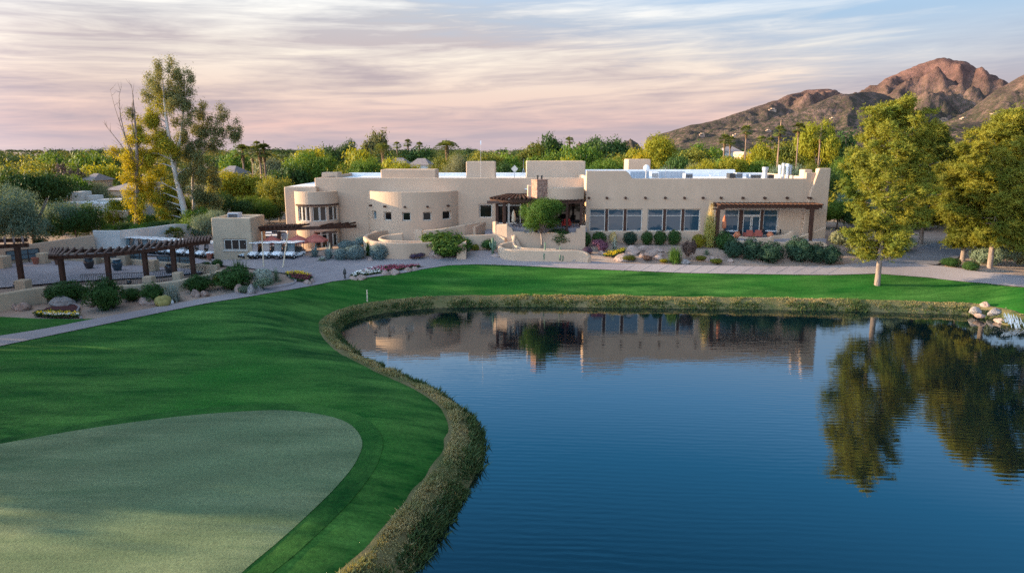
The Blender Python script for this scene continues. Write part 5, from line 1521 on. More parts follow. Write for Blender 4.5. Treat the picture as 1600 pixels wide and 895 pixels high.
shrub(1076, 406, 18, 28, 'loose1', 'dead', 'brown leafless bush beside the bright green shrub')
shrub(938, 394, 22, 17, 'loose0', 'purple', 'pinkish purple shrub left of the silver spiky plant')
shrub(960, 392, 28, 24, 'spiky', 'silver_pale', 'silver spiky plant with fine radiating leaves', 'plant', 'spiky_plant', dy=.2)
shrub(958, 380, 12, 16, 'loose2', 'plume', 'straw coloured flowering plant above the silver spiky plant', 'plant', 'flowering_plant')
shrub(981, 409, 26, 9, 'ball0', 'olive', 'low olive ground shrub in front of the flat boulder')
shrub(1011, 408, 18, 8, 'ball1', 'dead', 'low brown ground shrub between boulders')
shrub(1037, 411, 14, 6, 'ball2', 'shrub_yellow', 'tiny low yellow-green shrub left of the feathery shrub')
shrub(1104, 399, 22, 10, 'spiky', 'grey', 'low grey-green grass mound above the white stones')
shrub(1119, 413, 20, 8, 'ball3', 'olive', 'low olive shrub among the white stones')
shrub(1095, 408, 18, 8, 'ball3', 'olive', 'low olive shrub left of the white stones')
shrub(918, 398, 16, 12, 'ball3', 'purple_dark', 'low dark shrub behind the end of the planter wall')
shrub(827, 382, 13, 14, 'loose1', 'shrub', 'small dark bush inside the inner planter wall')
shrub(800, 376, 8, 10, 'loose2', 'shrub', 'little bush behind the stair wall')
# shrubs by the courtyard
shrub(697, 403, 76, 33, 'loose0', 'shrub_bright', 'large leafy green shrub in front of the courtyard wall', dy=.22)
shrub(650, 406, 22, 9, 'loose1', 'purple_dark', 'small dark purple plant at the foot of the curved wall')
shrub(762, 391, 20, 15, 'loose2', 'shrub', 'dark green bush left of the tall cactus')
shrub(742, 392, 14, 9, 'loose2', 'olive', 'low olive bush beside the upright slab')
shrub(786, 404, 12, 8, 'spiky', 'dead', 'small brown spiky plant at the left end of the planter wall')
BS = 'silver blue domed shrubs by the driveway'
shrub(592, 408, 30, 27, 'ball0', 'silver', 'isolated silver blue dome shrub nearest the curved wall', group=BS)
shrub(556, 408, 33, 24, 'ball1', 'silver', 'wide silver blue dome shrub in front of the others', group=BS)
shrub(533, 408, 23, 20, 'ball2', 'silver', 'silver blue dome shrub beside the agaves', group=BS)
shrub(541, 394, 26, 18, 'ball3', 'silver', 'silver blue dome shrub at the back left of the cluster', group=BS)
shrub(556, 392, 18, 16, 'ball0', 'silver', 'silver blue dome shrub at the back middle of the cluster', group=BS)
shrub(566, 384, 22, 14, 'ball1', 'silver', 'small silver blue dome shrub highest in the cluster', group=BS)
shrub(577, 402, 24, 30, 'fern', 'shrub', 'dark leafy plant between the silver blue domes and the curved wall', dy=.4)
shrub(492, 403, 28, 24, 'agave', 'silver', 'grey-green agave at the left beside the open cart', 'agave', 'agave_plant', dy=.2)
shrub(514, 406, 30, 26, 'agave', 'silver', 'large blue agave between the grey agave and the domes', 'agave', 'agave_plant', dy=.2)
shrub(503, 408, 24, 9, 'agave', 'silver_pale', 'low pale agave at the edge of the driveway', 'agave', 'agave_plant', dy=.1)
# plants of the plaza bed
shrub(104, 474, 60, 33, 'ball0', 'shrub', 'long clipped dark hedge in front of the plaza wall', 'hedge', 'hedge', rz=0, dy=.3)
shrub(166, 486, 54, 50, 'lumpy2', 'shrub', 'big bushy dark green shrub in the plaza bed', dy=.3)
shrub(206, 471, 30, 20, 'ball2', 'shrub', 'low rounded shrub right of the big bushy shrub')
shrub(240, 473, 38, 30, 'lumpy2', 'shrub', 'green mounded shrub beside the pale spiky plant', dy=.3)
shrub(270, 473, 44, 32, 'fern', 'silver_pale', 'pale grey-green spiky plant behind the golden cactus', 'plant', 'spiky_plant', dy=.3)
shrub(311, 458, 42, 28, 'lumpy2', 'shrub', 'dark green bush above the pair of pale boulders', dy=.3)
shrub(366, 452, 58, 34, 'lumpy2', 'shrub', 'wide dark green bush below the yellow one', dy=.2)
shrub(352, 449, 26, 18, 'loose2', 'shrub_yellow', 'yellow leaved bush growing over the wide dark bush', dy=.2)
shrub(375, 437, 46, 34, 'fern', 'shrub', 'feathery dark bush in front of the nearest carts', dy=.3)
shrub(411, 444, 34, 24, 'ball1', 'silver_pale', 'pale silver dome shrub at the driveway bed', dy=.3)
shrub(432, 440, 32, 24, 'spiky', 'grey', 'grey-green spiky plant right of the pale silver dome', 'plant', 'spiky_plant', dy=.3)
shrub(410, 454, 26, 18, 'loose0', 'grey', 'low grey shrub in front of the pale silver dome', dy=.2)
shrub(384, 459, 24, 12, 'ball2', 'grey', 'low grey-green shrub among the boulders')
shrub(322, 417, 16, 8, 'ball3', 'shrub', 'low bush at the left of the short buff wall end')
shrub(340, 417, 18, 12, 'ball3', 'shrub', 'small bush beside the short buff wall end')
shrub(140, 388, 14, 10, 'ball0', 'shrub', 'small round bush in front of the tan boundary wall')
shrub(65, 390, 22, 18, 'ball1', 'dark', 'dark round bush at the tan boundary wall behind the plaza')
# right of the pine
shrub(1485, 418, 30, 14, 'ball0', 'shrub', 'low clipped shrub left of the driveway trunk')
shrub(1516, 425, 25, 16, 'ball1', 'shrub', 'low round shrub right of the driveway trunk')
shrub(1537, 414, 40, 34, 'lumpy0', 'grey', 'grey-green bush right of the driveway trunk', dy=.3)
shrub(1566, 416, 40, 34, 'loose1', 'grey', 'pale grey spreading shrub near the right edge', dy=.3)
shrub(1597, 416, 44, 36, 'loose2', 'pale', 'straw coloured bush cut by the right edge', dy=.3)
shrub(1352, 405, 40, 26, 'lumpy1', 'grey', 'grey-green shrub behind the trunk of the big pine', dy=.4)
shrub(1325, 402, 44, 34, 'loose0', 'pale', 'pale shrub between the patio row and the big pine', dy=.5)
shrub(1400, 398, 50, 30, 'lumpy2', 'grey', 'grey shrub right of the big pine trunk', dy=.5)

# ---- cacti
def cactus(px, pyb, hpx, label, arms, r=.17, col='cactus', name='cactus'):
    g = G(px, pyb); h = hpx * mpp(g)
    mb = MB()
    mb.tube([(0, 0, -.1), (0, 0, h * .5), (0, 0, h * .94), (0, 0, h)], [r * .9, r, r * .85, r * .3], 9)
    for a, z0, z1, d in arms:
        ca, sa = math.cos(a), math.sin(a)
        mb.tube([(0, 0, h * z0), (ca * d * .8, sa * d * .8, h * z0 + .05), (ca * d, sa * d, h * z0 + .3), (ca * d, sa * d, h * z1), (ca * d, sa * d, h * z1 + .1)], [r * .6, r * .6, r * .65, r * .6, r * .2], 8)
    o = mb.build(name, LM[col], None, smooth=True); o.location = g
    return tag(o, label, 'cactus')
cactus(770, 397, 26, 'armed cactus standing left of the planter wall', [(0, .3, .75, .3), (3.1, .4, .7, .32), (1.5, .2, .5, .3)])
cactus(851, 408, 20, 'many stemmed cactus by the planter wall with one tall stem', [(0, .05, .8, .25), (3.1, .05, .7, .3), (1.3, .05, 1.4, .2), (4.4, .1, .6, .3)], .11)
cactus(875, 409, 18, 'many stemmed cactus beside the pale stones at the planter wall', [(.3, .05, .9, .25), (2.8, .05, .7, .3), (1.6, .05, 1.25, .18), (4.6, .1, .6, .3), (5.6, .05, .5, .4)], .11)
cactus(731, 393, 20, 'slim cactus cluster behind the big leafy green shrub', [(.3, .05, .9, .25), (2.8, .05, .8, .25), (1.6, .05, 1.05, .22)], .13)
g = G(250, 477)
mb = MB()
for dx, dy, r in ((0, 0, .42), (.55, -.1, .34), (-.1, .3, .5), (.3, .35, .55), (.25, -.25, .3)):
    mb.lathe([(.05, -.1), (r * .8, .0), (r, r * .6), (r * .8, r * 1.2), (r * .3, r * 1.5)], 12, (dx, dy, 0))
o = mb.build('barrel_cactus', LM['cactus_gold'], None, smooth=True); o.location = g; tag(o, 'clump of golden barrel cacti in front of the pale spiky plant', 'cactus')

# ---- boulders
def rock_proto(seed):
    bm = bmesh.new(); bmesh.ops.create_icosphere(bm, subdivisions=3, radius=1)
    for v in bm.verts:
        p = v.co.copy()
        n1 = noise.noise(p * 1.3 + Vector((seed * 7.1, 0, 0))); n2 = noise.noise(p * 3.1 + Vector((0, seed * 3.3, 0)))
        v.co = p * (1 + .35 * n1 + .12 * n2)
        for ax in ((.7, .3, .6), (-.5, -.7, .4), (.1, -.9, .5), (-.8, .4, .3)):
            a = Vector(ax).normalized(); d = v.co.dot(a) - (.72 + .1 * math.sin(seed + ax[0] * 9))
            if d > 0: v.co -= a * d * .85
    me = bpy.data.meshes.new('boulder'); bm.to_mesh(me); bm.free(); return me
ROCK = [rock_proto(i) for i in range(5)]
def boulder(px, pyb, wpx, hpx, label, mat='boulder', group='boulders in the planting beds', k=None):
    g = G(px, pyb); m_ = mpp(g)
    o = obj_from(ROCK[random.randrange(5) if k is None else k], 'boulder', None, M[mat])
    o.location = (g.x, g.y + wpx * m_ * .3, g.z + hpx * m_ * .18); o.scale = (wpx * m_ / 1.75, wpx * m_ / 2.2, hpx * m_ / 1.45); o.rotation_euler = (0, 0, random.uniform(-.5, .5))
    return tag(o, label, 'boulder', group)
for a in ((92, 478, 36, 16, 'large grey flat topped boulder by the clipped hedge', 'boulder_grey'), (32, 484, 22, 12, 'pale boulder at the far left of the plaza bed'), (19, 482, 12, 10, 'small pale boulder at the left edge of the bed'),
          (226, 475, 24, 12, 'brown split boulder right of the big bushy shrub'), (265, 475, 10, 9, 'small white stone under the pale spiky plant', 'roof_white'), (304, 463, 15, 12, 'left one of a pair of pale pointed boulders'), (318, 462, 15, 9, 'right one of a pair of pale pointed boulders'),
          (373, 457, 17, 14, 'pale rounded boulder under the wide dark bush'), (391, 460, 14, 18, 'upright brown boulder among the grey shrubs', 'boulder_grey'), (402, 455, 14, 10, 'small boulder right of the upright brown one', 'boulder_grey'),
          (139, 478, 14, 8, 'low pale boulder left of the big bushy shrub'),
          (551, 437, 14, 6, 'small boulder at the left end of the lawn flower bed'), (563, 437, 17, 8, 'second boulder from the left along the lawn flower bed'), (602, 430, 13, 8, 'angular boulder in the middle of the lawn flower bed'), (615, 429, 17, 9, 'largest pink boulder of the lawn flower bed'),
          (637, 424, 12, 7, 'boulder right of the largest pink one in the lawn flower bed'), (648, 422, 11, 6, 'last small boulder at the right end of the lawn flower bed'), (479, 444, 14, 7, 'stone at the edge of the maroon flower bed'), (487, 441, 8, 6, 'small stone at the right tip of the maroon flower bed'),
          (679, 404, 24, 14, 'pinkish pointed rock in front of the large leafy shrub'), (774, 402, 16, 6, 'flat pale stone under the armed cactus'), (893, 409, 22, 9, 'row of pale stones against the planter wall', 'boulder_grey'),
          (578, 408, 8, 6, 'small tan stone beside the isolated silver dome'),
          (989, 397, 22, 16, 'big rounded pink boulder below the lone dark shrub'), (975, 407, 30, 11, 'broad flat pink boulder in front of the yellow flowers'), (1018, 399, 24, 10, 'tan boulder above the white stones on the slope'),
          (1030, 405, 16, 7, 'flat tan boulder left of the bright feathery shrub'), (1072, 412, 14, 8, 'grey boulder right of the bright feathery shrub', 'boulder_grey'), (1018, 392, 40, 8, 'long low rock ledge on the slope below the clipped shrubs'), (1046, 394, 16, 8, 'boulder behind the bright feathery shrub'),
          (940, 397, 10, 6, 'small pale stone left of the yellow flowers')):
    boulder(*a)
for k, (px, py) in enumerate(((1101, 406), (1107, 408), (1114, 405), (1120, 408), (1128, 406), (1142, 409), (1005, 406), (1026, 396), (1032, 399), (1003, 401))):
    boulder(px, py, 7 + k % 3, 5 + k % 2, ['white stone leftmost in the group by the low grey grass', 'white stone second in the group by the low grey grass', 'white stone third in the group by the low grey grass', 'white stone fourth in the group by the low grey grass', 'white stone fifth in the group by the low grey grass',
            'lone pale stone beside the patio shrub row', 'white stone behind the brown ground shrub', 'upper white stone on the slope below the clipped shrubs', 'lower white stone on the slope below the clipped shrubs', 'white stone above the broad flat boulder'][k], 'boulder')
# rocks at the waterfall
k = 0
for px, py, w, h in ((1526, 492, 18, 15), (1541, 488, 18, 17), (1534, 497, 16, 9), (1556, 494, 20, 17), (1567, 486, 14, 14), (1575, 492, 18, 12), (1590, 487, 24, 13), (1568, 502, 20, 11), (1584, 500, 20, 10), (1608, 494, 20, 16), (1620, 502, 22, 12)):
    p = on_z(px, py, .2); m_ = mpp(p)
    o = obj_from(ROCK[k % 5], 'boulder', None, M['boulder' if k % 3 else 'boulder_grey']); o.location = (p.x, p.y + .3, .0 + (506 - py) * .04); o.scale = (w * m_ / 1.9, w * m_ / 2.1, h * m_ / 2.4); o.rotation_euler = (0, 0, k * 1.3)
    lab = ['leftmost pink boulder at the waterfall end of the pond', 'tall pink boulder second along the waterfall rocks', 'low pink boulder at the water under the second one', 'big rounded boulder in the middle of the waterfall rocks', 'boulder set back behind the middle waterfall rock', 'pink boulder beneath the broad top one at the waterfall', 'broad top boulder of the waterfall rocks', 'wet boulder at the waterline left of the falling water', 'wet low boulder right beside the falling water', 'boulder at the right edge behind the falling water', 'last waterfall boulder cut by the right edge'][k]
    tag(o, lab, 'boulder', 'boulders of the small waterfall'); k += 1
# falling water
rng = np.random.default_rng(5); p = on_z(1592, 514, 0)
Q = []
for k in range(90):
    s = rng.uniform(0, 1); x = p.x + rng.normal() * .4 * (1.2 - s * .5); y = p.y + s * 1.3; z = .02 + s * .8
    L_ = .3; w_ = .028
    Q.append([(x - w_, y, z), (x + w_, y, z), (x + w_ * .5, y + L_ * .6, z + L_), (x - w_ * .5, y + L_ * .6, z + L_)])
for k in range(150):
    a = rng.uniform(0, 6.28); r = abs(rng.normal()) * 1.3; x = p.x - .5 + math.cos(a) * r * 1.5; y = p.y - .4 + math.sin(a) * r * .7; z = .01 + rng.uniform(0, .22) * max(0, 1 - r / 2)
    Q.append([(x - .05, y, z), (x, y - .04, z + .03), (x + .05, y, z), (x, y + .04, z)])
o = obj_from(quads_mesh('falling_water', np.array(Q), M['foam']), 'falling_water'); tag(o, 'small white waterfall splashing off the rocks into the pond', 'waterfall', kind='stuff')

# ---- flower beds
def flower_bed(label, out_px, cols, n, hgt=.22, soil='soil', rows=None):
    P = [G(x, y) for x, y in out_px]; poly = [(p.x, p.y) for p in P]
    o = sheet('flower_bed', poly, M[soil], .07, .5); tag(o, label, 'flower bed')
    rng = np.random.default_rng(len(out_px) + n)
    A = np.array(poly); lo = A.min(0); hi = A.max(0); pts = []
    while len(pts) < n:
        q = rng.uniform(lo, hi); ins = False
        for i in range(len(A)):
            a, b = A[i], A[(i + 1) % len(A)]
            if (a[1] > q[1]) != (b[1] > q[1]) and q[0] < a[0] + (q[1] - a[1]) * (b[0] - a[0]) / (b[1] - a[1]): ins = not ins
        if ins: pts.append(q)
    pts = np.array(pts); z = terr(pts[:, 0], pts[:, 1]) + .09
    rel_ = (pts[:, 1] - lo[1]) / (hi[1] - lo[1]) if rows is None else rows(pts)
    C = np.column_stack([pts, z])
    ci = np.repeat(np.arange(n), 6)
    L_ = leaf_arrays(C[ci] + rng.normal(size=(len(ci), 3)) * [.10, .10, .03] + [0, 0, hgt * .35], rng.normal(size=(len(ci), 3)) + [0, 0, .7], .18, .09, rng)
    obj_from(quads_mesh('leaves', L_), 'leaves', o, LM['shrub'])
    pick = np.clip((rel_ + rng.normal(size=n) * .12) * len(cols), 0, len(cols) - 1).astype(int)
    for k, c in enumerate(cols):
        if c is None: continue
        s = pick == k
        if not s.any(): continue
        Cs = np.repeat(C[s], 3, 0); m_ = len(Cs)
        V = leaf_arrays(Cs + rng.normal(size=(m_, 3)) * [.09, .09, .03] + [0, 0, hgt], rng.normal(size=(m_, 3)) * .5 + [0, -.5, 1], .11, .09, rng)
        obj_from(quads_mesh('blossoms', V), 'blossoms', o, LM[c])
    return o
flower_bed('curved bed of white and pink flowers between lawn and driveway', [(545, 433), (560, 427), (580, 421.5), (605, 417.5), (640, 416.5), (665, 417), (645, 420), (620, 424), (600, 427), (575, 431), (552, 435)], ['flower_white', 'flower_white', 'flower_pink', 'flower_maroon'], 420)
flower_bed('small bed of maroon and yellow flowers at the driveway edge', [(446, 430), (455, 427), (470, 427), (484, 431), (487, 437), (480, 442), (466, 441), (456, 436)], ['flower_maroon', 'flower_maroon', 'flower_yellow'], 260)
flower_bed('bed of yellow flowers among the pink boulders', [(943, 401), (950, 396), (965, 394), (976, 389), (977, 393), (968, 398), (958, 402)], ['flower_yellow'], 130, .2)
flower_bed('bed of yellow and white flowers along the side lawn', [(52, 494), (60, 488), (85, 488), (122, 490), (125, 496), (90, 497)], ['flower_white', 'flower_yellow', None, None], 300)
mul = px_poly([(62, 489), (72, 482), (90, 478), (112, 476), (123, 479), (120, 487), (123, 490)])
tag(sheet('mulch_patch', mul, M['mulch'], .065, .6), kind='structure')
cb = chain([G(110, 475), G(119, 477), G(123.5, 481), (G(121, 487)), (G(122, 492)), G(128, 498)], 4)
mb = MB()
for a, b in zip(cb, cb[1:]):
    mb.bar((a[0], a[1], T(a[0], a[1]) + .05), (b[0], b[1], T(b[0], b[1]) + .05), .14, .16)
tag(mb.build('kerb', M['concrete']), kind='structure')
cb = chain([G(420, 452), G(450, 447), G(462, 441), G(459, 436), G(452, 432)], 5)
mb = MB()
for a, b in zip(cb, cb[1:]): mb.bar((a[0], a[1], T(a[0], a[1]) + .05), (b[0], b[1], T(b[0], b[1]) + .05), .14, .16)
tag(mb.build('kerb', M['concrete']), kind='structure')
# ================================================================== HERO TREES
def px_tree(name, label, Y, trunks, clumps, bark, dens=1.0, cat='tree', leafL=.34, leafW=.09, droop=.8, seed=1, bare=(), sub=.55):
    """a tree drawn at its own distance: trunks = [(px,py,r)...], clumps = (px,py,rx,ry,colour), every clump with its own depth"""
    rng = np.random.default_rng(seed); rr = random.Random(seed)
    b = at_y(trunks[0][0][0], trunks[0][0][1], Y); gz = T(b.x, Y)
    root = empty(name, (b.x, Y, gz), 0, label, cat)
    O = Vector((b.x, Y, gz))
    mb = MB(); nodes = []
    for tr in trunks:
        C = chain([tuple(at_y(x, y, Y + dy)) + (r,) for x, y, r, dy in tr], 4)
        if tr is trunks[0] or True:
            pts = [Vector(c[:3]) - O for c in C]; rad = [c[3] for c in C]
            mb.tube(pts, rad, 8)
            nodes += [(p, q) for p, q in zip(pts, rad)]
    # the first trunk reaches into the ground
    f = Vector(at_y(trunks[0][0][0], trunks[0][0][1], Y)) - O
    mb.tube([(f.x, f.y, min(f.z, 0) - .3), f + Vector((0, 0, .05))], [trunks[0][0][2] * 1.25, trunks[0][0][2]], 8)
    bycol = {}
    for px, py, rx, ry, col in clumps:
        m_ = mpp(at_y(px, py, Y)); dy = rr.uniform(-1, 1) * rx * m_ * .9
        c = at_y(px, py, Y + dy) - O
        bycol.setdefault(col, []).append((c.x, c.y, c.z, rx * m_, rx * m_, ry * m_))
        cand = [n for n in nodes if n[0].z < c.z - .2] or nodes
        p, q = min(cand, key=lambda n: (n[0] - c).length + .3 * abs(n[0].z - c.z + 1.5))
        mid = p.lerp(c, .5) + Vector((0, 0, .12 * (c - p).length))
        r0 = min(q * .6, .14)
        mb.tube([p, mid, c], [r0, r0 * .6, r0 * .25], 5)
        for k in range(3):
            e = c + Vector((rr.uniform(-1, 1) * rx * m_ * .8, rr.uniform(-1, 1) * rx * m_ * .8, rr.uniform(-.2, .9) * ry * m_))
            mb.tube([mid.lerp(c, .6), e], [r0 * .4, .015], 4)
    for br in bare:
        pts = [at_y(x, y, Y) - O for x, y in br]; mb.tube(pts, list(np.linspace(.09, .012, len(pts))), 5)
        for k in range(1, len(pts)):
            for s in range(3):
                a = pts[k - 1].lerp(pts[k], rr.random()); e = a + Vector((rr.uniform(-1, 1), rr.uniform(-.7, .7), rr.uniform(.4, 1.3)))
                mb.tube([a, a.lerp(e, .5) + Vector((0, 0, -.08)), e], [.03, .02, .008], 4)
    mb.build('trunk', M[bark], root, smooth=True)
    for col, lob in bycol.items():
        vol = sum(l[3] * l[5] for l in lob)
        # break each clump into uneven sub-clumps
        L2 = []
        for l in lob:
            for k in range(5):
                v = rng.normal(size=3); v /= np.linalg.norm(v)
                s = sub * rng.uniform(.7, 1.15)
                L2.append((l[0] + v[0] * l[3] * .8, l[1] + v[1] * l[4] * .8, l[2] + v[2] * l[5] * .85, l[3] * s, l[4] * s, l[5] * s))
        n_cl = int(vol * 52 * dens)
        V = crown_leaves(L2, int(n_cl * .8), 22, .62, leafL, leafW, rng, outward=.3, droop=droop, power=2.2)
        obj_from(quads_mesh('crown', V), 'crown', root, LM[col])
    return root
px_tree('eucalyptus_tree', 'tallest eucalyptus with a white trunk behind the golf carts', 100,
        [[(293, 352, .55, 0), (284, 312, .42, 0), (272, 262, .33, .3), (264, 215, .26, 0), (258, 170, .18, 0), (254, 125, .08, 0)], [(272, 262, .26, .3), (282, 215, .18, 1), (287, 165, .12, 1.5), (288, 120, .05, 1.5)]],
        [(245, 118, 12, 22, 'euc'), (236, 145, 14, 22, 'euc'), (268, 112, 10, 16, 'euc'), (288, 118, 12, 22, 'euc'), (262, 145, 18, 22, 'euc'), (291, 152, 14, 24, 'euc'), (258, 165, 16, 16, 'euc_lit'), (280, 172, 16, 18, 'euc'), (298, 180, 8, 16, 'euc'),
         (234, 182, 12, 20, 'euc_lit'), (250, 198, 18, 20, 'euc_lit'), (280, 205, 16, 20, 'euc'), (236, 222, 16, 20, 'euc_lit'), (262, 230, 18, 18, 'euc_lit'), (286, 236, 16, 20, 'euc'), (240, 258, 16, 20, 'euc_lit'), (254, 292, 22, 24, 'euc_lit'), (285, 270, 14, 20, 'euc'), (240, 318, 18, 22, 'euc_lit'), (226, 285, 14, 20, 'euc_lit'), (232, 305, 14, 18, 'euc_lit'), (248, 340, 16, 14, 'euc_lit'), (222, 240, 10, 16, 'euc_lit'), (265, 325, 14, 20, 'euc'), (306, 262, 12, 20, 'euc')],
        'bark_white', seed=3, dens=1.15)
px_tree('eucalyptus_tree', 'smaller grey eucalyptus right of the tallest one', 103,
        [[(301, 352, .3, 0), (303, 315, .26, 0), (301, 285, .22, 0), (306, 250, .17, 0), (313, 215, .11, 0), (320, 175, .05, 0)], [(306, 250, .12, 0), (330, 225, .09, 0), (350, 195, .04, 0)]],
        [(322, 178, 13, 18, 'euc'), (314, 205, 14, 16, 'euc'), (334, 196, 12, 14, 'euc'), (346, 178, 7, 12, 'euc'), (352, 202, 12, 12, 'euc'), (368, 205, 8, 16, 'euc'), (364, 218, 12, 8, 'euc'), (330, 225, 16, 14, 'euc'), (308, 238, 12, 16, 'euc'), (318, 258, 14, 16, 'euc'), (330, 275, 14, 18, 'euc'), (312, 295, 16, 20, 'euc'), (325, 318, 16, 20, 'euc'), (320, 335, 18, 14, 'euc')],
        'bark_white', seed=4, dens=1.2)
px_tree('golden_tree', 'sunlit golden eucalyptus with bare branches left of the tallest one', 98,
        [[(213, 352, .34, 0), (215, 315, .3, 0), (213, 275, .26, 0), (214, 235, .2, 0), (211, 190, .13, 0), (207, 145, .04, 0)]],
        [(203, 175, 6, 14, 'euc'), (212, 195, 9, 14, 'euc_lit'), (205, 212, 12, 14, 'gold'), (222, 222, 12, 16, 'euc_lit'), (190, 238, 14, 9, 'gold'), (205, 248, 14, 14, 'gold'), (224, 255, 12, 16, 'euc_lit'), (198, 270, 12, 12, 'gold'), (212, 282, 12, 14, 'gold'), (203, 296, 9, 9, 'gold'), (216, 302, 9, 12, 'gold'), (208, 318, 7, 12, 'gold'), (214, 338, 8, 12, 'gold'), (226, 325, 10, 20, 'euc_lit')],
        'bark', seed=5, bare=[[(213, 262), (200, 228), (190, 200), (180, 170), (172, 140)], [(208, 240), (196, 215), (188, 180), (186, 150), (190, 135)], [(205, 250), (188, 225), (172, 205), (160, 190)], [(200, 262), (184, 242), (166, 232)], [(213, 230), (206, 190), (208, 150), (205, 132)]])

# ---- pines
def pine_crown(seed, H, prof, n_limb=64, dens=1.0):
    """prof: list of (height fraction, radius). returns limb mesh builder and needle quads"""
    rng = np.random.default_rng(seed); rr = random.Random(seed); mb = MB(); cl = []
    hs = [p[0] for p in prof]; rs = [p[1] for p in prof]
    az = 0
    for k in range(n_limb):
        f = .17 + .82 * ((k + rr.random()) / n_limb)
        z = f * H; az += 2.399 + rr.uniform(-.5, .5)
        Rr = np.interp(f, hs, rs) * .9 * rr.uniform(.55, 1.12)
        d = Vector((math.cos(az), math.sin(az), 0)); up_ = (.06 if f < .45 else .25 + .9 * (f - .45)) * Rr
        p0 = Vector((0, 0, z - .12 * Rr - .1)); p1 = p0 + d * Rr * .5 + Vector((0, 0, up_ * .25)); p2 = p0 + d * Rr + Vector((0, 0, up_ + .15 * Rr))
        r0 = max(.03, .11 * (1 - f) + .02)
        mb.tube([p0, p1, p2], [r0, r0 * .6, .015], 5)
        n_p = max(2, int(Rr * .9))
        for j in range(n_p + 1):
            t = .5 + .5 * j / n_p
            c = p0.lerp(p1, t * 2) if t < .5 else p1.lerp(p2, (t - .5) * 2)
            c = c + Vector((rr.uniform(-.5, .5), rr.uniform(-.5, .5), rr.uniform(.0, .3))) * .8
            cl.append((c.x, c.y, c.z, rr.uniform(.8, 1.35)))
            for e in range(2):
                q = c + Vector((rr.uniform(-.8, .8), rr.uniform(-.8, .8), rr.uniform(-.15, .35))) * (.5 + Rr * .12)
                mb.tube([c, q], [.02, .008], 4); cl.append((q.x, q.y, q.z, rr.uniform(.5, .85)))
    cl = np.array(cl); n_t = int(42 * dens)
    ci = np.repeat(np.arange(len(cl)), n_t)
    off = rng.normal(size=(len(ci), 3)) * [.42, .42, .27]
    tc = cl[ci, :3] + off * cl[ci, 3:4]
    # every tuft: a spray of needles
    k = 7; ti = np.repeat(np.arange(len(tc)), k)
    d = rng.normal(size=(len(ti), 3)) * [1, 1, .7] + [0, 0, .45]; d /= np.linalg.norm(d, axis=1, keepdims=True)
    L_ = rng.uniform(.2, .36, len(ti))[:, None]; od = off[ti] + rng.normal(size=(len(ti), 3)) * .12; s = np.cross(d, od); s /= np.linalg.norm(s, axis=1, keepdims=True); s *= .034
    b = tc[ti]
    V = np.stack([b - s * .4, b + d * L_ * .5 - s, b + d * L_, b + d * L_ * .5 + s], 1)
    return mb, V
PINES = {}
def pine(key, label, pxb, pyb, pyt, prof, rz=0, seed=1, lean=0, Y=None, dens=1.0, group='pines at the right of the pond', r0=.33, gz=None, n_limb=64):
    g = G(pxb, pyb) if Y is None else Vector((at_y(pxb, pyb, Y).x, Y, T(at_y(pxb, pyb, Y).x, Y)))
    H = at_y(pxb, pyt, g.y).z - g.z
    t = empty('pine_tree', g, rz, label, 'pine tree', group)
    mb, V = pine_crown(seed, H, prof, dens=dens, n_limb=n_limb)
    tr = MB()
    C = [(0, 0, -.3), (.03, 0, .3), (.1 * r0, .05, H * .2), (-.1, .05, H * .45), (.06, -.05, H * .7), (0, 0, H * .97)]
    tr.tube(chain(C, 4), list(np.interp(np.linspace(0, 1, 21), [0, .05, .3, .7, 1], [r0 * 1.25, r0, r0 * .78, r0 * .45, .05])), 10)
    tr.build('trunk', M['bark'], t, smooth=True)
    mb.build('limbs', M['bark'], t)
    obj_from(quads_mesh('crown', V), 'crown', t, LM['pine'])
    return t
pine('a', 'large sunlit pine on the lawn in front of the right wing', 1370, 445, 168, [(.15, 1.6), (.22, 3.2), (.32, 4.6), (.45, 5.2), (.6, 5.2), (.75, 4.3), (.88, 3.0), (1, .9)], seed=21, n_limb=46)
pine('b', 'sunlit pine left of two at the right edge beyond the walk', 1548, 405, 182, [(.15, 1.5), (.25, 3.6), (.35, 5.2), (.5, 5.8), (.65, 5.2), (.8, 3.8), (.92, 2.2), (1, .8)], seed=22, Y=72.5, n_limb=44, rz=1)
pine('c', 'pine cut off by the right edge, in front of the others', 1625, 420, 178, [(.15, 2.5), (.25, 4.4), (.4, 5.4), (.55, 5.4), (.7, 4.4), (.85, 3), (1, 1)], seed=23, Y=69, n_limb=44)
pine('d', 'darker pine half hidden behind the big lawn pine', 1436, 395, 205, [(.15, 2.5), (.25, 4.0), (.4, 4.8), (.55, 4.6), (.7, 4.0), (.85, 2.8), (1, .8)], seed=24, Y=84, n_limb=44, dens=.9)
pine('e', 'young pine standing between driveway and right edge', 1502, 414, 262, [(.3, 1.5), (.4, 3.2), (.55, 4.0), (.7, 3.4), (.85, 2.2), (1, .7)], seed=25, Y=76, n_limb=50, dens=.9, r0=.28)

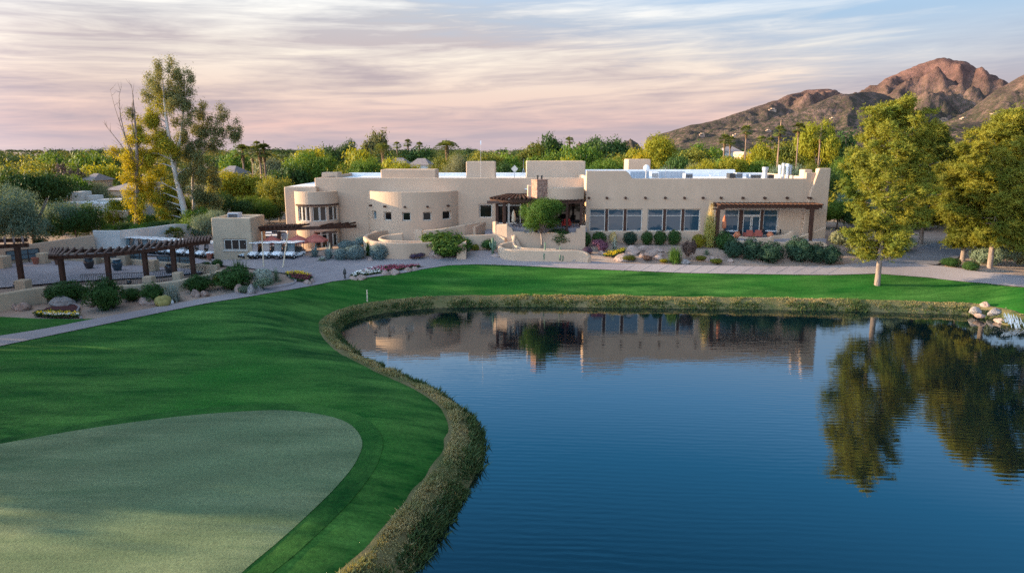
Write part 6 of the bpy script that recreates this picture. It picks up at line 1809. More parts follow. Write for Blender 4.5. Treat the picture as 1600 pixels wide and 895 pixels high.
# ---- small shade tree by the entry
def shade_tree():
    g = G(846, 392); m_ = mpp(g)
    t = empty('mesquite_tree', g, 0, 'small round shade tree with a pale slim trunk before the entry', 'tree')
    mb = MB(); H = at_y(846, 309, g.y).z - g.z
    mb.tube([(0, 0, -.2), (.05, 0, 1.0), (-.05, .05, 2.1)], [.13, .11, .1], 8)
    rr = random.Random(4); rng = np.random.default_rng(44); lob = []
    for k in range(11):
        a = k * 2.4; d = rr.uniform(.8, 2.1) if k else 0; z = rr.uniform(.45, .86) * H
        if k == 0: z = .86 * H
        e = Vector((d * math.cos(a), d * math.sin(a), z))
        mb.tube([(-.05, .05, 2.0), e * .5 + Vector((0, 0, 1.2)), e], [.07, .05, .015], 5)
        r = rr.uniform(.85, 1.2); r *= 1.2; lob.append((e.x, e.y, e.z, r, r, r * .8))
    mb.build('trunk', M['bark'], t, smooth=True)
    V = crown_leaves(lob, 1500, 20, .32, .15, .07, rng, outward=.5, droop=.3, power=2.2)
    obj_from(quads_mesh('crown', V), 'crown', t, LM['shrub_bright'])
shade_tree()

# ================================================================== TREES ROUND AND BEHIND
TL = [
 # px, py top, width px, Y, kind, colour, label
 (38, 276, 165, 90, 'weep0', 'grey', 'large grey-green feathery tree at the left edge behind the plaza'),
 (112, 309, 84, 93, 'fine0', 'dark', 'dark dense tree with white blossoms beside the grey-green feathery tree'),
 (40, 258, 100, 106, 'fine1', 'dark', 'tall dark tree rising behind the grey-green feathery tree'),
 (12, 236, 90, 122, 'airy0', 'olive', 'airy olive tree against the sky at the left edge'),
 (90, 268, 76, 116, 'fine2', 'green', 'bright green tree above the white flat roofed house'),
 (141, 277, 56, 118, 'weep1', 'pale', 'pale olive airy tree above the white house chimney'),
 (108, 250, 44, 150, 'dome0', 'dead', 'brownish tree beyond the bright green one'),
 (82, 234, 50, 230, 'dome1', 'green', 'green round tree on the skyline at left'),
 (130, 233, 66, 185, 'dome2', 'green', 'broad green tree on the skyline left of the golden tree'),
 (160, 250, 54, 165, 'dome3', 'yellow', 'yellow-green tree below the broad green skyline tree'),
 (172, 238, 50, 210, 'tall0', 'dark', 'dark tree on the skyline just left of the golden tree'),
 (62, 250, 50, 165, 'dome2', 'olive', 'olive tree between the dark tall tree and the skyline'),
 (186, 300, 58, 106, 'fine0', 'yellow', 'bright yellow-green tree right below the golden tree foliage'),
 (238, 330, 70, 104, 'fine2', 'green', 'green tree at the foot of the tall white trunk'),
 (225, 356, 46, 93, 'fine1', 'green', 'low green tree before the white boundary wall'),
 (178, 352, 44, 95, 'weep0', 'green', 'low drooping green tree beside the little palm'),
 (345, 296, 76, 112, 'fine1', 'dark', 'dark green tree right of the grey eucalyptus'),
 (375, 262, 92, 128, 'fine2', 'yellow', 'large yellow-green tree behind the small hut'),
 (368, 228, 46, 230, 'dome1', 'green', 'green tree on the skyline right of the grey eucalyptus'),
 (432, 266, 68, 124, 'fine0', 'olive', 'rounded olive tree above the left corner of the clubhouse'),
 (395, 300, 60, 118, 'weep1', 'green', 'soft green tree behind the parking lot'),
 (420, 240, 50, 190, 'dome3', 'pale', 'pale tree among the slim palms'),
 (470, 232, 56, 210, 'dome0', 'green', 'green tree right of the slim pair of palms'),
 (497, 232, 92, 168, 'fine0', 'green', 'largest green tree left of centre behind the clubhouse'),
 (450, 250, 56, 158, 'dome1', 'dark', 'dark tree left of the largest green one'),
 (478, 228, 50, 225, 'dome2', 'yellow', 'yellow tinged tree peeking over the largest green tree'),
 (520, 224, 50, 260, 'tall0', 'dark', 'dark pointed tree on the skyline left of the tall grey one'),
 (538, 216, 34, 310, 'tall1', 'dark', 'tall narrow dark tree on the skyline'),
 (579, 201, 44, 330, 'tall2', 'euc', 'tallest grey-green tree on the skyline left of centre'),
 (562, 226, 66, 205, 'dome3', 'yellow', 'yellow-green tree under the tallest skyline tree'),
 (548, 246, 62, 160, 'dome0', 'olive', 'olive tree right of the largest green tree'),
 (578, 245, 62, 150, 'fine1', 'green', 'green tree just behind the left roof'),
 (606, 240, 44, 175, 'dome1', 'yellow', 'bright yellow tree top left of the grey roofed house'),
 (637, 248, 48, 140, 'fine2', 'yellow', 'yellow-green tree in front of the pale hip roofed house'),
 (662, 228, 60, 330, 'dome2', 'dark', 'dark far tree above the pale hip roofed house'),
 (694, 235, 56, 160, 'fine0', 'olive', 'olive brown tree behind the low roof box'),
 (724, 233, 58, 150, 'weep0', 'pale', 'pale feathery tree left of the square roof box'),
 (755, 236, 56, 150, 'fine1', 'olive', 'olive tree directly behind the square roof box'),
 (790, 234, 60, 165, 'dome3', 'green', 'green tree behind the diamond panel'),
 (800, 250, 60, 128, 'fine2', 'dark', 'dark green tree low behind the diamond panel'),
 (828, 218, 44, 260, 'tall0', 'olive', 'olive tree on the skyline above the wide roof box'),
 (864, 206, 40, 330, 'tall1', 'dark', 'tall dark pine like tree on the skyline right of centre'),
 (850, 230, 60, 175, 'dome0', 'green', 'green tree above the wide roof box'),
 (880, 240, 58, 150, 'dome1', 'yellow', 'yellow-green tree above the right part of the wide roof box'),
 (905, 222, 64, 200, 'dome2', 'green', 'broad green tree right of the wide roof box'),
 (925, 212, 36, 360, 'tall2', 'dark', 'narrow dark tree on the skyline above the roof step'),
 (958, 212, 54, 330, 'dome3', 'dark', 'rounded dark tree on the skyline left of the tall golden one'),
 (940, 240, 70, 150, 'fine0', 'green', 'green tree behind the upper corner of the right wing'),
 (968, 236, 50, 170, 'dome0', 'olive', 'olive tree left of the tall golden one'),
 (1022, 209, 70, 185, 'fine1', 'yellow', 'tall golden green tree behind the roof dish'),
 (998, 232, 44, 170, 'dome1', 'gold', 'golden tree left of the tall golden green one'),
 (1052, 238, 46, 160, 'dome2', 'dark', 'dark tree right of the tall golden green one'),
 (1030, 258, 40, 128, 'fine2', 'grey', 'grey-green low tree behind the dish'),
 (1082, 228, 60, 260, 'dome3', 'olive', 'olive tree at the foot of the mountain slope'),
 (1112, 220, 56, 300, 'dome0', 'green', 'bright green rounded tree left of the palm pair'),
 (1146, 240, 50, 230, 'dome1', 'green', 'green tree under the palm pair'),
 (1090, 250, 44, 150, 'weep1', 'pale', 'pale feathery shrub tree at the left end of the yellow hedge'),
 (1105, 243, 56, 138, 'fine0', 'yellow', 'yellow flowering hedge tree, left part of the hedge'),
 (1140, 243, 60, 137, 'fine1', 'yellow', 'yellow flowering hedge tree, middle of the hedge'),
 (1176, 246, 56, 136, 'fine2', 'green', 'green hedge tree, right part of the hedge'),
 (1205, 250, 50, 132, 'weep0', 'grey', 'grey-green feathery tree right of the hedge'),
 (1235, 250, 50, 130, 'weep1', 'grey', 'grey-green feathery tree behind the kitchen flues'),
 (1262, 246, 56, 132, 'weep0', 'olive', 'olive feathery tree left of the buttress top'),
 (1285, 252, 50, 120, 'fine0', 'dark', 'dark tree directly behind the buttress'),
 (1200, 222, 46, 220, 'dome2', 'yellow', 'yellow-green tree between the tall palms'),
 (1236, 212, 60, 230, 'dome3', 'olive', 'olive tree between the two tallest palms'),
 (1180, 228, 46, 250, 'dome0', 'gold', 'golden tree left of the tall palms'),
 (1284, 186, 62, 215, 'fine1', 'yellow', 'tall yellow-green tree behind the rightmost palm'),
 (1310, 200, 50, 225, 'tall1', 'dark', 'dark tree right of the tall yellow-green one'),
 (1320, 240, 56, 140, 'fine2', 'green', 'green tree left of the big lawn pine'),
 (1335, 290, 60, 104, 'weep1', 'grey', 'grey-green tree between the buttress and the big pine'),
 (1455, 230, 80, 120, 'weep0', 'olive', 'olive feathery tree between the two big pines'),
 (1470, 250, 70, 105, 'fine0', 'green', 'green tree right of the big pine above the side road'),
 (1440, 300, 70, 100, 'fine1', 'dark', 'dark tree overhanging the side road'),
 (1400, 310, 70, 98, 'weep1', 'grey', 'grey-green tree right behind the big pine trunk'),
 (1520, 300, 80, 98, 'fine2', 'dark', 'dark tree behind the young pine'),
 (1580, 310, 80, 94, 'weep0', 'grey', 'grey feathery tree at the right edge behind the shrubs'),
 (1590, 230, 80, 110, 'fine0', 'olive', 'olive tree behind the pines at the right edge'),
 (1500, 222, 56, 190, 'dome1', 'olive', 'olive tree far behind the left edge pine'),
 (1430, 222, 56, 200, 'dome2', 'green', 'green tree on the skyline just right of the big pine top'),
 (1350, 222, 50, 180, 'dome3', 'olive', 'olive tree on the skyline left of the big pine top'),
 (1405, 240, 60, 150, 'fine1', 'dark', 'dark tree seen through the big pine'),
 (1312, 305, 70, 99, 'fine0', 'green', 'green tree right beside the end wall of the right wing'),
 (1352, 325, 60, 96, 'fine1', 'dark', 'dark tree low behind the left side of the big pine'),
 (1418, 318, 76, 99, 'fine2', 'green', 'green tree low behind the right side of the big pine'),
 (1474, 312, 70, 108, 'fine0', 'dark', 'dark tree at the far end of the side road'),
 (1545, 318, 84, 92, 'fine1', 'green', 'green tree between the two pines at the right edge'),
 (1448, 335, 50, 112, 'fine2', 'dark', 'low dark tree across the side road'),
 (1600, 330, 70, 90, 'fine0', 'dark', 'low dark tree cut by the right edge behind the straw bush'),
 (305, 318, 66, 96, 'fine0', 'green', 'leafy green tree behind the white wall right of the white trunk'),
 (328, 322, 60, 93, 'weep1', 'grey', 'grey-green drooping tree behind the white wall beside the hut'),
 (262, 340, 56, 95, 'fine1', 'dark', 'low dark tree behind the white wall left of the white trunk'),
 (280, 300, 70, 108, 'fine2', 'olive', 'olive tree behind the lower part of the white trunk'),
 (205, 350, 50, 97, 'fine0', 'dark', 'low dark tree at the foot of the golden tree'),
 (150, 300, 60, 128, 'fine1', 'yellow', 'yellow-green tree behind the white flat roofed house'),
 (10, 268, 70, 108, 'fine2', 'green', 'green tree cut by the left edge behind the feathery one'),
 (352, 330, 50, 96, 'fine2', 'dark', 'dark tree just behind the hut roof'),
 (418, 316, 44, 120, 'fine0', 'dark', 'dark shrubby tree beside the parking lot entrance'),
]
for i, a in enumerate(TL):
    tree(*a, group='trees beyond and beside the clubhouse')
# white blossoms of the dark tree
rng = np.random.default_rng(8); b_ = at_y(112, 340, 93); Q = rng.normal(size=(26, 3)); Q /= np.linalg.norm(Q, axis=1, keepdims=True); Q[:, 1] = -abs(Q[:, 1])

palm(378, 226, 200, 'leafy palm left of the slim palm pair', 1.5)
palm(393, 228, 190, 'palm between the leafy one and the slim pair', 1.3)
palm(405, 226, 150, 'left one of the slim pair of palms', 1.15)
palm(411.5, 225, 151, 'right one of the slim pair of palms', 1.15)
palm(401, 221, 330, 'tiny far palm above the slim pair', 1.5)
palm(597, 219, 240, 'feathery palm right of the tallest skyline tree', 1.8, True)
palm(637, 218, 420, 'small lone palm on the skyline left of centre', 1.7)
palm(620, 222, 400, 'small palm left of the lone skyline palm', 1.5)
palm(655, 222, 430, 'small palm right of the lone skyline palm', 1.5)
palm(698, 214, 260, 'broad date palm on the skyline left of the mast', 2.3, True)
palm(890, 214, 420, 'small palm on the skyline right of the tall dark tree', 1.7)
palm(1133, 210, 230, 'left palm of the pair in front of the mountain foot', 1.3)
palm(1142, 213, 235, 'right palm of the pair in front of the mountain foot', 1.2)
palm(1167, 196, 200, 'tall slim palm right of the palm pair', 1.1)
palm(1190, 213, 260, 'small palm between the tall slim ones', 1.4)
palm(1219, 197, 190, 'tall slim palm second from the right of the tall ones', 1.1)
palm(1249, 192, 185, 'tallest palm, with a thick dark head', 1.1)
palm(1283, 203, 200, 'rightmost palm before the tall yellow-green tree', 1.15)
palm(1204, 215, 270, 'small far palm left of the second tall palm', 1.3)
palm(169, 358, 92, 'little palm in front of the white boundary wall', .75, group='small palms by the wall')
palm(272, 355, 90, 'dark little palm at the foot of the tall eucalyptus', .8, group='small palms by the wall')

# grove beyond the left edge of the view (it throws the long evening shadow over the lawn)
k = 0
for x, y, h, w in ((-38, 17, 15, 8), (-50, 18.3, 16, 9), (-50, 33.4, 17, 10.5), (-52, 38, 17, 10), (-56, 43, 17, 12), (-62, 51, 17, 12), (-66, 59, 17, 12), (-72, 67, 17, 12), (-78, 76, 16, 12), (-70, 38, 18, 12), (-84, 62, 18, 12), (-86, 84, 14, 12), (-76, 48, 19, 12), (-92, 72, 18, 12)):
    g = Vector((x, y, T(x, y)))
    t = empty('shade_tree', g, k, 'dense dark tree in the grove left of the lawn', 'tree', 'grove left of the lawn')
    c = obj_from(PROTO['dome%d' % (k % 4)], 'crown', t, LM['dark']); h *= 1.17; c.scale = (w * .62, w * .62, h)
    q = obj_from(TRUNK, 'trunk', t, M['bark']); q.scale = (w * .5, w * .5, h); k += 1

# far-off woodland: one mass reaching the horizon
def woodland(name, mat, seed, n, y0, y1, hlo, hhi, wlo, whi, ls, label, per=44, keep=None):
    rng = np.random.default_rng(seed); VV = []
    for k in range(n):
        Y = y0 * (y1 / y0) ** rng.uniform(0, 1); X = rng.uniform(-.95, .95) * Y
        if keep and not keep(X, Y): continue
        h = rng.uniform(hlo, hhi); w = rng.uniform(wlo, whi)
        lob = [(X + rng.normal() * w * .4, Y + rng.normal() * w * .4, 3.6 + h * rng.uniform(.3, .75), w * rng.uniform(.35, .65), w * rng.uniform(.35, .65), h * rng.uniform(.2, .32)) for _ in range(5)]
        VV.append(crown_leaves(lob, per, 9, 1.3 * ls, ls, ls * .6, rng, power=3))
    o = obj_from(quads_mesh(name, np.concatenate(VV)), name, None, mat)
    return tag(o, label, 'woodland', kind='stuff')
WM = {'dark': leafmat('far_dark_leaves', (.024, .052, .018), (.055, .09, .028), .25, .035), 'olive': leafmat('far_olive_leaves', (.075, .10, .022), (.15, .15, .038), .3, .035),
      'green': leafmat('far_green_leaves', (.045, .09, .02), (.10, .145, .03), .3, .035), 'yellow': leafmat('far_yellow_leaves', (.15, .17, .022), (.26, .24, .035), .35, .035), 'grey': leafmat('far_grey_leaves', (.08, .105, .07), (.13, .15, .10), .3, .035)}
woodland('distant_woodland', WM['dark'], 71, 330, 250, 1300, 7, 12, 5, 9, 1.3, 'dark green far woodland spreading to the horizon')
woodland('distant_woodland', WM['olive'], 72, 220, 250, 1200, 7, 12, 5, 9, 1.3, 'olive far woodland spreading to the horizon')
woodland('distant_woodland', WM['green'], 73, 200, 250, 1100, 7, 12.5, 5, 9, 1.3, 'mid green far woodland spreading to the horizon')
kp = lambda X, Y: not (-42 < X < 46 and Y < 122) and not (-46 < X < -14 and Y < 155) and not (X < -42 and Y < 132)
woodland('distant_woodland', WM['dark'], 78, 300, 1200, 5000, 9, 13, 14, 30, 4, 'dark hazy woodland along the flat horizon')
woodland('undergrowth', WM['dark'], 74, 170, 108, 280, 2.5, 6, 2.5, 5, .7, 'dark low undergrowth between the trees behind the clubhouse', 60, kp)
woodland('undergrowth', WM['olive'], 75, 130, 108, 280, 2.5, 6, 2.5, 5, .7, 'olive low undergrowth between the trees behind the clubhouse', 60, kp)
woodland('undergrowth', WM['yellow'], 76, 110, 108, 280, 2.5, 6, 2.5, 5, .7, 'yellow-green low undergrowth between the trees behind the clubhouse', 60, kp)
woodland('undergrowth', WM['grey'], 77, 60, 108, 280, 2.5, 5.5, 2.5, 5, .7, 'grey-green low undergrowth between the trees behind the clubhouse', 60, kp)

# ================================================================== MOUNTAINS
def ridge_h(pts, Y):
    xs = []; zs = []
    for px, py in pts:
        p = at_y(px, py, Y); xs.append(p.x); zs.append(p.z)
    return np.array(xs), np.array(zs)
RID = [  # crest pixels, distance, front width, back width
 ([(1010, 216), (1040, 207), (1080, 193), (1100, 190), (1150, 178), (1200, 162), (1232, 148), (1262, 140), (1300, 142), (1318, 150), (1360, 165), (1400, 190), (1440, 225)], 3300, 900, 800),
 ([(1230, 210), (1290, 170), (1340, 148), (1362, 137), (1385, 121), (1410, 109), (1440, 100), (1463, 95), (1476, 93.5), (1490, 96), (1504, 97), (1520, 104), (1545, 114), (1568, 125), (1600, 150), (1640, 190)], 2900, 1000, 900),
 ([(1060, 226), (1120, 212), (1180, 192), (1240, 172), (1300, 152), (1345, 145), (1380, 146), (1410, 158), (1432, 180), (1450, 205), (1470, 225)], 2300, 620, 700),
 ([(1420, 225), (1470, 195), (1520, 170), (1555, 140), (1580, 127), (1600, 118), (1640, 100), (1700, 90), (1800, 110), (1900, 150), (2000, 200)], 2000, 700, 800),
 ([(1250, 226), (1320, 214), (1400, 203), (1480, 196), (1540, 190), (1600, 188), (1700, 186), (1850, 200), (2000, 225)], 1750, 500, 500),
]
RR_ = [(ridge_h(p, Y), Y, a, b) for p, Y, a, b in RID]
def mountain():
    nx, ny = 420, 260
    u = np.linspace(.13, 1.25, nx); ys = np.linspace(1150, 4200, ny)
    V = np.zeros((ny, nx, 3))
    for j, y in enumerate(ys):
        for i, uu in enumerate(u):
            x = uu * y * .98; V[j, i] = (x, y, 0)
    X = V[:, :, 0]; Y = V[:, :, 1]; Z = np.full(X.shape, -3.0)
    N1 = np.zeros(X.shape); N2 = np.zeros(X.shape)
    for j in range(ny):
        for i in range(nx):
            p = Vector((X[j, i] / 330, Y[j, i] / 330, 2.2))
            N1[j, i] = noise.ridged_multi_fractal(p, 1.0, 2.1, 6, 1.0, 2.0)
            N2[j, i] = noise.fractal(p * 3.1, .85, 2.0, 6)
    N1 = (N1 - N1.mean()) / N1.std()
    for (xs, zs), Yr, fw_, bw in RR_:
        # crest seen along the line of sight: use the angular position
        ang = X / Y * Yr
        wig = 120 * np.sin(ang / 330.0) + 60 * np.sin(ang / 140.0 + 1)
        h = np.interp(ang, xs, zs, left=-5, right=-5)
        d = Y - Yr + wig
        fall = np.where(d < 0, 1 - (-d / fw_), 1 - d / bw)
        fall = np.clip(fall, 0, 1) ** 1.25
        z = h * (Y / Yr) * fall
        amp = np.clip(h, 0, 400) * .09 * (1 - .82 * np.exp(-(d / 70.0) ** 2))
        z = z + (N1 * amp + N2 * amp * 1.05) * np.clip(fall * 4, 0, 1)
        Z = np.maximum(Z, z)
    V[:, :, 2] = Z
    f = [(j * nx + i, j * nx + i + 1, (j + 1) * nx + i + 1, (j + 1) * nx + i) for j in range(ny - 1) for i in range(nx - 1)]
    m, nt, N, L = new_mat('desert_mountain')
    out = N.new('ShaderNodeOutputMaterial'); bs = N.new('ShaderNodeBsdfPrincipled'); L.new(bs.outputs[0], out.inputs[0]); bs.inputs['Roughness'].default_value = .95; bs.inputs['Specular IOR Level'].default_value = .05
    tc = N.new('ShaderNodeTexCoord')
    def nz(sc, det): 
        n = N.new('ShaderNodeTexNoise'); n.inputs['Scale'].default_value = sc; n.inputs['Detail'].default_value = det; n.inputs['Roughness'].default_value = .7; L.new(tc.outputs['Object'], n.inputs['Vector']); return n
    a = nz(.011, 10); r = N.new('ShaderNodeValToRGB'); r.color_ramp.elements[0].position = .38; r.color_ramp.elements[1].position = .64
    r.color_ramp.elements[0].color = (.075, .052, .052, 1); r.color_ramp.elements[1].color = (.19, .125, .112, 1); L.new(a.outputs['Fac'], r.inputs[0])
    b = nz(.07, 6); mr = N.new('ShaderNodeMapRange'); mr.inputs[1].default_value = .42; mr.inputs[2].default_value = .54; L.new(b.outputs['Fac'], mr.inputs[0])
    # desert scrub thins out with height
    sx = N.new('ShaderNodeSeparateXYZ'); L.new(tc.outputs['Object'], sx.inputs[0])
    mz = N.new('ShaderNodeMapRange'); mz.inputs[1].default_value = 90; mz.inputs[2].default_value = 300; mz.inputs[3].default_value = .95; mz.inputs[4].default_value = .25; L.new(sx.outputs['Z'], mz.inputs[0])
    mu = N.new('ShaderNodeMath'); mu.operation = 'MULTIPLY'; L.new(mr.outputs[0], mu.inputs[0]); L.new(mz.outputs[0], mu.inputs[1])
    mx = N.new('ShaderNodeMixRGB'); mx.inputs[2].default_value = (.05, .05, .034, 1); L.new(mu.outputs[0], mx.inputs[0]); L.new(r.outputs[0], mx.inputs[1])
    rk = N.new('ShaderNodeMapRange'); rk.inputs[1].default_value = 180; rk.inputs[2].default_value = 330; L.new(sx.outputs['Z'], rk.inputs[0])
    tn = N.new('ShaderNodeMixRGB'); tn.blend_type = 'MULTIPLY'; tn.inputs[0].default_value = 1; L.new(mx.outputs[0], tn.inputs[1])
    tt = N.new('ShaderNodeMixRGB'); tt.inputs[1].default_value = (.95, .98, .92, 1); tt.inputs[2].default_value = (1.1, .92, .86, 1); L.new(rk.outputs[0], tt.inputs[0]); L.new(tt.outputs[0], tn.inputs[2])
    L.new(tn.outputs[0], bs.inputs['Base Color'])
    c = nz(.045, 9); bp = N.new('ShaderNodeBump'); bp.inputs['Strength'].default_value = .9; bp.inputs['Distance'].default_value = 11; L.new(c.outputs['Fac'], bp.inputs['Height']); L.new(bp.outputs[0], bs.inputs['Normal'])
    tag(mesh_obj('mountain', V.reshape(-1, 3), f, m, smooth=True), kind='structure')
    return X, Y, Z
MX, MY, MZ = mountain()
# small buttes far on the horizon
def butte(px0, px1, py, Y):
    mb = MB(); a = at_y(px0, 240, Y); b = at_y(px1, 240, Y); top = at_y((px0 + px1) / 2, py, Y).z; n = 24
    rng = random.Random(int(px0)); V = []; Fc = []
    for i in range(n + 1):
        t = i / n; h = top * max(0, math.sin(math.pi * t)) ** .8 * (.8 + .3 * noise.noise(Vector((t * 5, px0, 0))) + .15 * noise.noise(Vector((t * 15, px0, 3))))
        x = a.x + (b.x - a.x) * t
        V += [(x, Y - 150, 0), (x, Y - 40, h * .8), (x, Y, h), (x, Y + 150, 0)]
    for i in range(n):
        for k in range(3): Fc.append((i * 4 + k, (i + 1) * 4 + k, (i + 1) * 4 + k + 1, i * 4 + k + 1))
    tag(mesh_obj('hill', V, Fc, bpy.data.materials['desert_mountain'], smooth=True), kind='structure')
butte(962, 1006, 214, 4600); butte(893, 930, 219, 4800)
# houses on the slopes
def slope_house(label, px, py, wpx, hpx):
    d = ray(px, py); best = None
    for s in np.linspace(1250, 3400, 400):
        p = EYE + d * (s / d.y)
        jj = int((s - 1150) / (4200 - 1150) * 259); ii = int(round((p.x / (s * .98) - .13) / (1.25 - .13) * 419))
        if 0 <= ii < 420 and 0 <= jj < 260 and MZ[jj, ii] > p.z: best = p; break
    if best is None: return
    m_ = mpp(best) * .68; w = wpx * m_; h = hpx * m_
    t = empty('hillside_house', best - Vector((0, 12, 6)), 0, label, 'house', 'houses on the mountain slope')
    MB().box(-w / 2, w / 2, 0, 12, 0, h * .6 + 6).build('wall', M['gravel'], t)
    MB().box(-w * .2, w * .3, 3, 11, h * .6 + 6.01, h + 6).build('upper_storey', M['stucco'], t)
    MB().box(-w * .35, w * .1, -.1, .0, h * .2 + 6, h * .5 + 6).build('window', M['glass_dark'], t)
for a in (('white house high on the left mountain slope', 1206, 174, 16, 7), ('pale house low on the mountain slope left of the tall palms', 1096, 212, 12, 6), ('long low house on the slope right of the pale one', 1150, 212, 18, 4),
          ('white house at the slope foot behind the tall palms', 1199, 206, 12, 5), ('pink house on the slope between the pines', 1472, 188, 18, 5), ('tan house on the slope right of the pink one', 1504, 187, 16, 5), ('dark roofed house high on the right slope', 1555, 179, 26, 4), ('brown house on the slope left of the big pine', 1300, 187, 14, 5), ('pale house on the slope at the right edge', 1585, 205, 16, 5)):
    slope_house(*a)

# ================================================================== LIGHT, SKY, CAMERA
SUN_EL = R(12.0); SUN_AZ = R(7)         # light travels towards +x and a little towards the camera
sdir = Vector((math.cos(SUN_AZ) * math.cos(SUN_EL), -math.sin(SUN_AZ) * math.cos(SUN_EL), -math.sin(SUN_EL)))
sl = bpy.data.lights.new('sun', 'SUN'); sl.energy = 5.0; sl.angle = R(.6); sl.color = (1.0, .72, .42)
so = bpy.data.objects.new('sun', sl); COL.objects.link(so); so.rotation_euler = sdir.to_track_quat('-Z', 'Y').to_euler()

w = bpy.data.worlds.new('World'); SC.world = w; w.use_nodes = True
nt = w.node_tree; N, L = nt.nodes, nt.links; N.clear()
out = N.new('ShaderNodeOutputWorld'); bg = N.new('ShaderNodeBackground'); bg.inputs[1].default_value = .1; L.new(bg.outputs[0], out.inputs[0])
sky = N.new('ShaderNodeTexSky'); sky.sky_type = 'NISHITA'; sky.sun_disc = False; sky.sun_elevation = SUN_EL; sky.sun_rotation = R(-83); sky.dust_density = 1.5; sky.air_density = 1.2; sky.ozone_density = 2.5
tc = N.new('ShaderNodeTexCoord'); sp = N.new('ShaderNodeSeparateXYZ'); L.new(tc.outputs['Generated'], sp.inputs[0])
def math_(op, a, b=None, c=None, clamp=False):
    m = N.new('ShaderNodeMath'); m.operation = op; m.use_clamp = clamp
    for i, v in enumerate((a, b, c)):
        if v is None: continue
        if isinstance(v, (int, float)): m.inputs[i].default_value = v
        else: L.new(v, m.inputs[i])
    return m.outputs[0]
def ramp(fac, stops):
    r = N.new('ShaderNodeValToRGB'); e = r.color_ramp.elements
    while len(e) < len(stops): e.new(.5)
    for el, (p, c) in zip(e, stops): el.position = p; el.color = (*c, 1) if len(c) == 3 else c
    L.new(fac, r.inputs[0]); return r.outputs[0]
def mix(f, a, b, mode='MIX'):
    m = N.new('ShaderNodeMixRGB'); m.blend_type = mode
    for i, v in enumerate((f, a, b)):
        if isinstance(v, (int, float)): m.inputs[i].default_value = v
        elif isinstance(v, tuple): m.inputs[i].default_value = (*v, 1)
        else: L.new(v, m.inputs[i])
    return m.outputs[0]
Z = sp.outputs['Z']
zz = math_('MAXIMUM', Z, 0.0)
# cloud streaks lie in horizontal sheets: stretch along the horizon
cm = N.new('ShaderNodeCombineXYZ')
# gently tilted sheets
zt_ = math_('MULTIPLY_ADD', sp.outputs['X'], -.035, Z)
L.new(math_('MULTIPLY', sp.outputs['X'], 1.7), cm.inputs[0]); L.new(math_('MULTIPLY', sp.outputs['Y'], 1.7), cm.inputs[1]); L.new(math_('MULTIPLY', zt_, 17.0), cm.inputs[2])
n1 = N.new('ShaderNodeTexNoise'); n1.inputs['Scale'].default_value = 1.3; n1.inputs['Detail'].default_value = 6; n1.inputs['Roughness'].default_value = .58; n1.inputs['Distortion'].default_value = .35; L.new(cm.outputs[0], n1.inputs['Vector'])
cm2 = N.new('ShaderNodeCombineXYZ'); L.new(math_('MULTIPLY', sp.outputs['X'], 3.0), cm2.inputs[0]); L.new(math_('MULTIPLY', sp.outputs['Y'], 3.0), cm2.inputs[1]); L.new(math_('MULTIPLY', zt_, 38.0), cm2.inputs[2])
n2 = N.new('ShaderNodeTexNoise'); n2.inputs['Scale'].default_value = 1.6; n2.inputs['Detail'].default_value = 8; n2.inputs['Roughness'].default_value = .62; n2.inputs['Distortion'].default_value = .8; L.new(cm2.outputs[0], n2.inputs['Vector'])
ns = math_('ADD', math_('MULTIPLY', n1.outputs['Fac'], .65), math_('MULTIPLY', n2.outputs['Fac'], .35))
# grey-mauve shade to lit cream, by height above the horizon
dark = ramp(zz, [(0, (.46, .385, .43)), (.04, (.46, .375, .40)), (.09, (.45, .375, .395)), (.14, (.52, .46, .47)), (.18, (.50, .51, .55)), (.30, (.50, .66, .84)), (.6, (.06, .20, .45)), (.8, (.34, .34, .37))])
lite = ramp(zz, [(0, (.60, .47, .47)), (.035, (.74, .51, .46)), (.08, (.78, .62, .53)), (.13, (.86, .78, .68)), (.17, (.88, .85, .80)), (.30, (.76, .90, 1.0)), (.6, (.08, .24, .50)), (.8, (.46, .43, .43))])
cloud = mix(ramp(ns, [(.42, (0, 0, 0)), (.58, (1, 1, 1))]), dark, lite)
# blue showing between the streaks above
blue = ramp(zz, [(0, (.40, .42, .52)), (.17, (.36, .50, .68)), (.22, (.42, .60, .84)), (.28, (.34, .60, .95)), (.34, (.16, .48, .90)), (.42, (.03, .28, .60)), (.56, (.0, .10, .24)), (.66, (.01, .12, .28)), (.82, (.42, .43, .47))])
nis = mix(.12, mix(1.0, blue, (4.2, 4.2, 4.2), 'MULTIPLY'), sky.outputs[0])
zc_ = math_('MULTIPLY_ADD', sp.outputs['X'], .32, zz)
cov = math_('SUBTRACT', math_('MULTIPLY_ADD', ns, 3.2, -.75), math_('MULTIPLY', math_('SUBTRACT', zc_, .19), 6.5), clamp=True)
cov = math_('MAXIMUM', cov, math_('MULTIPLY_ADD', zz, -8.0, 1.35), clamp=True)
cov = math_('MULTIPLY', cov, math_('MULTIPLY_ADD', zz, -4.0, 2.1, clamp=True), clamp=True)
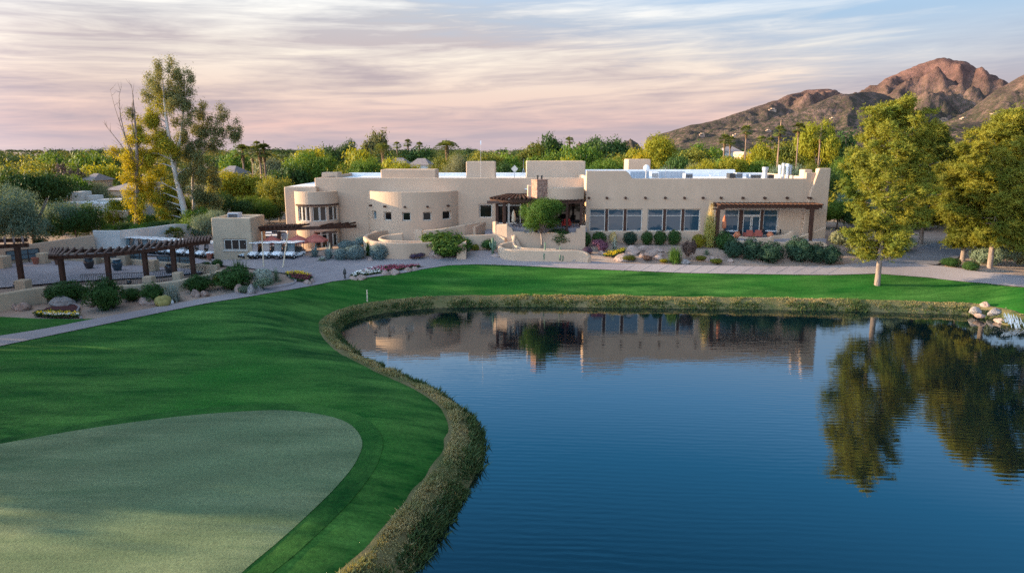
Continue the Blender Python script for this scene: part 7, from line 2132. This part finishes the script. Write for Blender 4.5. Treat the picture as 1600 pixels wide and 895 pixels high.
hb = N.new('ShaderNodeMapRange'); hb.interpolation_type = 'SMOOTHSTEP'; hb.inputs[1].default_value = .20; hb.inputs[2].default_value = .27; hb.inputs[3].default_value = 4.2; hb.inputs[4].default_value = 7.0; L.new(zz, hb.inputs[0])
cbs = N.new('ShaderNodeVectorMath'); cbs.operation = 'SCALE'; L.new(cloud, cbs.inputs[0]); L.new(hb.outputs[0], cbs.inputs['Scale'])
skyc = mix(cov, nis, cbs.outputs[0])
# the evening glow: brighter towards the sunset and the open sky behind the viewer
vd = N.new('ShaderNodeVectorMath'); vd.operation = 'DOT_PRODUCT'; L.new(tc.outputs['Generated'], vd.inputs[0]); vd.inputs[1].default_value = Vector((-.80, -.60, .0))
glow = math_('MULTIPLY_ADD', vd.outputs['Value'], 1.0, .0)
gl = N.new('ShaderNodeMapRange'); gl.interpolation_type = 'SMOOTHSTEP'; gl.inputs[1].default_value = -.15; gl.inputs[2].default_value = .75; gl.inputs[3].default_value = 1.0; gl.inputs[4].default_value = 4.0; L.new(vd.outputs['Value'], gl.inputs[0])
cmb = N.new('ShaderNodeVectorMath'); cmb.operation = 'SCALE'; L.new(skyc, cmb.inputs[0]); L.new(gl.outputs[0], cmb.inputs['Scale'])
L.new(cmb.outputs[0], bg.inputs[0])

cam = bpy.data.cameras.new('camera'); co = bpy.data.objects.new('camera', cam); COL.objects.link(co)
co.location = EYE; co.rotation_euler = (R(90) - PITCH, 0, 0)
cam.sensor_fit = 'HORIZONTAL'; cam.sensor_width = 36; cam.lens = 36 * F / 1600; cam.clip_start = .5; cam.clip_end = 20000
SC.camera = co
SC.view_settings.view_transform = 'Standard'; SC.view_settings.look = 'None'; SC.view_settings.exposure = 1.5; SC.view_settings.gamma = 1
SC.view_settings.use_curve_mapping = False
SC.render.engine = 'CYCLES'
SC.cycles.max_bounces = 6; SC.cycles.diffuse_bounces = 3; SC.cycles.glossy_bounces = 3; SC.cycles.transmission_bounces = 3; SC.cycles.transparent_max_bounces = 4
SC.cycles.use_denoising = False; SC.cycles.use_adaptive_sampling = False; SC.cycles.sample_clamp_indirect = 4; SC.cycles.sample_clamp_direct = 8
